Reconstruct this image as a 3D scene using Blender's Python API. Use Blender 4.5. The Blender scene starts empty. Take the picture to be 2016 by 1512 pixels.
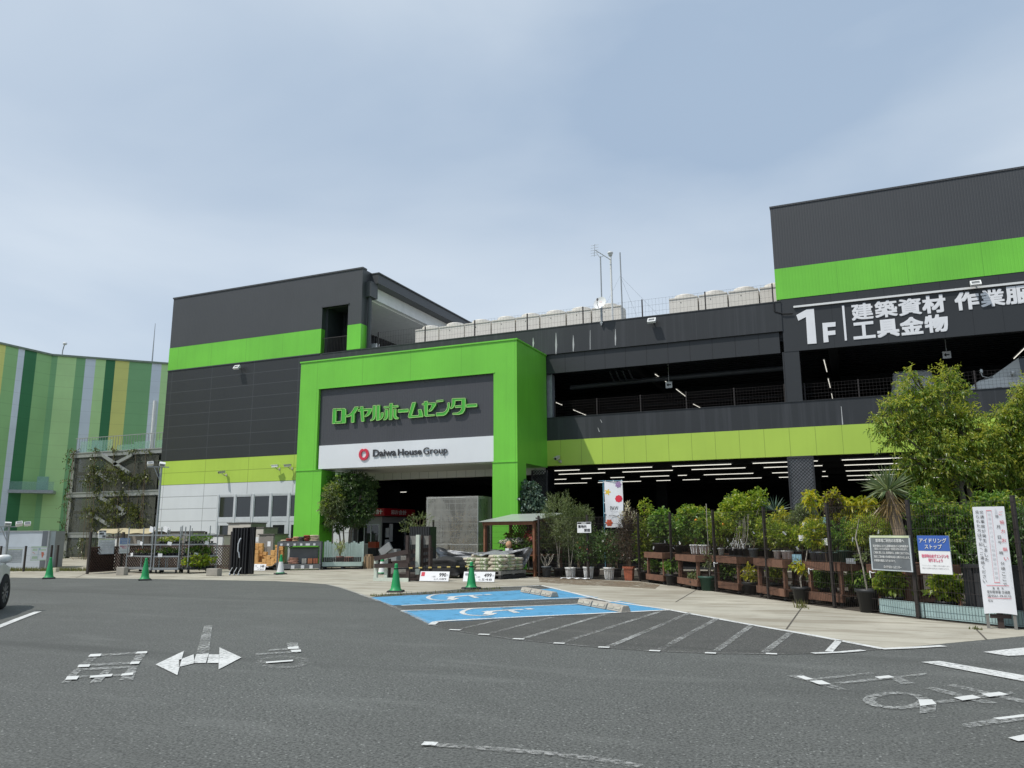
import bpy, math, random
from mathutils import Vector as V, Matrix as M4, noise as MN
rnd = random.Random(7)
sc = bpy.context.scene
C = sc.collection
# ---------------------------------------------------------------- camera
FPX, YAW, PITCH, ROLL, EYE = 1525.25, math.radians(23.4313), math.radians(10.7861), math.radians(-0.27215), 1.5
_cy, _sy = math.cos(YAW), math.sin(YAW)
FWD = V((-_sy*math.cos(PITCH), _cy*math.cos(PITCH), math.sin(PITCH)))
_r = V((_cy, _sy, 0)); _u = _r.cross(FWD)
RGT = _r*math.cos(ROLL) + _u*math.sin(ROLL)
UPV = _u*math.cos(ROLL) - _r*math.sin(ROLL)
cam_d = bpy.data.cameras.new('camera'); cam = bpy.data.objects.new('camera', cam_d); C.objects.link(cam)
cam_d.sensor_width = 36; cam_d.lens = FPX/2016*36; cam_d.clip_end = 4000; cam_d.clip_start = 0.05
cam.matrix_world = M4(((RGT.x, UPV.x, -FWD.x, 0), (RGT.y, UPV.y, -FWD.y, 0), (RGT.z, UPV.z, -FWD.z, EYE), (0, 0, 0, 1)))
sc.camera = cam
# survey of the site: where a sight line through a photo point meets a level, a facade-parallel plane or a side plane
EYEP = V((0, 0, EYE))
def _ray(x, y): return RGT*((x-1008)/FPX) - UPV*((y-756)/FPX) + FWD
def G(x, y, z=0.0):
    d = _ray(x, y); return EYEP + d*((z-EYE)/d.z)
def F(x, y, Y):
    d = _ray(x, y); return EYEP + d*(Y/d.y)
def S(x, y, X):
    d = _ray(x, y); return EYEP + d*(X/d.x)
# ---------------------------------------------------------------- light
SUN_EL, SUN_AZ = math.radians(57), math.radians(41)   # azimuth: how far the sun stands left of straight behind the viewer
SD = V((math.sin(SUN_AZ)*math.cos(SUN_EL), math.cos(SUN_AZ)*math.cos(SUN_EL), -math.sin(SUN_EL)))  # the way the light travels
sl = bpy.data.lights.new('sun', 'SUN'); sl.energy = 3.1; sl.angle = math.radians(0.6); sl.color = (1, .955, .89)
so = bpy.data.objects.new('sun', sl); C.objects.link(so)
so.rotation_euler = SD.to_track_quat('-Z', 'Y').to_euler()
SKYX, SKYY, SKYZ = -0.49, 3.94, 6.82
wd = bpy.data.worlds.new('World'); sc.world = wd; wd.use_nodes = True
wt = wd.node_tree; wt.nodes.clear()
def wn(t, **k):
    n = wt.nodes.new(t)
    for a, b in k.items(): setattr(n, a, b)
    return n
sky = wn('ShaderNodeTexSky', sky_type='NISHITA', sun_disc=False, sun_elevation=SUN_EL, sun_rotation=math.atan2(-SD.x, -SD.y))
sky.air_density = 1.0; sky.dust_density = 1.2; sky.ozone_density = 1.0
tc = wn('ShaderNodeTexCoord')
mp = wn('ShaderNodeMapping'); mp.inputs['Scale'].default_value = (1.0, 1.0, 2.6); mp.inputs['Rotation'].default_value = (0.1, 0.15, 0.5); mp.inputs['Location'].default_value = (SKYX, SKYY, SKYZ)
wt.links.new(tc.outputs['Generated'], mp.inputs['Vector'])
n1 = wn('ShaderNodeTexNoise'); n1.inputs['Scale'].default_value = 1.15; n1.inputs['Detail'].default_value = 6; n1.inputs['Roughness'].default_value = .46; n1.inputs['Distortion'].default_value = .35
wt.links.new(mp.outputs[0], n1.inputs['Vector'])
cr = wn('ShaderNodeValToRGB'); cr.color_ramp.elements[0].position = .34; cr.color_ramp.elements[1].position = .70
cr.color_ramp.elements[0].color = (0, 0, 0, 1); cr.color_ramp.elements[1].color = (1, 1, 1, 1)
wt.links.new(n1.outputs['Fac'], cr.inputs[0])
n2 = wn('ShaderNodeTexNoise'); n2.inputs['Scale'].default_value = .8; n2.inputs['Detail'].default_value = 3
wt.links.new(mp.outputs[0], n2.inputs['Vector'])
ccol = wn('ShaderNodeMix', data_type='RGBA'); ccol.inputs['A'].default_value = (2.5, 3.2, 4.15, 1); ccol.inputs['B'].default_value = (4.6, 5.1, 5.6, 1)
wt.links.new(cr.outputs[0], ccol.inputs['Factor'])
amt = wn('ShaderNodeMapRange'); amt.inputs['From Min'].default_value = .3; amt.inputs['From Max'].default_value = .62; amt.inputs['To Min'].default_value = .82; amt.inputs['To Max'].default_value = .98
wt.links.new(n2.outputs['Fac'], amt.inputs['Value'])
mx = wn('ShaderNodeMix', data_type='RGBA')
wt.links.new(amt.outputs[0], mx.inputs['Factor']); wt.links.new(sky.outputs[0], mx.inputs['A']); wt.links.new(ccol.outputs['Result'], mx.inputs['B'])
bg = wn('ShaderNodeBackground'); bg.inputs['Strength'].default_value = 0.15
wo = wn('ShaderNodeOutputWorld')
wt.links.new(mx.outputs['Result'], bg.inputs['Color']); wt.links.new(bg.outputs[0], wo.inputs['Surface'])
sc.view_settings.view_transform = 'Standard'; sc.view_settings.look = 'None'; sc.view_settings.gamma = 1; sc.view_settings.exposure = 0.1
sc.cycles.max_bounces = 6; sc.cycles.transparent_max_bounces = 24; sc.cycles.use_denoising = True
# ---------------------------------------------------------------- mesh helper
def lin(h):
    h = h.lstrip('#'); o = []
    for i in (0, 2, 4):
        c = int(h[i:i+2], 16)/255; o.append(c/12.92 if c <= .04045 else ((c+.055)/1.055)**2.4)
    return tuple(o)
class MB:
    def __init__(s): s.v = []; s.f = []; s.mi = []; s.sm = []
    def add(s, vs, fs, mi=0, smooth=False):
        b = len(s.v); s.v += [tuple(p) for p in vs]
        for f in fs: s.f.append(tuple(i+b for i in f)); s.mi.append(mi); s.sm.append(smooth)
        return s
    def box(s, x0, x1, y0, y1, z0, z1, mi=0):
        return s.add([(x0,y0,z0),(x1,y0,z0),(x1,y1,z0),(x0,y1,z0),(x0,y0,z1),(x1,y0,z1),(x1,y1,z1),(x0,y1,z1)],
                     [(0,3,2,1),(4,5,6,7),(0,1,5,4),(1,2,6,5),(2,3,7,6),(3,0,4,7)], mi)
    def cbox(s, c, sz, mi=0, rot=None):
        hx, hy, hz = sz[0]/2, sz[1]/2, sz[2]/2
        vs = [V((a*hx, b*hy, d*hz)) for d in (-1, 1) for a, b in ((-1,-1),(1,-1),(1,1),(-1,1))]
        if rot is not None: vs = [rot @ v for v in vs]
        c = V(c)
        return s.add([v+c for v in vs], [(0,3,2,1),(4,5,6,7),(0,1,5,4),(1,2,6,5),(2,3,7,6),(3,0,4,7)], mi)
    def bar(s, p, q, w, h=None, mi=0, up=(0,0,1)):
        p, q = V(p), V(q); h = h or w; d = (q-p).normalized(); u = V(up)
        if abs(d.dot(u)) > .97: u = V((0, 1, 0))
        a = d.cross(u).normalized()*(w/2); b = a.cross(d).normalized()*(h/2)
        return s.add([p-a-b, p+a-b, p+a+b, p-a+b, q-a-b, q+a-b, q+a+b, q-a+b],
                     [(0,1,2,3),(7,6,5,4),(0,4,5,1),(1,5,6,2),(2,6,7,3),(3,7,4,0)], mi)
    def tube(s, pts, r, n=8, mi=0, cap=True, smooth=True):
        pts = [V(p) for p in pts]; k = len(pts)
        rs = r if isinstance(r, (list, tuple)) else [r]*k
        vs = []; ref = None
        for i, p in enumerate(pts):
            d = (pts[min(i+1, k-1)]-pts[max(i-1, 0)]).normalized()
            if ref is None: ref = V((0, 0, 1)) if abs(d.z) < .9 else V((1, 0, 0))
            a = d.cross(ref).normalized(); b = a.cross(d).normalized(); ref = b
            for j in range(n):
                t = 2*math.pi*j/n; vs.append(p + (a*math.cos(t)+b*math.sin(t))*rs[i])
        fs = [(i*n+j, i*n+(j+1) % n, (i+1)*n+(j+1) % n, (i+1)*n+j) for i in range(k-1) for j in range(n)]
        s.add(vs, fs, mi, smooth)
        if cap:
            s.add(vs[:n][::-1], [tuple(range(n))], mi); s.add(vs[-n:], [tuple(range(n))], mi)
        return s
    def lathe(s, prof, n=16, c=(0,0,0), mi=0, smooth=True, axis='z'):
        vs = []
        for r, z in prof:
            for j in range(n):
                t = 2*math.pi*j/n; x, y = r*math.cos(t), r*math.sin(t)
                vs.append((c[0]+x, c[1]+y, c[2]+z) if axis == 'z' else ((c[0]+x, c[1]-z, c[2]+y) if axis == 'y' else (c[0]+z, c[1]+x, c[2]+y)))
        fs = [(i*n+j, i*n+(j+1) % n, (i+1)*n+(j+1) % n, (i+1)*n+j) for i in range(len(prof)-1) for j in range(n)]
        s.add(vs, fs, mi, smooth)
        return s
    def prism(s, poly, d, mi=0):          # poly: 3-D loop, d: extrusion vector
        n = len(poly); p = [V(a) for a in poly]; d = V(d)
        s.add(p+[a+d for a in p], [tuple(range(n))[::-1], tuple(range(n, 2*n))]+[(i, (i+1) % n, n+(i+1) % n, n+i) for i in range(n)], mi)
        return s
    def quad(s, a, b, c, d, mi=0): return s.add([a, b, c, d], [(0, 1, 2, 3)], mi)
    def grid(s, fn, nu, nv, mi=0, smooth=True):
        vs = [fn(i/nu, j/nv) for j in range(nv+1) for i in range(nu+1)]
        return s.add(vs, [(j*(nu+1)+i, j*(nu+1)+i+1, (j+1)*(nu+1)+i+1, (j+1)*(nu+1)+i) for j in range(nv) for i in range(nu)], mi, smooth)
    def blob(s, c, r, n=10, m=7, mi=0, jit=0.0, pw=1.0):
        c = V(c); sd = rnd.random()*50
        def fn(u, v):
            t = 2*math.pi*u; ph = math.pi*(v-.5)
            def p(a): return math.copysign(abs(a)**pw, a)
            q = V((p(math.cos(ph))*p(math.cos(t)), p(math.cos(ph))*p(math.sin(t)), p(math.sin(ph))))
            k = 1+jit*MN.noise(q*1.6+V((sd, 0, 0)))
            return c+V((q.x*r[0]*k, q.y*r[1]*k, q.z*r[2]*k))
        return s.grid(fn, n, m, mi)
    def build(s, name, mats, parent=None, world=False, origin=None, bevel=0):
        me = bpy.data.meshes.new(name); vs = s.v; loc = V((0, 0, 0))
        if parent is None or origin:
            xs = [v[0] for v in vs]; ys = [v[1] for v in vs]; zs = [v[2] for v in vs]
            loc = V(origin) if origin else V(((min(xs)+max(xs))/2, (min(ys)+max(ys))/2, min(zs)))
        elif world: loc = wloc(parent)
        if loc.length: vs = [(v[0]-loc.x, v[1]-loc.y, v[2]-loc.z) for v in vs]
        me.from_pydata(vs, [], s.f)
        if not isinstance(mats, (list, tuple)): mats = [mats]
        for m in mats: me.materials.append(m)
        me.polygons.foreach_set('material_index', s.mi); me.polygons.foreach_set('use_smooth', s.sm)
        me.update()
        o = bpy.data.objects.new(name, me); C.objects.link(o)
        if parent is not None: o.parent = parent
        if parent is None or origin: o.location = loc if parent is None else loc-wloc(parent)
        if bevel:
            b = o.modifiers.new('bevel', 'BEVEL'); b.width = bevel; b.segments = 2; b.limit_method = 'ANGLE'
        return o
def wloc(o):
    p = V((0, 0, 0))
    while o is not None: p = p+V(o.location); o = o.parent
    return p
def tag(o, label=None, cat=None, group=None, kind=None):
    if label: o['label'] = label
    if cat: o['category'] = cat
    if group: o['group'] = group
    if kind: o['kind'] = kind
    return o
def thing(name, label, cat, loc=(0,0,0), rz=0, group=None):
    o = bpy.data.objects.new(name, None); C.objects.link(o); o.empty_display_size = .2
    o.location = loc; o.rotation_euler = (0, 0, rz)
    return tag(o, label, cat, group)
KIDS = {}
def kids(o): return [c for c in C.objects if c.parent == o]
def dup(o, loc=None, rz=None, label=None, group=None, parent=None, scale=None):
    c = o.copy(); C.objects.link(c)
    if parent is not None: c.parent = parent
    for ch in kids(o): dup(ch, parent=c)
    if loc is not None: c.location = loc
    if rz is not None: c.rotation_euler = (0, 0, rz)
    if scale is not None: c.scale = (scale,)*3 if not isinstance(scale, tuple) else scale
    if label: c['label'] = label
    if group: c['group'] = group
    return c
# ---------------------------------------------------------------- materials
class NT:
    def __init__(s, name):
        s.m = bpy.data.materials.new(name); s.m.use_nodes = True; s.t = s.m.node_tree; s.t.nodes.clear()
        s.out = s.n('ShaderNodeOutputMaterial'); s.b = s.n('ShaderNodeBsdfPrincipled'); s.l(s.b.outputs[0], s.out.inputs[0])
        s._p = None
    def n(s, t, **k):
        x = s.t.nodes.new(t)
        for a, b in k.items(): setattr(x, a, b)
        return x
    def l(s, a, b): s.t.links.new(a, b)
    def pos(s):
        if s._p is None: s._p = s.n('ShaderNodeNewGeometry').outputs['Position']
        return s._p
    def obj(s): return s.n('ShaderNodeTexCoord').outputs['Object']
    def set(s, inp, v):
        if hasattr(v, 'links'): s.l(v, inp)
        else: inp.default_value = v
    def math(s, op, a, b=0.0, c=0.0):
        x = s.n('ShaderNodeMath', operation=op)
        s.set(x.inputs[0], a); s.set(x.inputs[1], b); s.set(x.inputs[2], c)
        return x.outputs[0]
    def noise(s, scale, detail=4, rough=.55, vec=None, stretch=None, dist=0):
        x = s.n('ShaderNodeTexNoise'); x.inputs['Scale'].default_value = scale; x.inputs['Detail'].default_value = detail
        x.inputs['Roughness'].default_value = rough; x.inputs['Distortion'].default_value = dist
        v = vec or s.pos()
        if stretch:
            mpn = s.n('ShaderNodeMapping'); mpn.inputs['Scale'].default_value = stretch; s.l(v, mpn.inputs['Vector']); v = mpn.outputs[0]
        s.l(v, x.inputs['Vector']); return x.outputs['Fac']
    def ramp(s, f, a, b, lo=0.0, hi=1.0):
        x = s.n('ShaderNodeMapRange'); x.inputs['From Min'].default_value = a; x.inputs['From Max'].default_value = b
        x.inputs['To Min'].default_value = lo; x.inputs['To Max'].default_value = hi; s.l(f, x.inputs['Value']); return x.outputs[0]
    def mix(s, f, a, b, bt='MIX'):
        x = s.n('ShaderNodeMix', data_type='RGBA', blend_type=bt)
        s.set(x.inputs['Factor'], f)
        for i, v in (('A', a), ('B', b)):
            if isinstance(v, tuple): v = tuple(v[:3])+(1,)
            s.set(x.inputs[i], v)
        return x.outputs['Result']
    def bump(s, h, strength=.3, dist=.02):
        x = s.n('ShaderNodeBump'); x.inputs['Strength'].default_value = strength; x.inputs['Distance'].default_value = dist
        s.l(h, x.inputs['Height']); s.l(x.outputs[0], s.b.inputs['Normal'])
    def fin(s, col=None, rough=.6, metal=0, spec=None):
        if col is not None:
            if isinstance(col, tuple): col = tuple(col[:3])+(1,)
            s.set(s.b.inputs['Base Color'], col)
        s.set(s.b.inputs['Roughness'], rough); s.set(s.b.inputs['Metallic'], metal)
        if spec is not None: s.b.inputs['Specular IOR Level'].default_value = spec
        return s.m
def sc3(c, k): return tuple(min(1, x*k) for x in c)
def mat(name, col, rough=.6, metal=0, amt=.18, scale=3.0, bump=0, bscale=60, streak=0, spec=None):
    n = NT(name)
    f = n.ramp(n.noise(scale, 5), .3, .7)
    c = n.mix(f, sc3(col, 1-amt), sc3(col, 1+amt*.6))
    if streak: c = n.mix(n.ramp(n.noise(1.0, 4, .6, stretch=(5, 5, .25)), .5, .75, 0, streak), c, sc3(col, .55))
    if bump: n.bump(n.noise(bscale, 3), bump, .01)
    return n.fin(c, rough, metal, spec)
def panel(name, col, axis='X', px=0, ox=0, pz=0, oz=0, w=.02, seam=.55, rib=0, ribp=.1, rough=.45, amt=.05, streak=.12, wash=None):
    """painted metal cladding: joints every px along the wall and pz up it, fine ribs, faint weather streaks"""
    n = NT(name); sp = n.n('ShaderNodeSeparateXYZ'); n.l(n.pos(), sp.inputs[0]); X = sp.outputs[axis]; Z = sp.outputs['Z']
    c = n.mix(n.ramp(n.noise(.35, 4), .35, .65), sc3(col, 1-amt), sc3(col, 1+amt))
    if streak: c = n.mix(n.ramp(n.noise(1.0, 5, .6, stretch=(4, 4, .12)), .5, .8, 0, streak), c, sc3(wash or col, 1.0 if wash else .6))
    masks = []
    if px: masks.append(n.math('LESS_THAN', n.math('PINGPONG', n.math('SUBTRACT', X, ox), px/2), w/2))
    if pz: masks.append(n.math('LESS_THAN', n.math('PINGPONG', n.math('SUBTRACT', Z, oz), pz/2), w/2))
    if masks:
        m = masks[0] if len(masks) == 1 else n.math('MAXIMUM', masks[0], masks[1])
        c = n.mix(m, c, sc3(col, seam))
    if rib:
        h = n.math('SMOOTH_MIN', n.math('PINGPONG', X, ribp/2), ribp*.2, .01); n.bump(h, rib, 1.0)
    return n.fin(c, rough, 0)
def emis(name, col, st):
    n = NT(name); n.b.inputs['Emission Color'].default_value = tuple(col)+(1,); n.b.inputs['Emission Strength'].default_value = st
    return n.fin(tuple(col), .4)
def leafm(name, a, b, c=None, tr=.35, rough=.38):
    """leaves: each leaf its own shade between a and b, some c; light passes through"""
    n = NT(name); g = n.n('ShaderNodeNewGeometry'); ri = g.outputs['Random Per Island']
    col = n.mix(ri, a, b)
    if c: col = n.mix(n.math('GREATER_THAN', n.math('FRACT', n.math('MULTIPLY', ri, 37.7)), .72), col, c)
    col = n.mix(n.ramp(n.noise(1.3, 3), .35, .65, 0, .45), col, sc3(a, .75))
    n.fin(col, rough, 0, .5)
    t = n.n('ShaderNodeBsdfTranslucent'); n.l(n.mix(1.0, col, (1.5, 1.5, .7), 'MULTIPLY'), t.inputs['Color'])
    mxs = n.n('ShaderNodeMixShader'); mxs.inputs[0].default_value = tr
    n.l(n.b.outputs[0], mxs.inputs[1]); n.l(t.outputs[0], mxs.inputs[2]); n.l(mxs.outputs[0], n.out.inputs[0])
    return n.m
def glassm(name, col=(.02, .025, .03), rough=.03, alpha=None):
    n = NT(name); n.fin(col, rough, 0, .8); n.b.inputs['IOR'].default_value = 1.5
    if alpha is not None:
        t = n.n('ShaderNodeBsdfTransparent'); mxs = n.n('ShaderNodeMixShader'); mxs.inputs[0].default_value = alpha
        n.l(t.outputs[0], mxs.inputs[1]); n.l(n.b.outputs[0], mxs.inputs[2]); n.l(mxs.outputs[0], n.out.inputs[0])
    return n.m
def paintm(name, col, wear, asph=None, scale=22):
    """road paint worn through in flakes"""
    n = NT(name); f = n.noise(scale, 8, .7); f2 = n.noise(1.2, 3)
    k = n.math('ADD', n.math('MULTIPLY', f, .7), n.math('MULTIPLY', f2, .3))
    al = n.ramp(k, wear-.06, wear+.14)
    c = n.mix(n.ramp(n.noise(3, 5), .3, .7), sc3(col, .8), col)
    c = n.mix(n.ramp(n.noise(40, 4), .45, .7, 0, .3), c, sc3(col, .6))
    n.fin(c, .65)
    t = n.n('ShaderNodeBsdfTransparent'); mxs = n.n('ShaderNodeMixShader'); n.l(al, mxs.inputs[0])
    n.l(t.outputs[0], mxs.inputs[1]); n.l(n.b.outputs[0], mxs.inputs[2]); n.l(mxs.outputs[0], n.out.inputs[0])
    return n.m
def text_mb(body, x0, x1, z0, z1, bold=.0, keep=False, depth=0):
    """lettering as a flat outline in the XZ plane fitted to a rectangle, facing -Y"""
    cjk = any(ord(c) > 0x2000 for c in body)
    cu = bpy.data.curves.new('t', 'FONT'); cu.body = body; cu.offset = 0 if cjk else bold; cu.resolution_u = 3; cu.fill_mode = 'FRONT' if not depth else 'BOTH'
    cu.extrude = depth
    ob = bpy.data.objects.new('t', cu); C.objects.link(ob)
    dg = bpy.context.evaluated_depsgraph_get(); me = bpy.data.meshes.new_from_object(ob.evaluated_get(dg))
    co = [v.co.copy() for v in me.vertices]; fs = [tuple(p.vertices) for p in me.polygons]
    bpy.data.objects.remove(ob); bpy.data.curves.remove(cu); bpy.data.meshes.remove(me)
    m = MB()
    if not co: return m
    ax, bx = min(c.x for c in co), max(c.x for c in co); ay, by = min(c.y for c in co), max(c.y for c in co)
    kx = (x1-x0)/max(1e-6, bx-ax); kz = (z1-z0)/max(1e-6, by-ay)
    if keep: kx = kz = min(kx, kz)
    ox = x0 if not keep else (x0+x1)/2-(bx-ax)*kx/2
    oz = z0 if not keep else (z0+z1)/2-(by-ay)*kz/2
    if cjk and bold:            # heavier strokes: the outline laid a few times, each a hair in front of the last
        h = bold*.55
        for i, (dx, dz) in enumerate(((-h, -h), (h, -h), (h, h), (-h, h), (0, h), (0, -h), (h, 0), (-h, 0))):
            m.add([(ox+(c.x-ax)*kx+dx*(z1-z0), -c.z-.0007*i, oz+(c.y-ay)*kz+dz*(z1-z0)) for c in co], fs)
        return m
    m.add([(ox+(c.x-ax)*kx, -c.z, oz+(c.y-ay)*kz) for c in co], fs)
    return m
def join(dst, src, off=(0,0,0), mi=0, rot=None):
    off = V(off)
    return dst.add([(rot @ V(v) if rot is not None else V(v))+off for v in src.v], src.f, mi)
# ================================================================ ground
def flat(name, polys, m, z, kind='structure', thick=0):
    b = MB()
    for p in polys: b.add([(a[0], a[1], z) for a in p], [tuple(range(len(p)))])
    o = b.build(name, m); return tag(o, kind=kind)
def gp(*px): return [G(*p)[:2] for p in px]
def asphalt(name, base, tint):
    n = NT(name)
    f = n.noise(42, 4, .75); f2 = n.noise(.22, 5, .6); f3 = n.noise(1.0, 5, .6, stretch=(.35, 1.6, 1), dist=.3)
    vo = n.n('ShaderNodeTexVoronoi'); vo.inputs['Scale'].default_value = 48; n.l(n.pos(), vo.inputs['Vector'])
    sx = n.n('ShaderNodeSeparateXYZ'); n.l(vo.outputs['Color'], sx.inputs[0])
    c = n.mix(n.ramp(f, .38, .62), sc3(base, .45), sc3(base, 1.55))
    c = n.mix(n.math('MULTIPLY', n.math('GREATER_THAN', sx.outputs[0], .955), n.math('LESS_THAN', vo.outputs['Distance'], .42)), c, sc3(tint, 1.8))
    c = n.mix(n.math('MULTIPLY', n.math('GREATER_THAN', sx.outputs[1], .86), n.math('LESS_THAN', vo.outputs['Distance'], .5)), c, sc3(base, .5))
    c = n.mix(n.ramp(f2, .35, .65, 0, .35), c, sc3(base, .72))
    c = n.mix(n.ramp(f3, .55, .72, 0, .28), c, sc3(tint, 1.3))
    c = n.mix(n.ramp(n.noise(.55, 3, .5, dist=1.0), .6, .66, 0, .16), c, sc3(base, .6))
    tr = n.noise(1.0, 4, .55, stretch=(.05, .9, 1), dist=.6)      # rubber swept along the lane
    c = n.mix(n.ramp(tr, .56, .66, 0, .38), c, sc3(base, .5))
    n.bump(f, .35, .006)
    return n.fin(c, n.ramp(f2, .3, .7, .72, .9), 0, .3)
m_asph = asphalt('asphalt', (.110, .114, .107), (.152, .157, .148))
m_bay = asphalt('older_asphalt', (.088, .088, .082), (.13, .126, .115))
def concretem(name, base, stain, sst=1.0):
    n = NT(name)
    a = n.noise(.55, 6, .62, dist=.5); d = n.noise(1.0, 5, .6, stretch=(.5, 2.2, 1), dist=.8); f = n.noise(60, 4, .7)
    c = n.mix(n.ramp(a, .32, .68), sc3(base, .82), sc3(base, 1.1))
    c = n.mix(n.ramp(d, .46, .64, 0, .85*sst), c, stain)
    c = n.mix(n.ramp(n.noise(.16, 4, .6, dist=.7), .5, .68, 0, .55*sst), c, stain)
    c = n.mix(n.ramp(n.noise(3.2, 5, .7), .58, .7, 0, .4*sst), c, sc3(stain, .8))
    c = n.mix(n.ramp(f, .35, .7, 0, .3), c, sc3(base, .62))
    n.bump(f, .15, .004)
    return n.fin(c, .88, 0, .25)
m_conc = concretem('concrete', (.46, .435, .36), (.26, .228, .175))
m_soil = paintm('damp_soil', (.24, .18, .12), .44, scale=5)
g = MB(); g.quad((-500, -300, 0), (500, -300, 0), (500, 700, 0), (-500, 700, 0))
o = g.build('ground', m_asph); tag(o, kind='structure')
edge = gp((0,1137),(300,1140),(540,1144),(600,1147),(640,1150),(670,1157),(700,1167),(727,1177))
bayR = gp((1065,1152),(1185,1182),(1310,1200),(1450,1226),(1740,1279))
topbay = gp((760,1170),(850,1165),(900,1161),(985,1156))
apron = [(-75, 9.5)] + [tuple(p) for p in edge] + [tuple(p) for p in topbay] + [tuple(p) for p in bayR] + [tuple(G(2016,1253)[:2]), (14, 27), (40, 60), (-80, 60)]
APZ = .006
ab = MB(); nA = len(apron)
ab.add([(a[0], a[1], APZ) for a in apron]+[(a[0], a[1], -.05) for a in apron], [tuple(range(nA))]+[(i, nA+i, nA+(i+1) % nA, (i+1) % nA) for i in range(nA)])
tag(ab.build('pavement', m_conc), kind='structure')
dots = gp((850,1231),(893,1242),(948,1251),(1016,1260),(1096,1268),(1185,1276),(1286,1283),(1395,1287),(1515,1289),(1630,1287),(1740,1279))
bay = [tuple(G(727,1177)[:2])] + [tuple(p) for p in topbay] + [tuple(p) for p in bayR] + [tuple(p) for p in dots[::-1]]
flat('parking_area', [bay], m_bay, .003)
# soil washed out along the foot of the fence
sl_ = gp((1060,1136),(1150,1141),(1262,1147),(1300,1152),(1290,1160),(1240,1157),(1180,1154),(1110,1151),(1062,1146))
flat('soil_strip', [sl_], m_soil, APZ+.003)
# joints in the concrete
m_joint = mat('concrete_joint', (.09, .08, .065), .95)
def ribbon(pts, w, z):
    b = MB(); P = [V((p[0], p[1], 0)) for p in pts]
    for p, q in zip(P, P[1:]):
        d = (q-p).normalized(); nn = V((-d.y, d.x, 0))*(w/2)
        b.quad(*[(a.x, a.y, z) for a in (p-nn, q-nn, q+nn, p+nn)])
    return b
jb = MB()
for a_, b_ in (((1330,1186),(1374,1160)),((1548,1240),(1582,1192)),((1918,1236),(1942,1260)),((640,1150),(905,1137)),((985,1156),(1290,1150)),((150,1138),(190,1120))):
    join(jb, ribbon(gp(a_, b_), .025, APZ+.003))
tag(jb.build('pavement_joint', m_joint), kind='structure')
# ---------------------------------------------------------------- markings
m_pw = paintm('white_road_paint', (.72, .73, .71), .36)
m_pw2 = paintm('worn_road_paint', (.52, .53, .51), .505)
m_pw3 = paintm('faint_road_paint', (.50, .50, .48), .53)
m_pb = paintm('blue_road_paint', (.10, .345, .58), .33, scale=4)
m_fresh = mat('fresh_road_paint', (.64, .65, .63), .6, amt=.08)
def marks(name, polys, m, z): return flat(name, polys, m, z)
b1 = gp((728,1177),(800,1173),(1040,1162),(1086,1159),(1178,1177),(1100,1180),(790,1192),(770,1192))
b2 = gp((790,1203),(870,1201),(1140,1190),(1222,1184),(1314,1202),(1170,1209),(868,1225),(845,1229))
b0 = []
marks('bay_paint', [b1], m_pb, .007); marks('bay_paint', [b2], m_pb, .0074)
def strip(pts, w, m, z, name='road_marking'): return tag(ribbon(gp(*pts), w, z).build(name, m), kind='structure')
Z1 = .011
strip([(985,1156),(1040,1155),(1065,1153),(1125,1167),(1185,1182),(1310,1200),(1450,1226),(1600,1252),(1740,1279)], .11, m_pw, Z1)
strip([(640,1150),(670,1157),(700,1167),(727,1177),(760,1189),(800,1207),(850,1231)], .12, m_pw2, Z1)
strip([(790,1193),(900,1188),(1100,1179),(1178,1176)], .10, m_pw, Z1+.001)
strip([(790,1203),(870,1201),(1000,1196),(1140,1190),(1222,1184)], .10, m_pw, Z1+.001)
strip([(850,1231),(858,1225),(900,1222),(1000,1217),(1170,1209),(1314,1202)], .12, m_pw, Z1+.001)
strip([(728,1172),(850,1167),(940,1163),(1030,1160)], .07, m_pw2, Z1)
strip([(985,1166),(1070,1156)], .06, m_pw2, Z1); strip([(800,1176),(1000,1163)], .05, m_pw3, Z1)
for a_, b_ in (((985,1186),(1075,1188)),((1090,1182),(1185,1186)),((930,1190),(1040,1193)),((1010,1184),(1140,1187))): strip([a_, b_], .07, m_pw3, Z1+.001)
for i, (a_, b_) in enumerate((((905,1240),(985,1221)),((965,1248),(1088,1216)),((1035,1257),(1193,1210)),((1110,1265),(1300,1205)),((1200,1274),(1360,1207)),((1300,1280),(1412,1219)),((1410,1283),(1480,1232)),((1505,1286),(1556,1247)),((1632,1284),(1652,1262)))):
    strip([a_, b_], .095, (m_pw3, m_pw3, m_pw2, m_pw2, m_pw2, m_pw2, m_pw2, m_pw2, m_pw)[i], Z1)
strip([(850,1231),(893,1242),(948,1251),(1016,1260),(1096,1268),(1185,1276),(1286,1283),(1395,1287),(1515,1289),(1630,1287),(1740,1279)], .035, m_pw3, Z1)
for a_ in ((885,1241),(942,1250),(1010,1259),(1090,1267.5),(1178,1275.5),(1278,1282.5),(1388,1287),(1508,1288.5)):
    q = (a_[0]+22, a_[1]+.8); strip([a_, q], .1, m_fresh, Z1+.002)
strip([(1600,1288),(1650,1286),(1700,1282)], .1, m_pw, Z1+.002); strip([(1735,1279),(1790,1277),(1858,1273)], .12, m_pw, APZ+.006)
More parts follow.
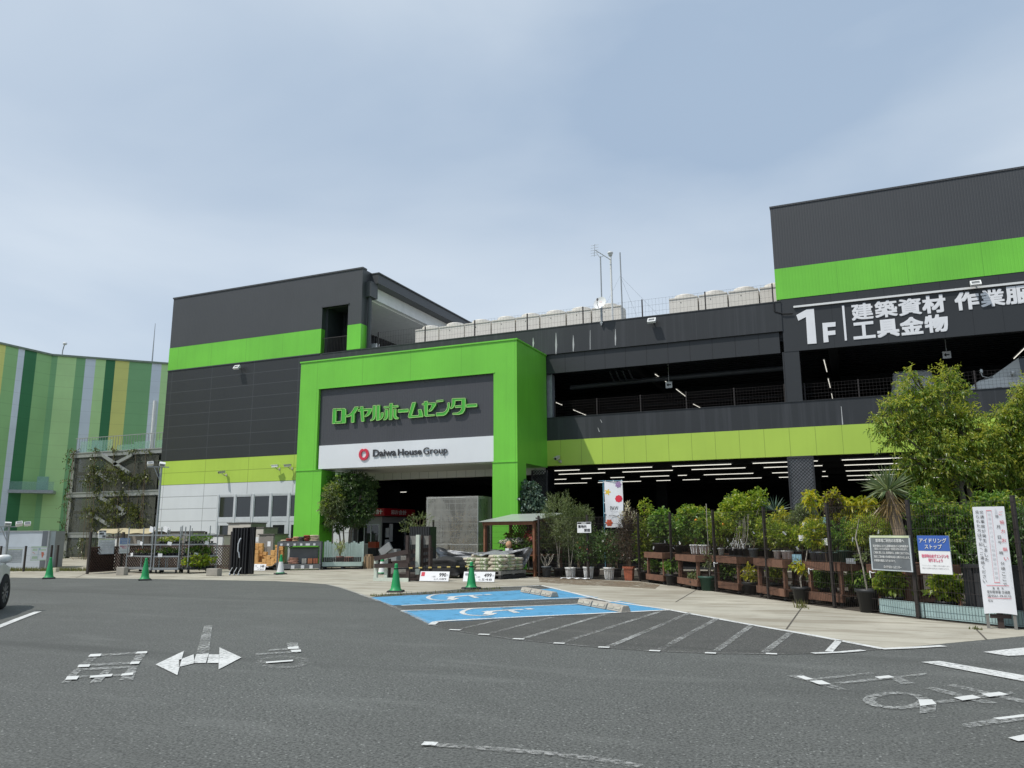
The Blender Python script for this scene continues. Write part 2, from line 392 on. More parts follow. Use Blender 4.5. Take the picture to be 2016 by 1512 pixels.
# wheelchair pictograms
def spline(p, n=6):
    P = [V((a[0], a[1])) for a in p]; out = []
    for i in range(len(P)-1):
        a, b, c, d = P[max(i-1, 0)], P[i], P[i+1], P[min(i+2, len(P)-1)]
        for k in range(n):
            t = k/n; out.append(.5*((2*b)+(c-a)*t+(2*a-5*b+4*c-d)*t*t+(3*b-a-3*c+d)*t**3))
    return [tuple(x) for x in out]+[tuple(P[-1])]
for dx, dy, k in ((0, 0, 1.0), (-80, -29, .89)):
    def q(x, y): return (1028+dx+(x-1028)*k, 1203+dy+(y-1203)*k)
    wheel = [q(*p) for p in ((952,1198),(925,1200),(910,1206),(918,1211),(940,1213),(962,1212),(975,1208))]
    body = [q(*p) for p in ((1030,1201),(1000,1202),(975,1204),(952,1206))]
    for j, (l, w) in enumerate(((spline(wheel), .1), (body, .16), ([q(965,1204), q(958,1211)], .14), ([q(1002,1202), q(1018,1208)], .12), ([q(1035,1200.6), q(1049,1200)], .2))):
        strip(l, w, m_pw, Z1+.0015+.0005*j)
# lettering and arrow worn into the lane
ar = [gp((402,1233),(418,1233),(411,1288),(386,1290)), gp((386,1290),(411,1288),(405,1307),(381,1307)),
      gp((306,1310),(362,1283),(349,1331)), gp((352,1301),(381,1290),(383,1307),(352,1315)), gp((475,1296),(432,1276),(430,1320)), gp((432,1290),(411,1290),(408,1307),(431,1307))]
marks('arrow_marking', ar[1:], m_pw, Z1); marks('arrow_marking', ar[:1], m_pw2, Z1)
mu = [gp((183,1290),(290,1284),(288,1288),(182,1294)), gp((183,1290),(198,1290),(170,1313),(153,1313)), gp((272,1285),(290,1285),(274,1307),(257,1307)), gp((155,1310),(276,1304),(274,1308),(153,1314)),
      gp((150,1318),(272,1312),(270,1316),(146,1322)), gp((146,1320),(162,1319),(136,1346),(120,1346)), gp((205,1321),(220,1320),(198,1345),(176,1346)), gp((256,1314),(271,1313),(262,1340),(234,1341)), gp((140,1333),(262,1328),(261,1331),(138,1337))]
marks('lane_lettering', mu, m_pw2, Z1)
for p in (gp((178,1290),(200,1289),(197,1294),(173,1295)), gp((270,1285),(290,1284),(289,1288),(266,1289)), gp((155,1311),(178,1310),(175,1315),(152,1316)), gp((258,1305),(276,1304),(273,1309),(255,1310)), gp((132,1334),(156,1333),(151,1340),(128,1341)), gp((178,1333),(222,1329),(219,1334),(176,1337)), gp((240,1329),(263,1326),(261,1331),(237,1333))):
    marks('lane_lettering', [p], m_fresh, Z1+.003)
two = [gp((564,1267),(585,1266),(592,1285),(571,1286)), gp((530,1280),(590,1276),(591,1279),(528,1283)), gp((503,1288),(590,1283),(590,1286),(503,1291))]
marks('lane_lettering', two, m_pw2, Z1)
for p in (gp((566,1276),(587,1274),(588,1279),(567,1280)), gp((573,1282),(592,1281),(593,1285),(574,1286)), gp((524,1305),(577,1301),(576,1304),(523,1308))): marks('lane_lettering', [p], m_fresh, Z1+.003)
cx = [(557+44*math.cos(t*.5236), 1305+11*math.sin(t*.5236)) for t in range(13)]
strip(cx, .12, m_pw3, Z1)
rt = [gp((1550,1332),(1578,1330),(1672,1361),(1650,1361)), gp((1600,1337),(1716,1325),(1722,1328),(1612,1340)), gp((1640,1346),(1822,1327),(1827,1330),(1655,1349)), gp((1748,1335),(1768,1334),(1802,1347),(1775,1349))]
marks('lane_lettering', rt, m_pw2, Z1)
for p in (gp((1568,1334),(1582,1333),(1602,1340),(1586,1341)), gp((1594,1343),(1618,1342),(1637,1350),(1612,1350)), gp((1722,1335),(1750,1332),(1762,1336),(1732,1339))): marks('lane_lettering', [p], m_fresh, Z1+.003)
strip([(1765+55*math.cos(t*.5236), 1381+15*math.sin(t*.5236)) for t in range(13)], .1, m_pw2, Z1)
r2 = [gp((1811,1392),(1811,1407),(1842,1403),(1845,1382)), gp((1820,1357),(1840,1355),(1965,1386),(1940,1388)), gp((1862,1351),(1880,1349),(2016,1380),(2016,1387)), gp((1840,1382),(1990,1364),(2000,1367),(1850,1388))]
marks('lane_lettering', r2, m_pw2, Z1)
for p in (gp((1808,1380),(1835,1380),(1844,1389),(1812,1393)), gp((1878,1376),(1915,1371),(1932,1377),(1895,1382)), gp((1932,1369),(1968,1365),(1986,1370),(1948,1375))): marks('lane_lettering', [p], m_fresh, Z1+.003)
marks('road_marking', [gp((1813,1305),(1850,1303),(2030,1334),(2030,1346))], m_pw, Z1)
marks('road_marking', [gp((1935,1285),(2030,1275),(2030,1291),(1985,1293))], m_pw, Z1)
marks('road_marking', [gp((1888,1429),(2030,1405),(2030,1418),(1910,1435))], m_pw2, Z1); marks('road_marking', [gp((1955,1417),(2030,1408),(2030,1413),(1968,1420))], m_fresh, Z1+.003)
marks('road_marking', [gp((1985,1455),(2030,1446),(2030,1460),(2005,1462))], m_fresh, Z1)
strip([(835,1467),(960,1476),(1080,1486),(1200,1500),(1260,1512)], .09, m_pw3, Z1); strip([(832,1467),(860,1468)], .09, m_pw, Z1+.003)
strip([(-60,1256),(0,1234),(40,1218),(75,1205)], .13, m_pw, Z1)
# ================================================================ store building
W = 31.3
DARK = (.056, .059, .063); MID = (.026, .029, .032); GREEN = (.165, .56, .048); LIME = (.42, .60, .08); WHITE = (.62, .65, .67)
m_dark = panel('charcoal_cladding', DARK, rib=.25, ribp=.1, streak=.1)
m_mid = panel('charcoal_panel', MID, px=2.91, ox=-31.3, pz=.634, oz=10.42, w=.03, seam=2.1, streak=.15)
m_mid2 = panel('charcoal_fascia', MID, px=.905, ox=-2.0, w=.03, seam=.25, streak=.1)
m_par = panel('charcoal_parapet', sc3(MID, .95), px=3.4, ox=-1.9, w=.03, seam=1.5, streak=.3, wash=(.12, .125, .14))
m_lime = panel('lime_panel', LIME, px=2.91, ox=-31.3, pz=.645, oz=4.06, w=.03, seam=.6)
m_lime2 = panel('lime_fascia', LIME, px=.93, ox=-2.0, w=.02, seam=.6, streak=.08)
m_green = panel('green_cladding', GREEN, px=2.43, ox=-12.0, w=.018, seam=.72, rib=.14, ribp=.12, streak=.2, rough=.38, amt=.08)
m_white = panel('white_panel', WHITE, px=2.91, ox=-31.3, pz=.645, oz=4.06, w=.03, seam=.45)
m_signw = panel('white_sign_face', (.72, .75, .77), streak=.05, rough=.35)
m_signd = panel('dark_sign_face', (.058, .060, .068), rib=.3, ribp=.12)
m_alu = mat('pale_aluminium', (.55, .58, .60), .4, amt=.08)
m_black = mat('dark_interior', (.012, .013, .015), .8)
m_blk2 = mat('dark_steel_deck', (.034, .037, .042), .6)
m_glass = glassm('dark_glass', (.018, .022, .025))
m_gray = panel('grey_fascia', (.60, .60, .55), px=.48, w=.02, seam=.5)
m_soffit = mat('pale_soffit', (.80, .81, .79), .7, amt=.06)
m_galv = mat('galvanised_steel', (.36, .38, .39), .45, .4, amt=.15, scale=8)
m_iron = mat('dark_brown_steel', (.035, .028, .026), .55, amt=.2)
m_wht = mat('white_paint', (.74, .75, .74), .5, amt=.06)
m_lett = mat('white_letter', (.80, .81, .83), .4, amt=.03)
store = thing('store_building', 'large charcoal store with bright green bands, green entrance portal and open upper parking deck', 'building', (-12, W, 0))
def sp(name, b, m, parent=None, label=None, **k):
    o = b.build(name, m, parent or store, world=True, **k)
    if label: o['label'] = label
    return o
XL, XR = -34.55, -21.75
b = MB(); b.box(XL, -24.15, W, W+.3, 11.73, 14.6); b.box(-24.15, -22.55, W, W+.3, 12.82, 14.6); b.box(-22.55, XR, W, W+.3, 11.73, 14.6)
b.box(XL, XL+.3, W+.3, W+24, 5.35, 14.6); b.box(XL+.3, XR-.3, W+24, W+24.3, 0, 14.6); b.box(XR-.3, XR, W+.3, W+.9, 9.4, 14.6)
b.box(XL-.03, XR+.03, W-.04, W+.34, 14.6, 14.68); b.box(XL, -27, W+.3, W+24, 14.0, 14.2)
b.box(XR-1.6, XR-.3, W+24, W+24.3, 9.4, 14.6)
sp('upper_wall', b, m_dark)
b = MB(); b.box(XL-.012, -24.15, W-.012, W+.29, 10.44, 11.72); b.box(-22.55, XR+.012, W-.012, W+.8, 10.44, 11.72)
sp('green_band', b, m_green)
b = MB(); b.box(XL, -21.9, W, W+.3, 5.36, 10.4); b.box(XL-.012, -24.2, W-.03, W+.2, 10.38, 10.44); sp('panel_wall', b, m_mid)
b = MB(); b.box(XL-.008, -22.0, W-.008, W+.29, 4.06, 5.35); sp('lime_band', b, m_lime)
b = MB(); b.box(XL, -30.28, W, W+.3, 0, 4.06); b.box(-30.28, -22.0, W, W+.3, 3.46, 4.06); b.box(-23.2, -22.0, W, W+.3, 0, 3.46); b.box(XL, XL+.3, W+.3, W+24, 0, 5.35); sp('white_wall', b, m_white)
# notch recess with ribbed back
b = MB(); b.box(-24.15, -24.0, W+.3, W+1.8, 10.4, 12.9); b.box(-22.7, -22.55, W+.3, W+1.8, 10.4, 12.9); b.box(-24.15, -22.55, W+.3, W+1.8, 12.9, 13.0); b.box(-24.15, -22.55, W+.3, W+1.8, 10.3, 10.4); b.box(-24.0, -22.7, W+1.6, W+1.8, 10.4, 12.9)
for i in range(13): b.box(-23.97+i*.1, -23.93+i*.1, W+1.55, W+1.6, 10.4, 12.9)
b.box(-24.18, -22.5, W-.05, W+.1, 12.82, 12.88)
sp('balcony_recess', b, mat('charcoal_recess', (.04, .043, .05), .6))
b = MB()
for i in range(17): b.box(-24.1+i*.09, -24.09+i*.09, W+.1, W+.11, 10.45, 11.2)
b.box(-24.12, -22.58, W+.09, W+.12, 11.2, 11.23); sp('balcony_rail', b, m_iron)
# upper canopy on the roof deck: fascia, pale beam, soffit, ribbed back wall
b = MB(); b.box(-29, -21.32, W+.75, W+26, 14.02, 14.5); b.box(-29, -21.25, W+.72, W+26.05, 14.5, 14.56); b.box(-29, -21.28, W+.74, W+26.02, 13.98, 14.02); sp('canopy_roof', b, m_dark)
b = MB(); b.box(-22.1, -21.85, W+.92, W+26, 13.35, 13.98); b.box(-28.9, -22.1, W+.92, W+26, 13.3, 13.45); sp('canopy_soffit', b, m_soffit)
b = MB(); b.box(-26.2, -26, W+.3, W+26, 9.4, 13.3)
for i in range(90): b.box(-26.0, -25.95, W+.4+i*.28, W+.52+i*.28, 9.4, 13.3)
sp('deck_wall', b, m_dark)
b = MB(); b.tube([(-21.62, W+.5, 14.0), (-21.62, W+.5, 9.4)], .09); b.box(-21.75, -21.45, W+.3, W+.95, 13.2, 14.0); sp('downpipe', b, m_dark)
# windows and doors under the white wall
cols = [F(300+c/5.04, 977, W).x for c in (655, 822, 1000, 1177, 1357)]; step = cols[1]-cols[0]
b = MB()
for x in cols+[cols[-1]+step, cols[-1]+2*step]: b.box(x-.06, x+.06, W-.02, W+.12, 0, 3.46)
for x in cols+[cols[-1]+step]:
    b.box(x+.06, x+step-.06, W, W+.1, 3.38, 3.46); b.box(x+.06, x+step-.06, W, W+.1, 2.05, 2.25); b.box(x+.06, x+step-.06, W, W+.1, 0, .12)
sp('window_frame', b, m_alu)
for x in cols+[cols[-1]+step]:
    w_ = sp('window', MB().box(x+.06, x+.1, W+.01, W+.09, 2.25, 3.38).box(x+step-.1, x+step-.06, W+.01, W+.09, 2.25, 3.38).box(x+.1, x+step-.1, W+.01, W+.09, 2.25, 2.3).box(x+.1, x+step-.1, W+.01, W+.09, 3.33, 3.38), m_alu)
    sp('pane', MB().box(x+.1, x+step-.1, W+.04, W+.06, 2.3, 3.33), m_glass, w_)
    d_ = sp('glass_door', MB().box(x+.06, x+.2, W+.01, W+.09, .12, 2.05).box(x+step-.2, x+step-.06, W+.01, W+.09, .12, 2.05).box(x+.2, x+step-.2, W+.01, W+.09, 1.88, 2.05).box(x+.2, x+step-.2, W+.01, W+.09, .12, .35), m_alu)
    sp('pane', MB().box(x+.2, x+step-.2, W+.04, W+.06, .35, 1.88), m_glass, d_)
    sp('door_pull', MB().tube([(x+.14, W-.03, .8), (x+.14, W-.03, 1.3)], .015, 6), m_blk2, d_)
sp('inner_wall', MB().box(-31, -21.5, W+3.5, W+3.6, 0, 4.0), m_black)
# parking wing: parapet, fascia, spandrel, lime fascia
XT = -2.12
b = MB(); b.box(-24.0, XT+.15, W-.04, W+.25, 9.18, 10.36); b.box(-24.02, XT+.15, W-.06, W+.28, 10.36, 10.405); sp('roof_parapet', b, m_par)
b = MB(); b.box(-21.5, XT, W+.06, W+.24, 8.33, 9.18); sp('roof_fascia', b, m_mid2)
b = MB(); b.box(-22, 40, W+.02, W+.25, 5.36, 6.35); b.box(-22, 40, W-.01, W+.28, 6.35, 6.37); sp('deck_parapet', b, m_par)
b = MB(); b.box(-12.1, 40, W, W+.25, 4.27, 5.36); sp('lime_fascia', b, m_lime2)
b = MB(); b.box(-21.9, -12.1, W-.03, W+.25, 3.92, 4.62); sp('grey_fascia', b, m_gray)
b = MB(); b.box(-21.0, -12.1, W+.05, W+.2, 4.62, 5.36); sp('portal_backing', b, m_black)
b = MB(); b.box(XT, 40, W-.012, W+.25, 10.47, 14.36-2.62); sp('green_band', b, m_green)
b = MB(); b.box(XT, 40, W, W+.25, 11.74, 14.33); b.box(XT-.02, 40, W-.03, W+.28, 14.33, 14.4); b.box(XT, XT+.25, W+.25, W+30, 10.47, 14.33); b.box(XT, 40, W+.25, W+30, 14.1, 14.2); sp('upper_wall', b, m_dark)
b = MB(); b.box(XT+.15, 40, W+.005, W+.25, 8.34, 10.47); sp('sign_fascia', b, panel('charcoal_sign_fascia', MID, px=.93, ox=-2.0, w=.02, seam=.4, streak=.1))
b = MB(); b.box(-2.05, -1.43, W+.02, W+.7, 6.37, 8.34); sp('column', b, m_mid2)
b = MB(); b.box(-12.0, -11.75, W+.25, W+.6, 6.2, 8.33); sp('column', b, m_galv)
for x in (6.3, 14.5, 22.5): sp('column', MB().box(x, x+.62, W+.02, W+.7, 6.37, 8.34), m_mid2)
# floors, back walls, ceilings of the open decks
b = MB(); b.box(-21.4, 40, W+.25, W+30, 4.45, 5.85); b.box(-21.4, 40, W+.25, W+30, 8.95, 9.3); b.box(-21.5, -21.4, W+.25, W+30, 4.45, 9.3); b.box(-21.5, 40, W+30, W+30.2, 0, 9.3); b.box(40, 40.2, W, W+30, 0, 14.3)
for i in range(70): b.box(-21.4, 40, W+.3+i*.42, W+.5+i*.42, 8.85, 8.95)
for x in (-17, -8.6, -.4, 7.8, 16, 24): b.box(x, x+.35, W+.3, W+29.8, 8.4, 8.85)
for y in (W+9, W+18): b.box(-21.4, 40, y, y+.3, 8.4, 8.85)
sp('deck_structure', b, m_blk2)
sp('roof_deck', MB().box(-26, XT, W+.3, W+30, 9.3, 9.36), concretem('roof_concrete', (.5, .5, .47), (.4, .39, .36)))
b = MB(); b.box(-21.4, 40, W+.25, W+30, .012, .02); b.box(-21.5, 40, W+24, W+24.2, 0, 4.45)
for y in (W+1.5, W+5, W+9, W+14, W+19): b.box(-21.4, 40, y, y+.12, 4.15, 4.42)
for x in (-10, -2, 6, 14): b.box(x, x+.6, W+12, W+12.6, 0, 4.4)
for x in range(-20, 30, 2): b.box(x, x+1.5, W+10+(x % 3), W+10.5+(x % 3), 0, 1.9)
sp('shop_interior', b, m_black)  # darkness of the unlit interior put into a near-black colour
b = MB()
for k in range(4): b.tube([(-9.2+k*.28, W+.6, 8.3), (-9.2+k*.28, W+1.2, 8.0), (-8.9+k*.28, W+2.5, 8.2)], .04, 6)
b.tube([(-11.5, W+2, 8.0), (-8.2, W+2.2, 8.1), (XT, W+2.0, 8.1)], .12, 8); b.tube([(-11, W+6, 7.6), (20, W+6, 7.6)], .03, 5)
sp('ceiling_pipe', b, mat('dark_pipe', (.06, .065, .07), .5))
# lattice clad columns on the ground floor
m_latd = mat('lattice_slat', (.03, .031, .034), .45); m_latb = mat('lattice_backing', (.50, .51, .52), .6)
def lattice(b, x0, x1, z0, z1, y, s=.13, w=.028, t=.02, mi=0, ax='x'):
    """crossing diagonal slats clipped to a rectangle"""
    W_, H_ = x1-x0, z1-z0; n = int((W_+H_)/s)+1
    for k in range(1, n):
        d = k*s
        for sg in (0, 1):
            a = (min(d, W_), max(0, d-W_)); c = (max(0, d-H_), min(d, H_))
            if abs(a[0]-c[0]) < .02: continue
            p, q = [((x0+u if sg == 0 else x1-u), z0+v) for u, v in (a, c)]
            yy = y+sg*t
            P = (lambda u: (u[0], yy, u[1])) if ax == 'x' else (lambda u: (yy, u[0], u[1]))
            b.bar(P(p), P(q), t*.9, w, mi, up=(0, 1, 0) if ax == 'x' else (1, 0, 0))
def latcol(x0, x1, y):
    c = sp('lattice_column', MB().box(x0+.08, x1-.08, y+.12, y+.9, 0, 4.27), m_blk2)
    fb = MB()
    for (z0, z1) in ((.05, 2.2), (2.2, 4.24)):
        fb.box(x0, x0+.06, y, y+.06, z0, z1); fb.box(x1-.06, x1, y, y+.06, z0, z1); fb.box(x0+.06, x1-.06, y, y+.06, z0, z0+.05); fb.box(x0+.06, x1-.06, y, y+.06, z1-.06, z1)
        lattice(fb, x0+.06, x1-.06, z0+.05, z1-.06, y+.015)
    sp('lattice_cover', fb, m_latd, c)
    sp('lattice_backing', MB().box(x0+.05, x1-.05, y+.08, y+.11, .05, 4.2), m_latb, c)
latcol(-2.14, -1.2, W-.12)
latcol(6.2, 7.1, W-.12)
LX = F(1047.8, 960, W).x, F(1079.6, 960, W).x
c_ = sp('lattice_column', MB().box(LX[0]+.1, LX[1]-.05, W+.12, W+.9, 0, 4.0), m_blk2)
fb = MB(); fb.box(LX[0], LX[0]+.06, W-.1, W-.04, 0, 4.1); fb.box(LX[1]-.06, LX[1], W-.1, W-.04, 0, 4.1); fb.box(LX[0]+.06, LX[1]-.06, W-.1, W-.04, 2.1, 2.2); lattice(fb, LX[0]+.06, LX[1]-.06, 0, 4.1, W-.08)
for y0 in (W, W+.75): lattice(fb, W, W+.8, 0, 4.0, LX[1]-.03, ax='y')
sp('lattice_cover', fb, m_latd, c_)
# small flood lamps line and the roof edge tube of the tower
b = MB(); b.bar(F(1562, 604.5, W-.05), F(2016, 556, W-.05), .06, .075); x2 = F(2016, 556, W).x
b.box(x2, 40, W-.08, W-.02, 9.8, 9.88); sp('sign_light_rail', b, m_wht)
b = MB(); b.tube([(XT-.1, W-.06, 10.35), (XT-.1, W-.06, 10.0), (-1.9, W-.06, 9.86), (-1.55, W-.06, 9.84)], .025, 6); sp('sign_cable', b, m_black)
# tower lettering
def ch(mb, s, l, r, t, bt, crop, Y, bold=.03):
    k, ox, oy = crop
    a = F(ox+l/k, oy+bt[0]/k, Y); d = F(ox+r/k, oy+t[1]/k, Y)
    z0 = (F(ox+l/k, oy+bt[0]/k, Y).z+F(ox+r/k, oy+bt[1]/k, Y).z)/2; z1 = (F(ox+l/k, oy+t[0]/k, Y).z+F(ox+r/k, oy+t[1]/k, Y).z)/2
    join(mb, text_mb(s, a.x, d.x, z0, z1, bold), (0, Y, 0))
cr_ = (4.032, 1516, 500); YS = W-.02
b = MB()
one = [(208,485),(290,440),(348,434),(370,710),(298,715),(285,500),(225,530)]
b.prism([F(1516+x/4.032, 500+y/4.032, YS) for x, y in one], (0, .015, 0))
fpl = [(415,548),(520,540),(520,575),(455,581),(458,612),(518,606),(520,640),(460,646),(466,698),(426,703)]
b.prism([F(1516+x/4.032, 500+y/4.032, YS) for x, y in fpl], (0, .015, 0))
b.prism([F(1516+x/4.032, 500+y/4.032, YS) for x, y in ((570,410),(588,408),(611,686),(594,688))], (0, .015, 0))
for s, l, r, t, bt in (('建',655,808,(400,388),(526,512)),('築',842,998,(380,365),(506,492)),('資',1030,1190,(362,348),(490,474)),('材',1220,1380,(340,325),(470,456)),('作',1480,1645,(312,298),(444,430)),('業',1682,1850,(292,276),(420,405)),('服',1882,2060,(268,248),(398,378)),
                      ('工',670,822,(548,540),(674,660)),('具',860,1012,(530,518),(660,645)),('金',1045,1205,(512,498),(642,627)),('物',1240,1400,(492,480),(624,608))):
    ch(b, s, l, r, t, bt, cr_, YS, .085 if s not in '築業資建' else .06)
sp('sign_lettering', b, m_lett)
# ---------------------------------------------------------------- green entrance portal
P0, P1 = -22.66, -11.92; PY = 28.0
portal = thing('entrance_portal', None, None, (0, 0, 0)); portal.parent = store; portal.location = V(((P0+P1)/2, PY, 0))-wloc(store)
b = MB(); ZT = 9.12
b.box(P0, -21.6, PY, W, 4.2, ZT); b.box(-12.95, P1, PY, W, 4.2, ZT); b.box(-21.6, -12.95, PY, W, 7.85, ZT)
b.box(-21.6, -12.95, PY+.32, W, 5.3, 5.4)
b.box(P0, -21.28, PY+.004, PY+1.0, 0, 4.2); b.box(-13.0, P1, PY+.004, PY+.9, 0, 4.2)
b.box(P0-.02, -21.26, PY-.025, PY+.1, 4.19, 4.215); b.box(-13.02, P1+.02, PY-.025, PY+.1, 4.19, 4.215); b.box(-21.63, -12.9, PY-.025, PY+.02, 7.83, 7.87)
sp('portal_frame', b, m_green, portal)
b = MB(); b.box(P0-.04, P1+.04, PY-.04, W, ZT, ZT+.06); sp('portal_coping', b, m_green, portal)
sp('sign_panel', MB().box(-21.6, -12.95, PY+.13, PY+.32, 5.28, 7.85), m_signd, portal)
sp('white_panel', MB().box(-21.5, -12.98, PY+.06, PY+.32, 4.25, 5.28), m_signw, portal)
sp('portal_soffit', MB().box(-21.5, -12.98, PY+.34, W, 4.22, 4.26), m_gray, portal)
K1, K2 = (12.6, 640, 770), (12.6, 790, 770)
kana = [(K1, p) for p in (
 [(200,440),(280,436),(266,804),(180,808)], [(415,432),(470,428),(505,445),(518,480),(508,792),(400,797)], [(280,436),(415,432),(412,475),(284,484)], [(270,765),(400,745),(400,797),(266,804)],
 [(735,395),(830,388),(810,440),(755,530),(725,560),(720,775),(648,778),(655,600),(620,630),(560,640),(508,640),(512,600),(580,590),(640,545),(700,460)],
 [(870,385),(945,380),(947,440),(1165,430),(1160,480),(1120,560),(1060,615),(985,640),(985,620),(1040,560),(1070,485),(955,490),(970,750),(905,755),(880,500),(820,500),(825,460),(872,455)],
 [(1190,360),(1260,355),(1250,620),(1235,680),(1190,720),(1125,740),(1125,715),(1165,690),(1185,640)],
 [(1285,352),(1360,348),(1350,680),(1375,660),(1385,600),(1385,540),(1450,530),(1445,620),(1420,670),(1370,710),(1300,728),(1275,728)],
 [(1600,308),(1675,302),(1665,705),(1590,710)], [(1460,380),(1600,372),(1600,415),(1465,425)], [(1675,362),(1815,352),(1815,395),(1675,408)],
 [(1490,460),(1565,455),(1560,620),(1540,680),(1500,712),(1450,715),(1452,690),(1480,670),(1490,620)], [(1700,445),(1765,440),(1760,600),(1775,640),(1825,665),(1815,690),(1750,693),(1710,665),(1693,600)],
 [(1815,460),(2065,443),(2065,515),(1815,532)])] + [(K2, p) for p in (
 [(275,285),(360,275),(255,610),(430,605),(440,560),(418,460),(500,455),(545,635),(200,665),(172,640),(180,600)],
 [(570,258),(655,250),(655,298),(820,285),(868,295),(850,350),(790,440),(740,495),(680,505),(690,475),(735,420),(760,335),(655,340),(650,590),(830,580),(830,610),(610,630),(575,605),(570,345),(515,342),(520,310),(570,305)],
 [(872,235),(1040,215),(1040,255),(872,275)], [(1150,290),(1197,285),(1195,410),(1170,490),(1120,560),(1060,605),(870,618),(868,540),(1040,530),(1090,500),(1130,450),(1148,380)],
 [(1262,185),(1590,175),(1590,400),(1570,480),(1520,550),(1440,580),(1275,580),(1275,548),(1390,540),(1460,500),(1495,440),(1500,400),(1340,412),(1340,365),(1502,352),(1502,230),(1338,240),(1335,310),(1310,380),(1270,425),(1225,440),(1225,410),(1250,370),(1260,300)],
 [(1615,328),(1875,315),(1875,385),(1615,402)])]
b = MB(); bo = MB(); KY = PY+.015
for (k, ox, oy), p in kana:
    q = [F(ox+x/k, oy+y/k, KY) for x, y in p]
    ar_ = sum(q[i].x*q[(i+1) % len(q)].z-q[(i+1) % len(q)].x*q[i].z for i in range(len(q)))
    if ar_ < 0: q = q[::-1]
    b.prism(q, (0, .1, 0))
    for i in range(len(q)):
        a_, c2 = q[i], q[(i+1) % len(q)]
        bo.bar(a_+V((0, -.004, 0)), c2+V((0, -.004, 0)), .026, .016, up=(0, 1, 0))
sp('sign_lettering', b, mat('green_letter', (.06, .44, .04), .35, amt=.05), portal)
sp('letter_edge', bo, mat('pale_green_trim', (.36, .62, .2), .4), portal)
k, ox, oy = 9.6, 690, 860; YW = PY+.025
b = MB()
def word(s, l, r, zt, zb, bold, desc=0):
    x0 = F(ox+l/k, oy+300/k, YW).x; x1 = F(ox+r/k, oy+300/k, YW).x
    t3 = text_mb(s, x0, x1, zb, zt, bold, depth=.016)
    join(b, t3, (0, YW, 0))
zb = F(ox+425/k, oy+375/k, YW).z; zt = F(ox+425/k, oy+262/k, YW).z; hh = zt-zb
word('Daiwa', 425, 860, zt+.045, zb-.005, .016); word('House', 895, 1345, zt+.01, zb-.01, .016); word('Group', 1375, 1830, zt+.02, zb-.1, .0)
sp('sign_lettering', b, mat('charcoal_letter', (.05, .05, .055), .4), portal)
b = MB(); cxz = F(ox+252/k, oy+330/k, YW); RX = .25; RZ = .258; N = 48
def ring(t, r):
    q = math.atan2(math.sin(t-math.pi/2), math.cos(t-math.pi/2)); dent = 1-.2*math.exp(-(q/.22)**2)*(1 if r else .55)
    rx, rz = (RX, RZ) if r else (RX*.52, RZ*.57)
    return V((cxz.x+rx*math.cos(t)*dent, 0, cxz.z+rz*math.sin(t)*dent-(.0 if r else .0)))
vs = []
for yy in (YW-.02, YW+.03):
    for r in (1, 0): vs += [ring(2*math.pi*i/N, r)+V((0, yy, 0)) for i in range(N)]
fs = []
for i in range(N):
    j = (i+1) % N; fs += [(i, j, N+j, N+i), (2*N+i, 3*N+i, 3*N+j, 2*N+j), (i, 2*N+i, 2*N+j, j), (N+i, N+j, 3*N+j, 3*N+i)]
b.add(vs, fs); sp('heart_emblem', b, mat('red_emblem', (.62, .035, .07), .35, amt=.04), portal)
# leaks of pale paint on the parapets
m_leak = mat('efflorescence', (.45, .46, .46), .8)
for x, y0, y1, w_ in ((1049.5,665,683,.06),(1094.5,655,697,.07),(1128.5,660,692,.06),(1162,650,688,.018),(1211.5,648,680,.05)):
    a_, c2 = F(x, y0, W-.045), F(x, y1, W-.045)
    b = MB(); b.add([(a_.x-.008, W-.045, a_.z), (a_.x+.008, W-.045, a_.z), (c2.x+w_*.9, W-.045, (a_.z*.4+c2.z*.6)), (c2.x+.015, W-.045, c2.z), (c2.x-.015, W-.045, c2.z), (c2.x-w_*.4, W-.045, (a_.z*.45+c2.z*.55))], [(0,1,2,3,4,5)]); sp('lime_leak', b, m_leak)
for x, y0, y1, w_ in ((1656,800,836,.02),(1177,842,850,.02),(1182,826,832,.015)):
    a_, c2 = F(x, y0, W+.014), F(x+3, y1, W+.014)
    b = MB(); b.add([(a_.x-.01, W+.014, a_.z), (a_.x+.01, W+.014, a_.z), (c2.x+w_, W+.014, c2.z), (c2.x-w_, W+.014, c2.z)], [(0,1,2,3)]); sp('lime_leak', b, m_leak)

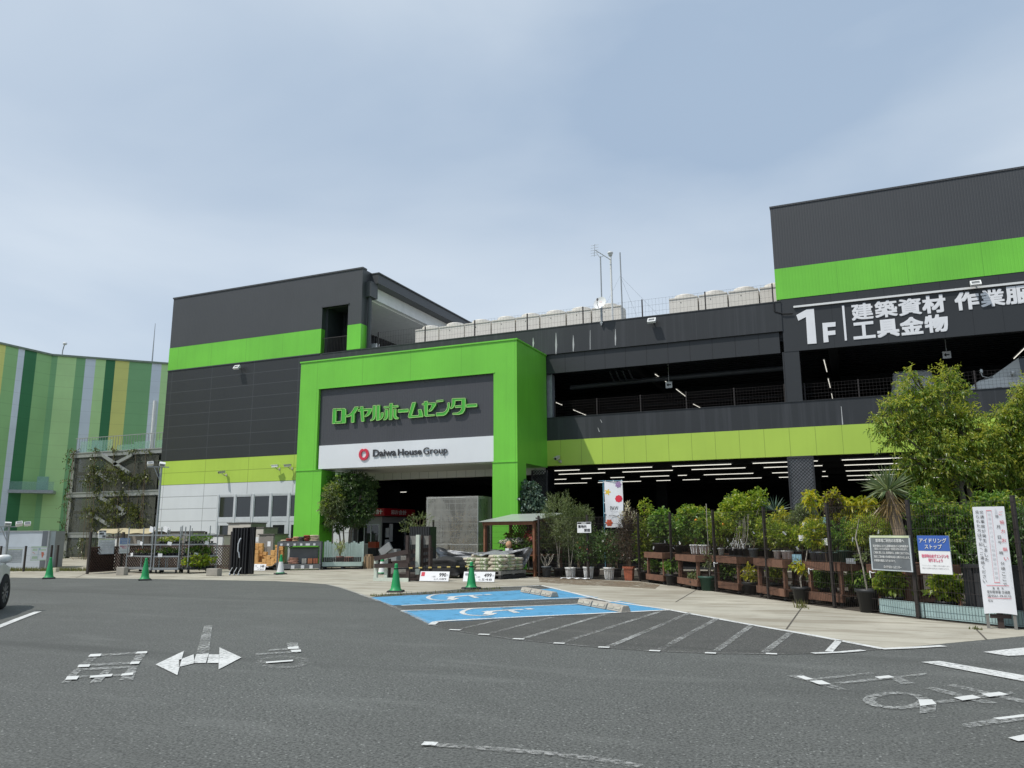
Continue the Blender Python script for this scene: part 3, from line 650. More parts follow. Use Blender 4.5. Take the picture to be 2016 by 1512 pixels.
# ================================================================ things fixed to the store
m_acc = mat('ac_cabinet', (.70, .67, .61), .5, amt=.05, streak=.08); m_fan = mat('ac_cowl', (.66, .63, .57), .5, amt=.05)
YA = W+2.0
def ac_unit(x0, x1, zt, label, fans=1, group='air conditioners along the roof edge'):
    zb = 9.3; w = x1-x0
    t = thing('air_conditioner', label, 'air conditioner', ((x0+x1)/2, YA+.5, zb), 0, group)
    b = MB(); b.box(-w/2+.01, w/2-.01, -.45, .45, .1, zt-zb); b.box(-w/2+.01, w/2-.01, -.48, -.45, zt-zb-.06, zt-zb)
    b.box(-w/2+.05, -w/2+.2, -.4, .4, 0, .1); b.box(w/2-.2, w/2-.05, -.4, .4, 0, .1)
    b.build('cabinet', m_acc, t)
    s = MB()
    for i in range(9): s.box(-w/2+.1, -.05, -.455, -.45, .25+i*.14, .3+i*.14)
    s.build('grille', mat('ac_grille', (.60, .57, .52), .6) if 'ac_grille' not in bpy.data.materials else bpy.data.materials['ac_grille'], t)
    for k in range(fans):
        cx_ = (k-(fans-1)/2)*.8
        MB().lathe([(.47, 0), (.47, .1), (.44, .15), (.36, .18), (.33, .15), (.1, .12), (.0, .12)], 20, (cx_, 0, zt-zb)).build('fan_cowl', m_fan, t)
    for (x, z) in ((-.1, .62*(zt-zb)), (-.1, .95*(zt-zb)-.12)): MB().cbox((x, -.455, z), (.03, .01, .05)).build('latch', m_blk2, t)
pxs = [(817,863),(864,913),(914,965),(967,1013),(1015,1061),(1063,1113),(1115,1163),(1165,1223)]
zts = [F(a, y, YA).z for a, y in ((817,641),(864,637),(914,627),(967,623),(1015,618),(1063,611),(1115,604),(1165,599))]
nm = ('at the canopy end of the long roof row', 'second from the canopy in the long roof row', 'third from the canopy in the long roof row', 'left of the middle of the long roof row', 'right of the middle of the long roof row', 'third from the masts in the long roof row', 'second from the masts in the long roof row', 'behind the satellite dish below the masts')
for (a, c2), z_, l in zip(pxs, zts, nm): ac_unit(F(a, 640, YA).x, F(c2, 640, YA).x, 11.68, 'beige air conditioner '+l)
pg = [(1316,1373),(1375,1432),(1434,1494),(1496,1556)]
nm = ('beige rooftop air conditioner left end of the short row by the tower', 'beige rooftop air conditioner second of the short row by the tower', 'beige rooftop air conditioner third of the short row by the tower', 'beige rooftop air conditioner half hidden behind the tower edge')
for (a, c2), l in zip(pg, nm): ac_unit(F(a, 590, YA).x, F(c2, 590, YA).x, 11.68, l)
p = F(730, 678, W+1.2); t = thing('condenser_box', 'small white condenser box below the canopy at the roof edge', 'air conditioner', (p.x, W+1.3, 10.3))
MB().box(-.35, .35, -.15, .15, 0, .62).box(-.37, .37, -.17, .17, .62, .65).build('cabinet', m_wht, t); s = MB()
for i in range(8): s.box(-.3, .1, -.16, -.15, .1+i*.06, .12+i*.06)
s.build('grille', m_galv, t)
def mesh_fence(name, label, A, B, z0, z1, dx=.1, dz=.18, post=2.0, wire=.004, pm=None, wm=None, pr=.025, group=None):
    A, B = V(A), V(B); L = (B-A).length; d = (B-A)/L; n = max(1, round(L/post))
    t = thing(name, label, 'fence', (A.x, A.y, z0), math.atan2(d.y, d.x), group)
    b = MB(); h = z1-z0; k = int(L/dx)
    for i in range(k+1):
        x = i*L/k; b.box(x-wire/2, x+wire/2, -wire/2, wire/2, .04, h)
    q = int(h/dz)
    for i in range(q+1):
        z = .05+(h-.06)*i/q; b.box(0, L, -wire*1.2, wire*.2, z-wire/2, z+wire/2)
    b.build('wire_mesh', wm or m_iron, t)
    for i in range(n+1): MB().box(i*L/n-pr, i*L/n+pr, .01, .01+2*pr, 0, h+.03).build('post', pm or m_iron, t)
    return t
YR = W+.7
mesh_fence('mesh_fence', 'brown wire mesh fence along the roof edge in front of the air conditioners', (-21.2, YR, 0), (-2.3, YR, 0), 9.4, 11.37, dx=.15, dz=.25, post=2.6)
mesh_fence('mesh_fence', 'low dark mesh railing along the upper deck left of the square column', (-11.7, W+.45, 0), (-2.1, W+.45, 0), 5.9, 7.12, dx=.12, dz=.12, post=2.0, wire=.005)
mesh_fence('mesh_fence', 'low dark mesh railing along the upper deck under the white lettering', (-1.35, W+.45, 0), (14, W+.45, 0), 5.9, 7.1, dx=.12, dz=.12, post=2.0, wire=.005)
# aerials and dish on the parapet
def P3(x, y, Y=W+1.0): return F(x, y, Y)
YM = W+1.0
t = thing('tv_aerial', 'yagi television aerial on a thin grey mast above the dish', 'aerial', (P3(1185, 600).x, YM, 9.3))
o = wloc(t)
MB().tube([V((0, 0, 0)), P3(1182, 505, YM)-o], .03, 8).build('mast', m_galv, t)
b = MB(); a0, a1 = P3(1171, 492, YM)-o, P3(1203, 512, YM)-o; b.tube([a0, a1], .018, 6); b.tube([P3(1171,481,YM)-o, P3(1170,505,YM)-o], .012, 5)
for i in range(5):
    c_ = (P3(1163, 484+i*5, YM)-o); e_ = (P3(1178, 481.5+i*5, YM)-o); b.tube([c_, e_], .008, 4)
for i in range(7):
    c_ = a0.lerp(a1, .15+i*.13); b.tube([c_+V((0, -.18, 0)), c_+V((0, .18, 0))], .007, 4)
b.tube([P3(1174, 497, YM)-o, P3(1181, 507, YM)-o, P3(1188, 504, YM)-o], .012, 5)
b.build('antenna', m_galv, t)
t = thing('camera_pole', 'pale pole with a white round sensor head behind the air conditioners', 'pole', (P3(1203, 600).x, YM+.2, 9.3)); o = wloc(t)
MB().tube([(0, 0, 0), P3(1202, 504, YM+.2)-o], .045, 8).build('pole', m_wht, t)
c_ = P3(1201.5, 500, YM+.2)-o; MB().lathe([(0, -.1), (.08, -.1), (.1, 0), (.13, .02), (.13, .08), (.0, .1)], 14, tuple(c_)).build('sensor_head', m_wht, t)
t = thing('lightning_rod', 'bare dark mast standing right of the sensor pole on the roof', 'mast', (P3(1222, 600).x, YM+.3, 9.3)); o = wloc(t)
MB().tube([(0, 0, 0), P3(1220.5, 497, YM+.3)-o], .03, 8).build('mast', m_galv, t)
b = MB(); h_ = P3(1221, 543, YM+.3)-o
for dx_, dy_ in ((1.5, .5), (-1.4, .6), (.3, 2.2)): b.tube([h_, (dx_, dy_, 1.6)], .004, 4)
b.build('guy_wire', m_galv, t)
t = thing('satellite_dish', 'round white satellite dish mounted on the roof parapet', 'satellite dish', (P3(1184, 625, W-.1).x, W-.12, 10.2)); o = wloc(t)
MB().tube([(0, 0, 0), (0, 0, .8), (0, .02, 1.1)], .035, 8).cbox((0, .02, .12), (.12, .1, .06)).build('mount', m_galv, t)
dc = F(1182.5, 599, W-.25)-o
d = MB(); R_ = .29; dirn = V((-.15, -1, .45)).normalized(); rot = dirn.to_track_quat('Z', 'Y').to_matrix()
vs = []; fs = []
for i in range(7):
    r_ = R_*i/6
    for j in range(24):
        q = 2*math.pi*j/24; vs.append(dc+rot @ V((r_*math.cos(q), r_*math.sin(q)*1.12, .35*r_*r_/R_)))
for i in range(6):
    for j in range(24): fs.append((i*24+j, i*24+(j+1) % 24, (i+1)*24+(j+1) % 24, (i+1)*24+j))
d.add(vs, fs, smooth=True); d.add([v-dirn*.012 for v in vs], [f[::-1] for f in fs], smooth=True); d.build('dish', m_wht, t)
MB().tube([dc+rot @ V((0, -.3, .05)), dc+rot @ V((0, -.2, .3)), dc+rot @ V((0, -.02, .34))], .012, 6).cbox(dc+rot @ V((0, 0, .34)), (.06, .1, .06), rot=rot).build('feed_arm', m_blk2, t)
join(lg := MB(), text_mb('A5', -.05, .05, -.025, .025, 0), (0, 0, 0)); lg2 = MB(); lg2.add([dc+rot @ V((-v[0], v[2]+.1, .045)) for v in lg.v], lg.f); lg2.build('dish_lettering', mat('red_ink', (.6, .05, .05), .5), t)
# flood lamps and cameras on the walls
m_lens = glassm('lamp_lens', (.25, .26, .26), .15)
def flood(px, py, label, Y=W, k=1.0, group='wall flood lamps'):
    p = F(px, py, Y-.3*k); t = thing('flood_lamp', label, 'flood lamp', (p.x, Y, p.z), 0, group)
    rot = M4.Rotation(math.radians(-38), 3, 'X'); a = .17*k; h = .12*k
    MB().bar((0, -.02, .02), (0, -.26*k, -.0), .05*k, .02).bar((-.15*k, -.26*k, 0), (.15*k, -.26*k, 0), .03, .03).build('bracket', m_wht, t)
    b = MB()
    for x0, x1, z0, z1 in ((-a, a, h*.6, h), (-a, a, -h, -h*.6), (-a, -a*.75, -h*.6, h*.6), (a*.75, a, -h*.6, h*.6)):
        b.add([rot @ V((x, y, z))+V((0, -.3*k, 0)) for z in (z0, z1) for x, y in ((x0, -.05), (x1, -.05), (x1, .05), (x0, .05))], [(0,3,2,1),(4,5,6,7),(0,1,5,4),(1,2,6,5),(2,3,7,6),(3,0,4,7)])
    b.build('housing', m_wht, t)
    MB().cbox(V((0, -.3*k, 0))+rot @ V((0, -.0, 0)), (a*1.5, .03, h*1.2), rot=rot).build('lens', m_lens, t)
flood(466, 723, 'white flood lamp on the charcoal wall just under the left green band')
flood(1283, 631, 'white flood lamp on the dark roof parapet above the open deck')
flood(1921, 558, 'white flood lamp above the white light rail over the lettering')
m_cam = mat('camera_body', (.50, .48, .42), .5, amt=.06)
def cctv(px, py, dirn, label, Y=W, m=None):
    p = F(px, py, Y-.28); t = thing('security_camera', label, 'security camera', (p.x, Y, p.z), 0, 'security cameras on the lime band')
    d = V(dirn).normalized(); rot = d.to_track_quat('Y', 'Z').to_matrix(); c_ = V((0, -.3, 0))
    MB().tube([(.05, 0, -.12), (.05, -.15, -.16), (.0, -.28, -.06)], .018, 6).cbox((.05, -.01, -.12), (.1, .03, .12)).build('bracket', m_cam, t)
    MB().cbox(c_, (.11, .34, .1), rot=rot).cbox(c_+rot @ V((0, .02, .065)), (.14, .4, .02), rot=rot).build('housing', m or m_cam, t)
    MB().cbox(c_+rot @ V((0, .172, 0)), (.08, .006, .07), rot=rot).build('lens', m_black, t)
cctv(437, 930, (-.45, -1, -.2), 'beige security camera alone on the left lime band')
cctv(542, 918, (-1, -.15, -.05), 'pale security camera on the lime band, left of the pair by the portal', m=m_wht)
cctv(567, 917, (-1, -.5, -.1), 'grey security camera on the lime band closest to the portal')
cctv(1097, 902, (-.1, -1, -.3), 'grey security camera on the lime fascia right of the portal')
# arrow signs hung in the upper deck
def arrow_sign(px, py, label):
    p = F(px, py, W+1.6); t = thing('arrow_sign', label, 'sign', (p.x, W+1.6, p.z-.13))
    MB().box(-.14, .14, -.02, .02, 0, .27).tube([(0, 0, .27), (0, 0, 1.2)], .012, 6).build('sign_board', m_wht, t)
    b = MB(); b.add([(x, -.024, z+.135) for x, z in ((-.1, 0), (-.02, .08), (-.02, .025), (.09, .025), (.09, -.025), (-.02, -.025), (-.02, -.08))], [(0,1,2,3,4,5,6)][:1]); b.f = [(6,5,4,3,2,1,0)]
    b.build('arrow', m_black, t)
arrow_sign(1317, 758, 'small white arrow sign under the deck ceiling beside the slanting light')
arrow_sign(1864, 699, 'small white arrow sign under the deck ceiling above the tree')
# ---------------------------------------------------------------- strip lights
m_tube = emis('lit_tube', (1.0, .97, .86), .95); m_fit = mat('light_fitting', (.10, .10, .10), .5)
def striplight(p, q, label, group, r=.015):
    p, q = V(p), V(q); c_ = (p+q)/2; t = thing('strip_light', label, 'strip light', c_, 0, group)
    b = MB(); b.tube([p-c_, q-c_], r, 8); b.build('tube', m_tube, t)
    d = (q-p).normalized(); MB().bar(p-c_-d*.05+V((0, 0, r+.03)), q-c_+d*.05+V((0, 0, r+.03)), .09, .05).build('fitting', m_fit, t)
k, ox, oy = 3.36, 1050, 650
rows = [('nearest', 4.12, [(140,908,305,903),(428,898,785,886),(918,882,1308,868),(1450,864,1683,857),(1840,852,1880,850)]),
 ('second', 4.12, [(168,949,475,939),(590,935,922,926),(1047,922,1403,911),(1525,909,1690,903),(1850,899,1912,895)]),
 ('third', 4.12, [(140,986,218,984),(318,980,385,977),(510,974,602,970),(708,967,898,963),(957,962,1015,959),(1128,958,1455,946),(1580,945,1690,941),(1913,935,1933,934)]),
 ('fourth', 4.12, [(140,1013,355,1007),(428,1008,460,1007),(518,1003,632,999),(635,1000,712,997),(814,996,907,993),(988,991,1100,987),(1207,986,1510,977),(1625,974,1690,972),(1910,968,1948,966)])]
def lightrow(lst, crop, z, lab, grp):
    k, ox, oy = crop
    P = [(G(ox+a/k, oy+b/k, z), G(ox+c/k, oy+d/k, z)) for a, b, c, d in lst]
    ys = sorted((p.y+q.y)/2 for p, q in P); ym = max(ys[len(ys)//2], W+.8)
    for (a, b, c, d) in lst:
        p, q = F(ox+a/k, oy+b/k, ym), F(ox+c/k, oy+d/k, ym); p.z = q.z = min(z, (p.z+q.z)/2)
        striplight(p, q, lab, grp)
for n_, z, l in rows: lightrow(l, (k, ox, oy), z, f'lit white strip light in the {n_} ceiling row behind the plants', f'strip lights in the {n_} ground floor row')
lightrow([(1005,415,1445,400)], (5.04, 600, 850), 4.0, 'lit strip light hung just behind the portal, longest one there', 'strip lights seen through the portal')
lightrow([(1595,390,1985,375)], (5.04, 600, 850), 4.0, 'lit strip light touching the right portal column at its top', 'strip lights seen through the portal')
lightrow([(1380,458,1785,444)], (5.04, 600, 850), 4.0, 'lit strip light lowest of those seen through the portal', 'strip lights seen through the portal')
lightrow([(730,565,790,563),(843,603,928,600),(950,599,1008,597),(720,659,808,656),(665,661,700,660)], (5.04, 600, 850), 3.6, 'short lit tube added for a reflection deep behind the red booth canopy', 'tubes added for reflections above the red canopy')  # tubes added in place of strip lights mirrored in the glass
R_ = (4.32, 1650, 700)
for i, l in enumerate(([(30,870,580,845),(1000,835,1280,825)], [(52,931,580,915),(890,905,1260,890)], [(65,980,550,968),(735,960,1240,945)], [(75,1023,520,1010),(685,1005,1150,993),(1350,985,1560,978)], [(85,1057,440,1050),(670,1043,1080,1030),(1255,1027,1580,1018)])):
    lightrow(l, R_, 4.12, f'lit strip light in row {("one","two","three","four","five")[i]} behind the golden tipped tree'.replace('row one', 'the top row').replace('row two', 'the row under the top one').replace('row three', 'the middle row').replace('row four', 'the row above the lowest').replace('row five', 'the lowest row'), f'strip lights right of the pillar {i}'.replace(' 0', ', top row').replace(' 1', ', next row').replace(' 2', ', middle row').replace(' 3', ', lower row').replace(' 4', ', lowest row'))
def decklight(x, y, x2, y2, label, Y1):
    a = F(ox+x/k, oy+y/k, Y1); z = min(a.z, 8.3); b_ = G(ox+x2/k, oy+y2/k, z) if (oy+y2/k) < 1000 else a
    if b_.y < Y1 or b_.y > W+28: b_ = V((a.x-.3, Y1+2.4, z))
    a.z = z; striplight(a, b_, label, 'strip lights on the upper deck', .014)
for (x, y, x2, y2, l, Y1) in ((805,278,890,350,'slanting lit strip light hung above the arrow sign on the deck',W+2),(945,390,1010,440,'slanting lit strip light just below the arrow sign on the deck',W+6),(1057,478,1108,515,'slanting lit strip light crossing the deck railing in its middle',W+11),
    (110,463,190,495,'slanting lit strip light at the deck end next to the portal',W+4.5),(263,527,350,563,'slanting lit strip light over the railing near the portal',W+9),(1922,195,1942,275,'steep lit strip light right of the square deck column, highest',W+2),(1950,322,1964,380,'steep lit strip light right of the square column, middle one',W+5),(1973,420,1980,458,'steep lit strip light right of the square column, at the railing',W+9)):
    decklight(x, y, x2, y2, l, Y1)
a = F(2028, 675, W+2); b_ = F(1996, 706, W+6); b_.z = a.z = 8.0
striplight(F(2028, 675, W+2.0), F(1996, 706, W+3.2), 'lit strip light above the white van roof at the deck', 'strip lights on the upper deck', .016)
# ================================================================ striped hall on the left
ZT2 = 15.0
SG = {'y': (.74, .74, .22), 'm': (.31, .56, .23), 'w': (.70, .76, .82), 'd': (.035, .19, .07), 'M': (.23, .47, .21), 'l': (.52, .78, .34)}
hall = thing('striped_hall', 'tall windowless hall painted in vertical green, white and yellow stripes', 'building', (-53, 40, 0))
mats_h = []
for k_ in SG:
    mats_h.append(panel('hall_stripe', SG[k_], pz=.9, w=.03, seam=.86, streak=.06, rough=.6))
ki = {k_: i for i, k_ in enumerate(SG)}
A0, A1 = G(0, 677, ZT2), G(102.5, 700, ZT2); B1 = G(331, 717, ZT2)
def alongL(x): 
    y = 677+(x/102.5)*23; return G(x, y, ZT2)
def alongR(x): 
    y = 700+((x-102.5)/228.5)*17; return G(x, y, ZT2)
def wall(segs, fn, name, ext0=None, ext1=None):
    b = MB()
    for i, (x0, x1, c_) in enumerate(segs):
        p, q = fn(x0), fn(x1)
        if i == 0 and ext0: p = p+(p-q).normalized()*ext0
        if i == len(segs)-1 and ext1: q = q+(q-p).normalized()*ext1
        b.quad((p.x, p.y, 0), (q.x, q.y, 0), (q.x, q.y, ZT2), (p.x, p.y, ZT2), ki[c_])
        d_ = (q-p).normalized(); nb = V((-d_.y, d_.x, 0))*.5
        b.quad((p.x+nb.x, p.y+nb.y, 0), (p.x+nb.x, p.y+nb.y, ZT2), (q.x+nb.x, q.y+nb.y, ZT2), (q.x+nb.x, q.y+nb.y, 0), ki[c_])
    return b.build(name, mats_h, hall, world=True)
wall([(0,12,'y'),(12,37,'m'),(37,49.5,'w'),(49.5,73,'d'),(73,102.5,'m')], alongL, 'striped_wall', ext0=30)
wall([(102.5,114,'M'),(114,151,'l'),(151,169,'M'),(169,189,'w'),(189,209,'l'),(209,227.5,'d'),(227.5,255,'y'),(255,299.5,'M'),(299.5,318.5,'w'),(318.5,331,'l')], alongR, 'striped_wall', ext1=14)
dl_ = (A0-A1).normalized(); dr_ = (B1-A1).normalized()
b = MB()
for d_, L in ((dl_, 35), (dr_, 22)):
    nn = V((d_.y, -d_.x, 0));  nn = nn if nn.dot(V((0, 0, 0))-A1) > 0 else -nn
    p = A1+nn*.12; q = p+d_*L; bk = -nn*.7
    b.prism([V((p.x, p.y, ZT2-.02)), V((q.x, q.y, ZT2-.02)), V((q.x, q.y, ZT2+.12)), V((p.x, p.y, ZT2+.12))], bk)
b.build('roof_edge', mat('grey_coping', (.20, .25, .19), .6), hall, world=True)
# door, small balcony with glass rail, white pipe
def hallpt(px, py, fn, d=.0):
    p = fn(px); e = _ray(px, py); k_ = (p.x*p.x+p.y*p.y)**.5/(e.x*e.x+e.y*e.y)**.5
    return EYEP+e*k_
m_mint = mat('mint_door', (.30, .52, .40), .5); m_gl = glassm('rail_glass', (.25, .45, .38), .08, .28)
def hallquad(name, px0, px1, py0, py1, fn, m, off, thick=.06):
    a, c2 = fn((px0+px1)/2), None
    p, q = fn(px0), fn(px1); d_ = (q-p).normalized(); nn = V((d_.y, -d_.x, 0)); nn = nn if nn.dot(-p) > 0 else -nn
    z0 = hallpt((px0+px1)/2, py1, fn).z; z1 = hallpt((px0+px1)/2, py0, fn).z
    p = p+nn*off; q = q+nn*off
    return MB().prism([V((p.x, p.y, z0)), V((q.x, q.y, z0)), V((q.x, q.y, z1)), V((p.x, p.y, z1))], -nn*thick).build(name, m, hall, world=True)
hallquad('door', 92, 122, 939, 967, alongR, m_mint, .08); hallquad('balcony_slab', 40, 138, 967, 973, alongR, m_galv, 1.6, 1.6); hallquad('balcony_glass', 42, 138, 951, 967, alongR, m_gl, 1.55, .03)
hallquad('vent_door', 197, 217, 868, 888, alongR, m_mint, .08)
b = MB(); q1 = hallpt(305, 790, alongR); q2 = hallpt(297, 886, alongR); v_ = V((-q1.x, -q1.y, 0)).normalized()*.3
b.tube([V((q1.x, q1.y, 0))+v_, V((q1.x, q1.y, q1.z))+v_], .12, 8); b.build('vent_pipe', m_wht, hall, world=True)
p = alongR(287); t = thing('lightning_rod', 'thin lightning rod rising from the roof of the striped hall', 'mast', (p.x, p.y+.6, ZT2)); MB().tube([(0, 0, 0), (0, 0, 3.4)], [.06, .02], 6).build('mast', m_galv, t)
p = alongR(115); t = thing('roof_lamp', 'small lamp on a bent arm on the striped hall roof', 'lamp', (p.x, p.y+.3, ZT2)); MB().tube([(0, 0, 0), (0, 0, .5), (.25, -.1, .85), (.3, -.1, .95)], .04, 6).build('arm', m_galv, t); MB().blob((.32, -.1, 1.0), (.16, .16, .12)).build('lamp_head', m_wht, t)
# ---------------------------------------------------------------- curved grey wall with notices
m_gw = panel('grey_wall_panel', (.40, .44, .48), pz=.28, w=.012, seam=.8, streak=.1, rough=.6)
m_gw2 = mat('grey_wall_top', (.45, .50, .55), .5, amt=.06); m_gwd = mat('dark_grey_wall', (.20, .215, .23), .6, amt=.1)
pts = [G(x, y) for x, y in ((-60,1122),(-20,1121),(20,1119.5),(60,1119.5),(92,1120))]
t = thing('grey_wall', 'low curved grey wall at the foot of the striped hall', 'wall', pts[2])
def wallrun(P, off, th, z0, z1):
    f_, k_ = [], []
    for i, p in enumerate(P):
        d_ = (P[min(i+1, len(P)-1)]-P[max(i-1, 0)]).normalized(); nn = V((-d_.y, d_.x, 0)); f_.append(p+nn*off); k_.append(p+nn*(off+th))
    return MB().prism([V((p.x, p.y, z0)) for p in f_+k_[::-1]], (0, 0, z1-z0))
pts = [G(x, 1120.0-.6*math.sin((x+60)/152*3.14)) for x in range(-60, 95, 8)]
wallrun(pts, 0, .3, 0, .92).build('plinth', m_gw, t, world=True); wallrun(pts, .03, .25, .93, 1.6).build('upper_panel', m_gw2, t, world=True); wallrun(pts, -.01, .32, 1.6, 1.64).build('coping', m_galv, t, world=True)
q = G(122, 1115); p = pts[-1]; d_ = (q-p).normalized(); nn = V((-d_.y, d_.x, 0))*.3
MB().prism([V((p.x, p.y, 0)), V((q.x, q.y, 0)), V((q.x, q.y, 1.62)), V((p.x, p.y, 1.62))], nn).build('return_wall', m_gwd, t, world=True)
MB().tube([p+V((.05, -.08, 0)), p+V((.05, -.08, 1.63))], .05, 8).build('downpipe', m_galv, t, world=True)
m_grass = leafm('dry_grass', (.09, .12, .03), (.2, .2, .07), (.16, .13, .06))
def grass(px, n, h, name='grass', w=.5):
    b = MB(); P = [G(*p) for p in px]
    for i in range(n):
        u = rnd.random()*(len(P)-1); k_ = int(u); p = P[k_].lerp(P[k_+1], u-k_)+V((rnd.uniform(-w, w), rnd.uniform(-w, w), 0))
        a = rnd.random()*6.28; l = h*rnd.uniform(.4, 1.2); e = V((math.cos(a), math.sin(a), 0))
        b.add([p-e*.012, p+e*.012, p+V((e.y*l*.4, -e.x*l*.4, l))], [(0, 1, 2)])
    return tag(b.build(name, m_grass), kind='stuff')
grass([(-40,1125),(20,1124),(100,1124),(170,1124)], 2200, .16, w=.35)
MB_ = MB
def notice(px0, px1, py0, py1, Y_at, name, label, cat, paint, frame=None, group=None, thick=.02, facing=None):
    """flat board hung at a surveyed spot; paint: list of (material, function adding shapes in board units 0..1)"""
    c_ = Y_at; w = abs(px1-px0); a = F(px0, py1, c_); d_ = F(px1, py0, c_)
    wd_, ht = d_.x-a.x, d_.z-a.z
    t = thing(name, label, cat, ((a.x+d_.x)/2, c_, a.z), facing or 0, group)
    fin_board(t, wd_, ht, paint, thick)
    return t
def fin_board(t, w, h, paint, thick=.02):
    first = True
    for m, fn, nm_ in paint:
        b = MB(); fn(b, w, h, -thick/2-(.0 if first else .004)); b.build(nm_, m, t); first = False
def rect(x0, x1, z0, z1):
    def f(b, w, h, y): b.add([(-w/2+x*w, y, z*h) for x, z in ((x0, z0), (x1, z0), (x1, z1), (x0, z1))], [(0, 1, 2, 3)])
    return f
def board(b, w, h, y): b.box(-w/2, w/2, y, -y, 0, h)
def lines(lst):
    def f(b, w, h, y):
        for s, x0, x1, z0, z1, bo in lst: join(b, text_mb(s, -w/2+x0*w, -w/2+x1*w, z0*h, z1*h, bo), (0, y, 0))
    return f
def colsv(lst):
    def f(b, w, h, y):
        for s, xc, z0, z1, sz in lst:
            n = len(s); st = (z1-z0)/n
            for i, c_ in enumerate(s):
                if c_ == ' ': continue
                zz = z1-st*(i+.5); k_ = sz*w*(.5 if c_ not in 'へつ' else .4)
                join(b, text_mb(c_, -w/2+xc*w-k_, -w/2+xc*w+k_, zz*h-k_, zz*h+k_, .0, keep=True), (0, y, 0))
    return f
def many(*fs):
    def f(b, w, h, y):
        for g_ in fs: g_(b, w, h, y)
    return f
m_ink = mat('black_ink', (.02, .02, .022), .6); m_red = mat('red_ink_print', (.65, .05, .08), .6); m_pink = mat('pink_ink', (.80, .22, .33), .6); m_blue = mat('blue_print', (.045, .12, .42), .5, amt=.05)
m_slate = mat('slate_print', (.15, .165, .178), .12, amt=.15, scale=5); m_paleg = mat('pale_green_print', (.62, .68, .45), .5); m_frost = mat('clear_laminate_edge', (.48, .53, .56), .2); m_paper = mat('white_paper', (.78, .79, .80), .5, amt=.04); m_greyp = mat('grey_print', (.30, .31, .33), .5)  # slate print lightened: glare on the laminate is mixed into its colour
m_fadew = mat('faded_white_ink', (.85, .86, .87), .6); m_fadeg = mat('faded_board', (.55, .57, .58), .5, amt=.12); m_fadeb = mat('faded_blue_print', (.27, .36, .58), .5)
TXT = [('駐車場ご利用のお客様へ', .17, .86, .80, .90, .03), ('駐車場内における盗難事故及び人身事故等の', .09, .95, .66, .73, .02), ('責任については当店は一切責任を負いかねます。', .12, .92, .58, .65, .02), ('ご利用に際しては、駐車場のみ、お車をとめて下さい。', .09, .96, .47, .54, .02), ('当店にご用の無い方の駐車は固くお断りいたします。', .09, .96, .355, .425, .02), ('お客様の迷惑になりますので、', .09, .62, .245, .315, .02), ('ロイヤルホームセンター', .32, .74, .07, .15, .03)]
def rule_board(t, w, h, faded):
    fin_board(t, w, h, [(m_fadeg if faded else m_slate, board, 'sign_board'), (m_paleg, rect(.02, .98, .93, .99), 'top_stripe'), (m_frost, many(rect(0, .035, 0, .93), rect(.965, 1, 0, .93), rect(.035, .965, 0, .03)), 'laminate_edge'), (m_fadew if faded else m_wht, lines(TXT), 'sign_text')])
def idle_board(t, w, h, faded):
    fin_board(t, w, h, [(m_paper, board, 'sign_board'), (m_fadeb if faded else m_blue, rect(0, 1, .6, 1), 'blue_field'), (m_wht, lambda b, w, h, y: lines([('アイドリング', .07, .93, .81, .93, .03), ('ストップ', .23, .77, .65, .77, .03)])(b, w, h, y-.004), 'sign_title'), (m_pink, lines([('駐車時は必ずエンジンを', .1, .94, .42, .51, .03), ('切りましょう', .3, .74, .31, .4, .03)]), 'sign_text'), (m_greyp, lines([('アイドリングストップ運動にご協力をお願いします。', .08, .94, .19, .23, 0), ('排気ガスは環境や近隣の方々の迷惑になります。', .08, .92, .12, .16, 0)]), 'small_print')])
def smoke_board(t, w, h):
    fin_board(t, w, h, [(m_paper, board, 'sign_board'), (m_ink, many(rect(.02, .98, .82, .97), lines([('敷地内', .08, .66, .45, .72, .03), ('禁煙', .5, .93, .1, .38, .03)])), 'sign_text'), (m_wht, lambda b, w, h, y: rect(.32, .68, .86, .93)(b, w, h, y-.004), 'stripe_caption')])
YN = pts[2].y-.06
def on_wall(px0, px1, py0, py1, base_px, name, label, cat, maker, off=.05):
    """board standing on the ground line under base_px, facing the viewer's side"""
    b0 = G(*base_px); d_ = _ray((px0+px1)/2, 1046); dep = (b0.x*FWD.x+b0.y*FWD.y)
    sc_ = dep/(FWD.x**2+FWD.y**2)**.5
    e = _ray((px0+px1)/2, (py0+py1)/2); k_ = b0.length/((e.x**2+e.y**2)**.5); p = EYEP+e*k_*((b0.x**2+b0.y**2)**.5/b0.length)
    dist = (p-EYEP).dot(FWD); w = abs(px1-px0)*dist/FPX*1.02; h = abs(py1-py0)*dist/FPX
    ang = math.atan2(-p.x, p.y)
    t = thing(name, label, cat, (p.x, p.y, p.z-h/2), ang); maker(t, w, h); return t
on_wall(17, 41, 1081, 1108, (29, 1121.5), 'notice_board', 'faded grey parking notice on the curved grey wall', 'sign', lambda t, w, h: rule_board(t, w, h, True))
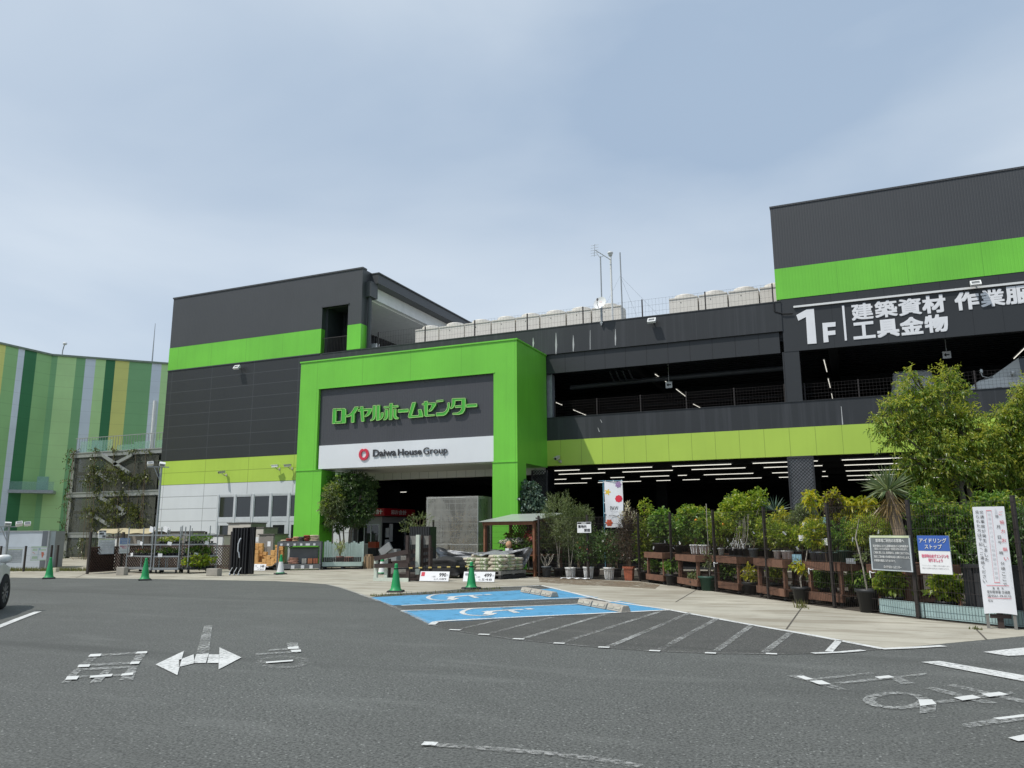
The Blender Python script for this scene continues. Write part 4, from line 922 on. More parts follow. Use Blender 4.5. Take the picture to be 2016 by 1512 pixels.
def map_board(t, w, h):
    fin_board(t, w, h, [(m_paper, board, 'sign_board'), (mat('map_red', (.72, .22, .13), .6), lambda b, w, h, y: b.add([(-w/2+x*w, y, z*h) for x, z in ((.66,.6),(.82,.58),(.86,.42),(.75,.16),(.70,.35))], [(4,3,2,1,0)]).add([(-w/2+x*w, y, z*h) for x, z in ((.08,.62),(.25,.52),(.3,.46),(.12,.56))], [(3,2,1,0)]), 'map_route'), (mat('map_green', (.55, .68, .5), .6), many(rect(0, 1, .92, 1), rect(0, 1, 0, .05), rect(.1, .4, .68, .85), rect(.6, .95, .7, .8), rect(.1, .45, .12, .3)), 'map_land'), (mat('map_lines', (.45, .55, .60), .6), many(rect(.47, .49, .05, .92), rect(.05, .95, .4, .415), rect(.5, .6, .72, .9)), 'map_road')])
on_wall(63, 89, 1076, 1103, (76, 1121.5), 'map_poster', 'white map poster with red patches on the curved grey wall', 'poster', map_board)
for px, lb in ((-3, 'brown fence post at the left picture edge before the grey wall'), (46, 'brown fence post between the faded notice and the map poster'), (98, 'brown fence post right behind the leftmost green cone'), (110, 'brown fence post nearest the vine covered staircase')):
    p = G(px, 1125.5 if px < 60 else 1121); t = thing('fence_post', lb, 'post', p); MB().box(-.03, .03, -.03, .03, 0, 1.0).box(-.035, .035, -.035, .035, 1.0, 1.02).cbox((.045, -.01, .85), (.06, .02, .03)).build('post', m_iron, t)
p = G(109, 1126); tag(MB().box(p.x-.12, p.x+.12, p.y-.08, p.y+.08, 0, .16).build('kerb_block', mat('pale_block', (.5, .47, .36), .8), bevel=.015), 'small pale block on the kerb right of the leftmost cone', 'block')
# ---------------------------------------------------------------- vine covered outdoor staircase
YS0 = 34.0
st = thing('outdoor_staircase', 'grey steel outdoor staircase overgrown with vines beside the charcoal store', 'staircase', (-42, YS0, 0))
def Q(x, y, Y=YS0): 
    k_ = 5.4; return F(120+x/k_, 850+y/k_, Y)
for (x, y0, y1) in ((145, 205, 1480), (945, 230, 1480)):
    a = Q(x, y0)
    for dy in (0, 3.2): MB().box(a.x-.14, a.x+.14, YS0+dy, YS0+dy+.28, 0, a.z).build('column', m_galv, st, world=True)
n_ = NT('dark_plant_net'); n_.fin((.07, .075, .06), .9); _t = n_.n('ShaderNodeBsdfTransparent'); _m = n_.n('ShaderNodeMixShader'); n_.l(n_.ramp(n_.noise(.8, 4, .6), .35, .65, .55, .88), _m.inputs[0]); n_.l(_t.outputs[0], _m.inputs[1]); n_.l(n_.b.outputs[0], _m.inputs[2]); n_.l(_m.outputs[0], n_.out.inputs[0]); m_pnet = n_.m
m_slab = mat('dark_slab', (.13, .135, .13), .7)
lv = [Q(500, y).z for y in (212, 640, 1075)]; x0, x1 = Q(80, 600).x, Q(1060, 600).x
for z in lv: MB().box(x0, x1, YS0-.1, YS0+3.4, z-.28, z).box(x0, x1, YS0-.14, YS0-.1, z-.03, z+.03).build('landing', m_galv, st, world=True)
hl = [Q(500, y).z for y in (430, 850, 1320)]
for z in hl: MB().box(x0+.3, x1-.2, YS0+.15, YS0+.35, z-.1, z+.1).box(Q(720,430).x, x1-.2, YS0+.4, YS0+3.2, z-.1, z).build('half_landing', m_slab, st, world=True)
b = MB()
for (xa, ya, xb, yb) in ((430,240,730,440),(760,240,560,350),(380,430,520,520),(400,690,690,850),(300,860,520,1000),(690,850,560,930)):
    b.bar(Q(xa, ya, YS0-.16), Q(xb, yb, YS0-.16), .06, .2)
b.build('stair_flight', m_galv, st, world=True)
b = MB()
for z in lv:
    for i in range(40): b.box(x0+.2+i*.23, x0+.22+i*.23, YS0+.1, YS0+.12, z, z+.95)
    b.box(x0+.1, x1-.1, YS0+.09, YS0+.13, z+.95, z+.99)
b.build('stair_rail', m_galv, st, world=True)
for za, zb_ in ((lv[0]-.28, lv[1]), (lv[1]-.28, lv[2]), (lv[2]-.28, .1)): MB().box(x0+.45, x1-.3, YS0-.04, YS0-.02, zb_+.02, za).build('plant_net', m_pnet, st, world=True)
MB().box(x0+.3, x1, YS0+3.4, YS0+3.5, 0, lv[0]-.3).build('rear_wall', mat('weathered_wall', (.12, .125, .12), .8, streak=.4), st, world=True)
gb = MB(); pz = lv[0]
for (xa, xb, h_) in ((200, 540, 130), (590, 770, 60), (770, 940, 85), (1005, 1075, 85)):
    a, c2 = Q(xa, 200), Q(xb, 200); gb.box(a.x, c2.x, YS0+.0, YS0+.02, pz+.05, pz+.05+h_/5.4*.029)
gb.build('glass_rail', m_gl, st, world=True)
# ================================================================ foliage
def rv(): 
    z = rnd.uniform(-1, 1); a = rnd.uniform(0, 6.2832); r = math.sqrt(1-z*z); return V((r*math.cos(a), r*math.sin(a), z))
def leaf(b, p, d, L, w, droop=.15, mi=0):
    s = d.cross(V((0, 0, 1))+rv()*.85)
    if s.length < .05: s = d.orthogonal()
    s = s.normalized(); n = s.cross(d)
    m_ = p+d*(L*.5)+n*(w*.12)
    b.add([p, m_+s*(w/2), p+d*L+V((0, 0, -droop*L)), m_-s*(w/2)], [(0, 1, 2, 3)], mi)
def twig(b, p, d, ln, nl, L, w, droop=.15, spread=.9, mi=0):
    for i in range(nl):
        t = (i+.6)/nl; q = p+d*(ln*t)+V((0, 0, -droop*ln*t*t*.5))
        e = (d*(1.0-.3*spread)+rv()*spread).normalized(); leaf(b, q, e, L*rnd.uniform(.7, 1.2), w*rnd.uniform(.8, 1.2), droop, mi)
def crown(b, ells, n, L, w, tl=.18, nl=7, up=.35, droop=.2, spread=.9, shell=.45, mi=0, bare=None):
    tot = sum(e[3]*e[4]*e[5] for e in ells)
    for e in ells:
        k = max(3, int(n*e[3]*e[4]*e[5]/tot)); c = V(e[:3]); R = V(e[3:6]); sd = V((rnd.random()*40, rnd.random()*40, 0))
        for i in range(k):
            u = rv(); r = rnd.uniform(shell, 1.0)**.6*(1+.28*MN.noise(u*1.7+sd))
            p = c+V((u.x*R.x, u.y*R.y, u.z*R.z))*r
            d = (V((u.x, u.y, u.z*.6))+V((0, 0, up))+rv()*.5).normalized()
            twig(b, p-d*tl*.5, d, tl, nl, L, w, droop, spread, mi)
            if bare is not None and i % 3 == 0: bare.tube([c.lerp(p, .35), p], [.006, .003], 4, cap=False)
lm = {
 'gold': leafm('leaf_gold', (.36, .40, .06), (.56, .54, .11), (.30, .36, .06), .45),
 'dark': leafm('leaf_dark', (0.040, 0.088, 0.025), (0.088, 0.163, 0.050), (0.163, 0.237, 0.088)),
 'olive': leafm('leaf_olive', (0.102, 0.144, 0.054), (0.192, 0.240, 0.102), (0.288, 0.324, 0.180)),
 'mid': leafm('leaf_mid', (0.075, 0.163, 0.031), (0.175, 0.325, 0.062), (0.325, 0.450, 0.100)),
 'lime': leafm('leaf_lime', (0.146, 0.246, 0.028), (0.314, 0.403, 0.050), (0.515, 0.538, 0.078), .4),
 'yellow': leafm('leaf_yellow', (.36, .36, .025), (.64, .56, .04), (.22, .30, .04), .45),
 'copper': leafm('leaf_copper', (0.065, 0.042, 0.039), (0.143, 0.091, 0.065), (0.065, 0.078, 0.039), .25),
 'blue': leafm('leaf_blue', (0.058, 0.111, 0.078), (0.143, 0.221, 0.169), (0.260, 0.338, 0.286), .25),
 'ash': leafm('leaf_ash', (.105, .185, .03), (.25, .36, .05), (.46, .47, .085), .45),
 'shade': leafm('leaf_shade', (.03, .06, .014), (.065, .11, .025), (.16, .18, .05), .3),
 'cream': leafm('petal_cream', (.55, .50, .42), (.75, .70, .62), None, .3),
 'white': leafm('petal_white', (.62, .62, .62), (.85, .84, .84), (.6, .55, .75), .3),
 'red': leafm('petal_red', (.45, .03, .04), (.65, .08, .08), (.75, .45, .4), .3),
 'pink': leafm('petal_pink', (.65, .22, .2), (.75, .45, .38), (.7, .12, .1), .3),
 'bamboo': leafm('leaf_bamboo', (.32, .38, .12), (.55, .58, .28), (.2, .28, .08), .4),
 'vine': leafm('leaf_vine', (0.040, 0.056, 0.014), (0.088, 0.112, 0.024), (0.176, 0.200, 0.040), .3),
 'yucca': leafm('leaf_yucca', (.09, .14, .07), (.22, .28, .15), (.34, .38, .22), .3),
 'straw': leafm('leaf_straw', (.22, .15, .06), (.38, .28, .13), None, .3)}
m_bark = mat('bark', (.16, .14, .11), .9, amt=.3, scale=12, bump=.4, bscale=30); m_barkp = mat('pale_bark', (.34, .31, .26), .85, amt=.25, scale=9)
m_stem = mat('stem', (.17, .12, .07), .8)
m_potb = mat('black_pot', (.022, .023, .025), .5, amt=.3); m_potw = mat('white_pot', (.80, .80, .78), .5, amt=.05); m_potg = mat('grey_pot', (.10, .115, .13), .5); m_pott = mat('terracotta_pot', (.42, .12, .06), .6, amt=.15); m_potgr = mat('green_pot', (.02, .065, .045), .5)
m_earth = mat('potting_soil', (.03, .022, .016), .95)
def pot_mb(r, h, rim=1.12, ribs=0, square=False):
    b = MB(); n = 4 if square else 18; k = 1.25 if square else 1
    b.lathe([(0, 0), (r*.74*k, 0), (r*.95*k, h*.86), (r*rim*k, h*.86), (r*rim*k, h), (r*.96*k, h), (r*.92*k, h*.9), (0, h*.9)], n, smooth=not square)
    if square:
        R = M4.Rotation(math.radians(45), 3, 'Z'); b.v = [tuple(R @ V(v)) for v in b.v]
    if ribs:
        for i in range(ribs):
            a = 6.2832*i/ribs; b.bar((r*.76*math.cos(a), r*.76*math.sin(a), .02), (r*.95*math.cos(a), r*.95*math.sin(a), h*.85), .018, .012)
    return b
# ================================================================ goods on the forecourt
m_cone = mat('green_cone_plastic', (.012, .30, .09), .45, amt=.1); m_coneb = mat('black_rubber', (.03, .03, .032), .8)
def cone(px, py, label, wrap=False):
    p = G(px, py); t = thing('traffic_cone', label, 'traffic cone', (p.x, p.y, APZ), rnd.uniform(-.5, .5), 'green traffic cones')
    MB().lathe([(.0, .0), (.275, .0), (.275, .025), (.25, .045), (.17, .045)], 4, smooth=False).build('base', m_coneb, t)
    b = MB(); b.lathe([(.17, .03), (.165, .05), (.13, .08), (.118, .16), (.045, .62), (.042, .63), (.046, .64), (.04, .69), (.03, .705), (0, .71)], 20)
    b.build('cone_body', m_cone, t)
    if wrap: MB().lathe([(.139, .075), (.123, .13), (.074, .45)], 20).lathe([(.0755, .45), (.0735, .452)], 20).build('white_sleeve', m_wht, t)
    return t
cone(96, 1139.5, 'green traffic cone leftmost, before the grey wall with posters')
cone(285, 1142.5, 'green traffic cone on the kerb in front of the metal plant trolleys')
cone(779, 1166, 'green traffic cone at the left end of the striped bar')
cone(928, 1159.5, 'green traffic cone before the soil bags, right end of the striped bar')
cone(552, 1131, 'green cone with white sleeve before the steel stone shelf', True)
cone(752, 1131, 'green cone with white sleeve inside the wooden rail display', True)
a, c_ = G(779, 1166), G(928, 1159.5); a.z = c_.z = .585
t = thing('cone_bar', 'black and yellow striped bar hung between two green cones', 'barrier bar', (a.x, a.y, .56)); o = V((a.x, a.y, .56))
MB().tube([a-o, c_-o], .017, 8).lathe([(.05, -.01), (.065, -.01), (.065, .015), (.05, .015)], 16, tuple(a-o)).lathe([(.05, -.01), (.065, -.01), (.065, .015), (.05, .015)], 16, tuple(c_-o)).build('bar', m_black, t)
m_yb = mat('yellow_band', (.75, .55, .16), .5)
for i in range(7): MB().tube([(a-o).lerp(c_-o, .16+i*.125), (a-o).lerp(c_-o, .205+i*.125)], .019, 8).build('yellow_band', m_yb, t)
# trolleys
m_tray = mat('seed_tray', (.02, .02, .022), .6)
def frame2(A, B):
    A, B = V(A), V(B); d = B-A; return A, math.atan2(d.y, d.x), d.length
def trolley(pa, pb, h, label):
    A, ang, w = frame2(G(*pa), G(*pb)); t = thing('plant_trolley', label, 'trolley', (A.x, A.y, APZ), ang, 'metal plant trolleys')
    D = .62; b = MB()
    for x in (0, w):
        for y in (0, D): b.tube([(x, y, .12), (x, y, h)], .022, 8)
    for z in (.16, 1.42):
        for y in (0, D): b.bar((0, y, z), (w, y, z), .03, .05)
        for x in (0, w): b.bar((x, 0, z), (x, D, z), .03, .04)
    b.tube([(w*.35, D, .16), (w*.35, D, h-.1)], .014, 6); b.build('trolley_frame', m_galv, t)
    for z in (.18, .62, 1.06):
        MB().box(.02, w-.02, .02, D-.02, z, z+.02).box(0, w, -.02, .02, z-.015, z+.035).build('shelf', m_galv, t)
    for x, y in ((.08, .06), (w-.08, .06), (.08, D-.06), (w-.08, D-.06)): MB().lathe([(0, -.02), (.055, -.02), (.06, 0), (.055, .02), (0, .02)], 12, (x, y, .068), axis='x').box(x-.03, x+.03, y-.03, y+.03, .1, .16).build('caster', m_coneb, t)
    return A, ang, w
def place(A, ang, x, y, z): return V((A.x+math.cos(ang)*x-math.sin(ang)*y, A.y+math.sin(ang)*x+math.cos(ang)*y, z))
def bedding(A, ang, x, y, z, w, d, h, lf, fl, label, n=90, cat='plants', ll=.07):
    p = place(A, ang, x, y, z); t = thing('bedding_plants', label, cat, p, ang, 'trays of bedding plants on the trolleys')
    b = MB(); b.box(-w/2, w/2, -d/2, d/2, 0, .02)
    for i in range(max(2, int(w/.13))):
        for j in range(2): b.lathe([(.035, 0), (.05, .075), (.0, .07)], 8, (-w/2+.07+i*.13, -d/4+j*d/2, .02))
    b.build('tray', m_tray, t)
    f = MB(); crown(f, [(0, 0, .06+h/2, w/2, d/2, h/2)], n, ll, ll*.6, .08, 6, .6); f.build('foliage', lm[lf], t)
    if fl:
        q = MB(); crown(q, [(0, 0, .08+h*.65, w/2*.95, d/2, h*.3)], 26, .035, .035, .02, 9, .3); q.build('flowers', lm[fl], t)
def tag_card(A, ang, x, y, z, label, s=.13):
    p = place(A, ang, x, y, z); t = MB().cbox((0, 0, 0), (s*1.2, .006, s), rot=M4.Rotation(rnd.uniform(-.3, .3), 3, 'Y')).build('price_card', m_paper)
    t.location = p; t.rotation_euler = (0, 0, ang); tag(t, label, 'price card', 'white price cards on the plant trolleys')
r1 = trolley((247,1127.5), (295.5,1129.5), 1.72, 'grey metal plant trolley with red flowers, left of the three trolleys')
r2 = trolley((301,1130), (349.5,1129.5), 1.74, 'grey metal plant trolley with green plants, middle of the three trolleys')
r3 = trolley((368,1129.5), (424,1127), 1.78, 'grey metal plant trolley overflowing with lime foliage by the black gate')
def wd(r): return r[2]
bedding(r1[0], r1[1], wd(r1)*.5, .3, .66, wd(r1)*.9, .5, .18, 'olive', 'pink', 'tray of red and pink flowers on the left trolley', 70)
bedding(r2[0], r2[1], wd(r2)*.5, .3, .66, wd(r2)*.92, .5, .22, 'mid', None, 'tray of green seedlings on the middle shelf of the middle trolley')
bedding(r2[0], r2[1], wd(r2)*.5, .3, 1.1, wd(r2)*.92, .5, .2, 'lime', 'cream', 'tray of pale green seedlings on the top shelf of the middle trolley')
bedding(r3[0], r3[1], wd(r3)*.5, .3, 1.1, wd(r3)*.95, .5, .3, 'mid', None, 'tray of leafy greens on the top shelf of the right trolley', 110)
bedding(r3[0], r3[1], wd(r3)*.5, .3, .66, wd(r3)*.95, .55, .3, 'mid', None, 'tray of leafy greens on the middle shelf of the right trolley', 110, ll=.09)
bedding(r3[0], r3[1], wd(r3)*.42, .05, .16, wd(r3)*1.05, .6, .5, 'lime', None, 'lime green foliage spilling from the bottom of the right trolley', 170, ll=.11)
for r_, n_ in ((r1, 'left'), (r2, 'middle'), (r3, 'right')):
    for i, (x, z) in enumerate(((.25, .62), (.6, 1.04))):
        tag_card(r_[0], r_[1], wd(r_)*x, -.05, z, f'small white price card clipped to the {n_} plant trolley')
for r_, x, lb in ((r1, .95, 'white paper sheet tied high between the left and middle trolleys'), (r2, .42, 'crumpled white paper sheet tied high on the middle trolley')):
    p = place(r_[0], r_[1], wd(r_)*x, .0, 1.52); o = MB().cbox((0, 0, 0), (.2, .01, .2), rot=M4.Rotation(.3, 3, 'Y')).cbox((.1, .02, .02), (.16, .01, .12), rot=M4.Rotation(-.4, 3, 'Y')).build('paper_sheet', m_paper); o.location = p; tag(o, lb, 'paper')
p = G(240, 1133); tag(MB().box(p.x-.2, p.x+.2, p.y-.1, p.y+.1, APZ, .3).build('concrete_block', mat('grey_block', (.33, .31, .27), .9, bump=.3), bevel=.02), 'small grey concrete block at the foot of the left trolley', 'block')
p = G(421, 1134); tag(MB().box(p.x-.26, p.x+.26, p.y-.12, p.y+.12, APZ, .26).build('concrete_block', bpy.data.materials['grey_block'], bevel=.02), 'long grey concrete block before the right trolley', 'block')
# brown lattice screens behind the trolleys
m_latw = mat('brown_lattice', (.075, .042, .032), .7, amt=.2)
m_dkb = mat('dark_backing', (.05, .032, .026), .8, amt=.4, scale=9)
def screen(pa, pb, h, label, n):
    A, ang, w = frame2(G(*pa), G(*pb)); t = thing('lattice_fence', label, 'fence', (A.x, A.y, APZ), ang, 'brown lattice fences')
    f = MB(); lattice(f, .05, w-.05, .1, h-.05, 0, s=.125, w=.05, t=.016); f.box(.03, w-.03, -.01, .04, h-.05, h); f.box(.03, w-.03, -.01, .04, .05, .1); f.build('lattice_panel', m_latw, t)
    if n == 2: MB().box(.05, w*.4, .05, .06, .08, h-.05).build('backing_board', m_dkb, t)
    for i in range(n+1): MB().box(i*w/n-.035, i*w/n+.035, -.03, .05, 0, h+.55).build('post', m_iron, t)
    return A, ang, w
s1 = screen((172,1130.5), (296,1122), 1.0, 'brown lattice fence carrying faded notice boards left of the trolleys', 2)
screen((300,1121.5), (452,1123), 1.0, 'brown lattice fence behind the middle and right trolleys', 3)
t = thing('notice_board', 'faded grey parking notice on the brown lattice fence', 'sign', place(s1[0], s1[1], .75, -.06, .72), s1[1]-.25); rule_board(t, .66, .58, True)
t = thing('notice_board', 'faded blue and white engine notice on the brown lattice fence', 'sign', place(s1[0], s1[1], 1.7, -.06, .72), s1[1]-.25); idle_board(t, .46, .6, True)
t = thing('notice_board', 'small white no smoking sign above the faded grey notice', 'sign', place(s1[0], s1[1], .5, -.05, 1.32), s1[1]-.25); smoke_board(t, .3, .3)
# storage sheds
m_shb = mat('beige_shed', (.56, .52, .46), .5, amt=.05); m_shg = mat('taupe_shed', (.235, .215, .19), .5, amt=.08); m_shgr = mat('green_grey_shed', (.22, .24, .17), .5); m_roofd = mat('dark_shed_roof', (.12, .11, .10), .5)
def shed(px0, px1, pyt, Y, dep, m, ms, label, doors=2):
    a, c2 = F(px0, pyt, Y), F(px1, pyt, Y); w = c2.x-a.x; h = a.z-APZ
    t = thing('storage_shed', label, 'storage shed', ((a.x+c2.x)/2, Y, APZ), 0, 'storage sheds on display')
    MB().box(-w/2, w/2, .02, dep, .08, h-.05).box(-w/2+.04, w/2-.04, .06, dep-.04, 0, .08).build('cabinet', ms, t)
    MB().box(-w/2-.03, w/2+.03, -.05, dep+.03, h-.05, h).build('shed_roof', m_roofd, t)
    for i in range(doors):
        x0 = -w/2+.03+i*(w-.06)/doors; d_ = MB().box(x0, x0+(w-.06)/doors-.012, -.01-.014*(i % 2), .02, .1, h-.08).build('shed_door', m, t)
        MB().box(x0+(.04 if i else (w-.06)/doors-.08), x0+(.07 if i else (w-.06)/doors-.05), -.034, -.02, h*.45, h*.6).build('door_handle', m_roofd, d_)
    MB().box(w*.1, w*.1+.17, -.03, -.026, h*.62, h*.62+.22).build('sticker', m_paper, t)
    return t
shed(207, 233, 1056, 26.5, .6, m_wht, m_shb, 'pale storage shed behind the blue and white engine notice', 1)
shed(237, 297, 1047, 26.0, .9, m_shg, m_shg, 'taupe storage shed with stickers behind the left trolley')
shed(305, 372, 1046, 26.0, .9, m_shg, m_shg, 'taupe storage shed behind the middle trolley')
shed(398, 441, 1053, 27.2, .9, m_wht, m_shb, 'whitish storage shed behind the right trolley', 2)
shed(449, 496, 1029, 29.4, 1.0, m_shb, m_shgr, 'tall beige storage shed behind the black gate, tallest one')
shed(482, 521, 1038, 28.7, .9, m_shb, m_shgr, 'beige storage shed right of the black gate behind the bricks')
shed(510, 541, 1051, 28.0, .9, m_shg, m_shgr, 'low taupe storage shed behind the orange brick pile')
for px0, px1, Y, lb in ((190, 232, 25.3, 'tan shade cloth sagging over the left end of the sheds'), (234, 300, 25.2, 'tan shade cloth strung above the taupe sheds')):
    a, c2 = F(px0, 1041, Y), F(px1, 1041, Y); b = MB()
    b.grid(lambda u, v: V((a.x+(c2.x-a.x)*u, Y+.9*v+.02, a.z-.03*math.sin(u*9)-.12*math.sin(u*3.14)*(1-v)*.5-(.16 if v < .01 else 0)*1)), 16, 4); 
    t = thing('shade_cloth', lb, 'shade cloth', ((a.x+c2.x)/2, Y, APZ)); b.build('cloth', mat('tan_cloth', (.42, .36, .22), .8) if 'tan_cloth' not in bpy.data.materials else bpy.data.materials['tan_cloth'], t, world=True)
    p_ = MB()
    for x in (a.x, c2.x):
        for y in (Y+.02, Y+.92): p_.tube([(x, y, 0), (x, y, a.z)], .015, 6)
    p_.build('cloth_pole', m_iron, t, world=True)
# black folding gate
A, ang, w = frame2(G(453,1133), G(482,1133.5)); t = thing('folding_gate', 'black folded accordion gate with silver handle standing by the sheds', 'gate', (A.x, A.y, APZ), ang)
m_gate = mat('black_gate', (.008, .008, .009), .35)
H_ = 1.68; b = MB()
for i in range(10): b.box(w*(.02+.098*i), w*(.02+.098*i)+w*.085, -.04+.05*(i % 2), .03, .06, H_)
b.box(0, w, .0, .06, .04, H_); b.build('gate_leaf', m_gate, t)
b = MB(); b.box(w+.015, w+.27, .08, .14, .05, H_+.02)
for i in range(4): b.box(w+.02+.065*i, w+.065+.065*i, .05, .09, .05, H_+.02)
b.box(w-.01, w+.03, -.02, .14, .04, H_+.01); b.build('gate_leaf', m_gate, t)
MB().tube([(w*.66, -.06, 1.3), (w*.66, -.11, 1.26), (w*.58, -.12, 1.1), (w*.58, -.12, .85), (w*.63, -.1, .8), (w*.65, -.07, .62)], .022, 8).build('gate_handle', m_alu, t)
for i in range(3):
    x = w*(.15+.3*i); MB().bar((x-.06, -.09, .1), (x+.06, -.09, .28), .02, .02).lathe([(0, -.015), (.04, -.015), (.04, .015), (0, .015)], 10, (x-.05, -.08, .04), axis='x').build('gate_caster', m_alu, t)
# brick pile
m_brk = mat('buff_brick', (.60, .34, .12), .85, amt=.25, scale=7, bump=.3); m_pal = mat('pallet_wood', (.30, .24, .17), .85, amt=.25, scale=6); m_palb = mat('black_pallet', (.025, .025, .027), .7)
def pallet(w, d, m, name_par):
    b = MB()
    for i in range(3): b.box(-w/2, w/2, -d/2+i*(d-.1)/2, -d/2+i*(d-.1)/2+.1, .0, .025); b.box(-w/2+i*(w-.1)/2, -w/2+i*(w-.1)/2+.1, -d/2, d/2, .025, .1)
    n = int(d/.14)
    for i in range(n): b.box(-w/2, w/2, -d/2+i*d/n, -d/2+(i+.75)*d/n, .1, .125)
    return b.build('pallet_board', m, name_par)
c_ = G(517, 1122.5); t = thing('pallet', 'black plastic pallet under the buff bricks', 'pallet', (c_.x, c_.y+.35, APZ)); pallet(1.5, .9, m_palb, t)
MB().grid(lambda u, v: V((-.78+1.56*u, -.5+1.0*v, .135+.16*(abs(u-.5)*2)**4+.1*(1-v)**4*0+.02*math.sin(u*14+v*5))), 20, 8).build('white_sheet', m_paper, t)
brick = MB().box(-.1, .1, -.05, .05, 0, .069).build('brick', m_brk, bevel=.006); tag(brick, 'buff clay brick in the stepped pile right of the black gate', 'brick', 'buff bricks in the stepped pile')
first = True
front, back = [10, 9, 2, 4, 6, 9, 9], [13, 13, 8, 6, 9, 12, 12]
for layer in range(13):
    for i in range(7):
        for j in range(2):
            if layer >= (back if j else front)[i]: continue
            loc = (c_.x-.68+i*.215+rnd.uniform(-.012, .012), c_.y+.15+j*.24+rnd.uniform(-.012, .012), APZ+.16+layer*.0695)
            if first: brick.location = loc; first = False
            else: dup(brick, loc, rnd.uniform(-.06, .06))
def price_board(pa, w, h, label, pr, sub, red=False):
    p = G(*pa); t = thing('price_board', label, 'price board', (p.x, p.y, APZ+.02), .1)
    L_ = [(m_paper, board, 'board')]
    L_.append((m_ink, lines([(pr, .66, .9, .45, .85, .03), (sub, .6, .92, .1, .32, .0)]), 'price'))
    L_.append((m_greyp, lines([('税込', .5, .58, .1, .28, .0), ('円', .92, .97, .5, .7, .0), ('1袋', .42, .54, .38, .55, 0)]), 'price_note'))
    if red: L_.append((m_red, rect(.04, .16, .5, .92), 'red_patch'))
    else: L_.append((m_greyp, lines([('培養土', .05, .2, .6, .85, .02), ('14L', .32, .42, .6, .82, .02)]), 'product_name'))
    fin_board(t, w, h, L_, .02)
    for c__ in kids(t): c__.rotation_euler = (-.35, 0, 0)
price_board((506,1124.5), .72, .26, 'white price board for the buff bricks', '148', '162')
price_board((854,1146), .96, .3, 'white price board with a red patch reading 990', '990', '1,089', True)
price_board((942,1147), 1.0, .3, 'white price board reading 499 in front of the soil bags', '499', '548')
# steel shelf of paving stone
A, ang, w = frame2(G(545,1123.5), G(629,1122.5)); m_shs = mat('grey_shelf_steel', (.17, .175, .18), .5, .2)
t = thing('steel_shelf', 'grey steel shelf stacked with paving stones in front of the portal', 'shelf', (A.x, A.y, APZ), ang)
D = .75
for x in (0, w):
    for y in (0, D):
        b = MB().box(x-.03, x+.03, y-.03, y+.03, 0, 1.12)
        if y == 0:
            for i in range(9): b.box(x-.012, x+.012, -.034, -.03, .1+i*.11, .13+i*.11)
        b.build('upright', m_shs, t)
for z in (.1, 1.0): MB().box(0, w, -.03, D, z+.1, z+.14).box(.03, w-.03, -.035, -.01, z-.04, z+.1).build('shelf_board', m_shs, t)
for i in range(6): MB().cbox((w*(.08+.155*i), -.045, 1.02), (.09 if i != 4 else .17, .006, .085)).build('price_tag', m_paper, t)
for x in (.37, .6, .8): MB().cbox((w*x, -.045, .13), (.13, .006, .13)).build('price_tag', m_paper, t)
sh = (A, ang, w)
stones = [mat('red_stone', (.27, .055, .035), .85, amt=.3, scale=9, bump=.4), mat('buff_stone', (.48, .29, .17), .85, amt=.25, scale=9, bump=.4), mat('dark_stone', (.10, .085, .08), .85, amt=.3, scale=9, bump=.4), mat('sand_stone', (.52, .42, .30), .85, amt=.2, scale=9, bump=.4)]
def stonepile(x, y, z, n, m, label, wd_=.26, hh=.062):
    p = place(A, ang, x, y, z); t = thing('paving_stones', label, 'paving stones', p, ang, 'paving stones on the steel shelf')
    for i in range(n):
        b = MB(); b.blob((rnd.uniform(-.02, .02), rnd.uniform(-.02, .02), hh*(i+.5)), (wd_/2*rnd.uniform(.9, 1.1), .2, hh*.55), 10, 5, jit=.25, pw=.6); b.build('stone_slab', m, t)
sw_ = w
for x, n, mi_, lb in ((.1, 1, 3, 'single flat sand coloured stone at the left of the shelf top'), (.24, 2, 0, 'low pile of red stones on the shelf top'), (.4, 3, 1, 'pile of buff stones left of the dark stones on the shelf top'), (.53, 3, 2, 'pile of dark stones on the shelf top'), (.66, 4, 0, 'tall pile of dark red stones on the shelf top'), (.84, 4, 3, 'broad pile of sand stones at the right of the shelf top')):
    stonepile(sw_*x, .3, 1.15, n, stones[mi_], lb, .28 if x < .8 else .42)
stonepile(sw_*.36, .25, .26, 5, mat('pink_slab', (.55, .30, .22), .8, amt=.2), 'stack of pink wrapped slabs on the bottom shelf', .42, .05)
for x, col, lb in ((.62, (.52, .48, .42), 'beige paving block on the bottom shelf'), (.76, (.62, .24, .12), 'orange paving blocks on the bottom shelf, next to the beige one'), (.89, (.58, .20, .11), 'orange paving blocks at the right end of the bottom shelf')):
    p = place(A, ang, sw_*x, .2, .26); o = MB().box(-.09, -.003, -.1, .1, 0, .21).box(.003, .09, -.1, .1, 0, .21).build('paving_block', mat('paving_block', col, .85, amt=.15, bump=.3), bevel=.008); o.location = p; o.rotation_euler = (0, 0, ang); tag(o, lb, 'paving blocks')
p = place(A, ang, sw_*.62, .42, .26); t = thing('lidded_bin', 'dark grey storage bin with green lid inside the steel shelf', 'bin', p, ang); MB().box(-.6, .52, -.22, .25, 0, .62).build('bin_body', mat('dark_grey_bin', (.10, .105, .11), .5), t, bevel=.03); MB().box(-.63, .55, -.25, .28, .625, .67).build('bin_lid', mat('green_lid', (.08, .22, .03), .5), t)
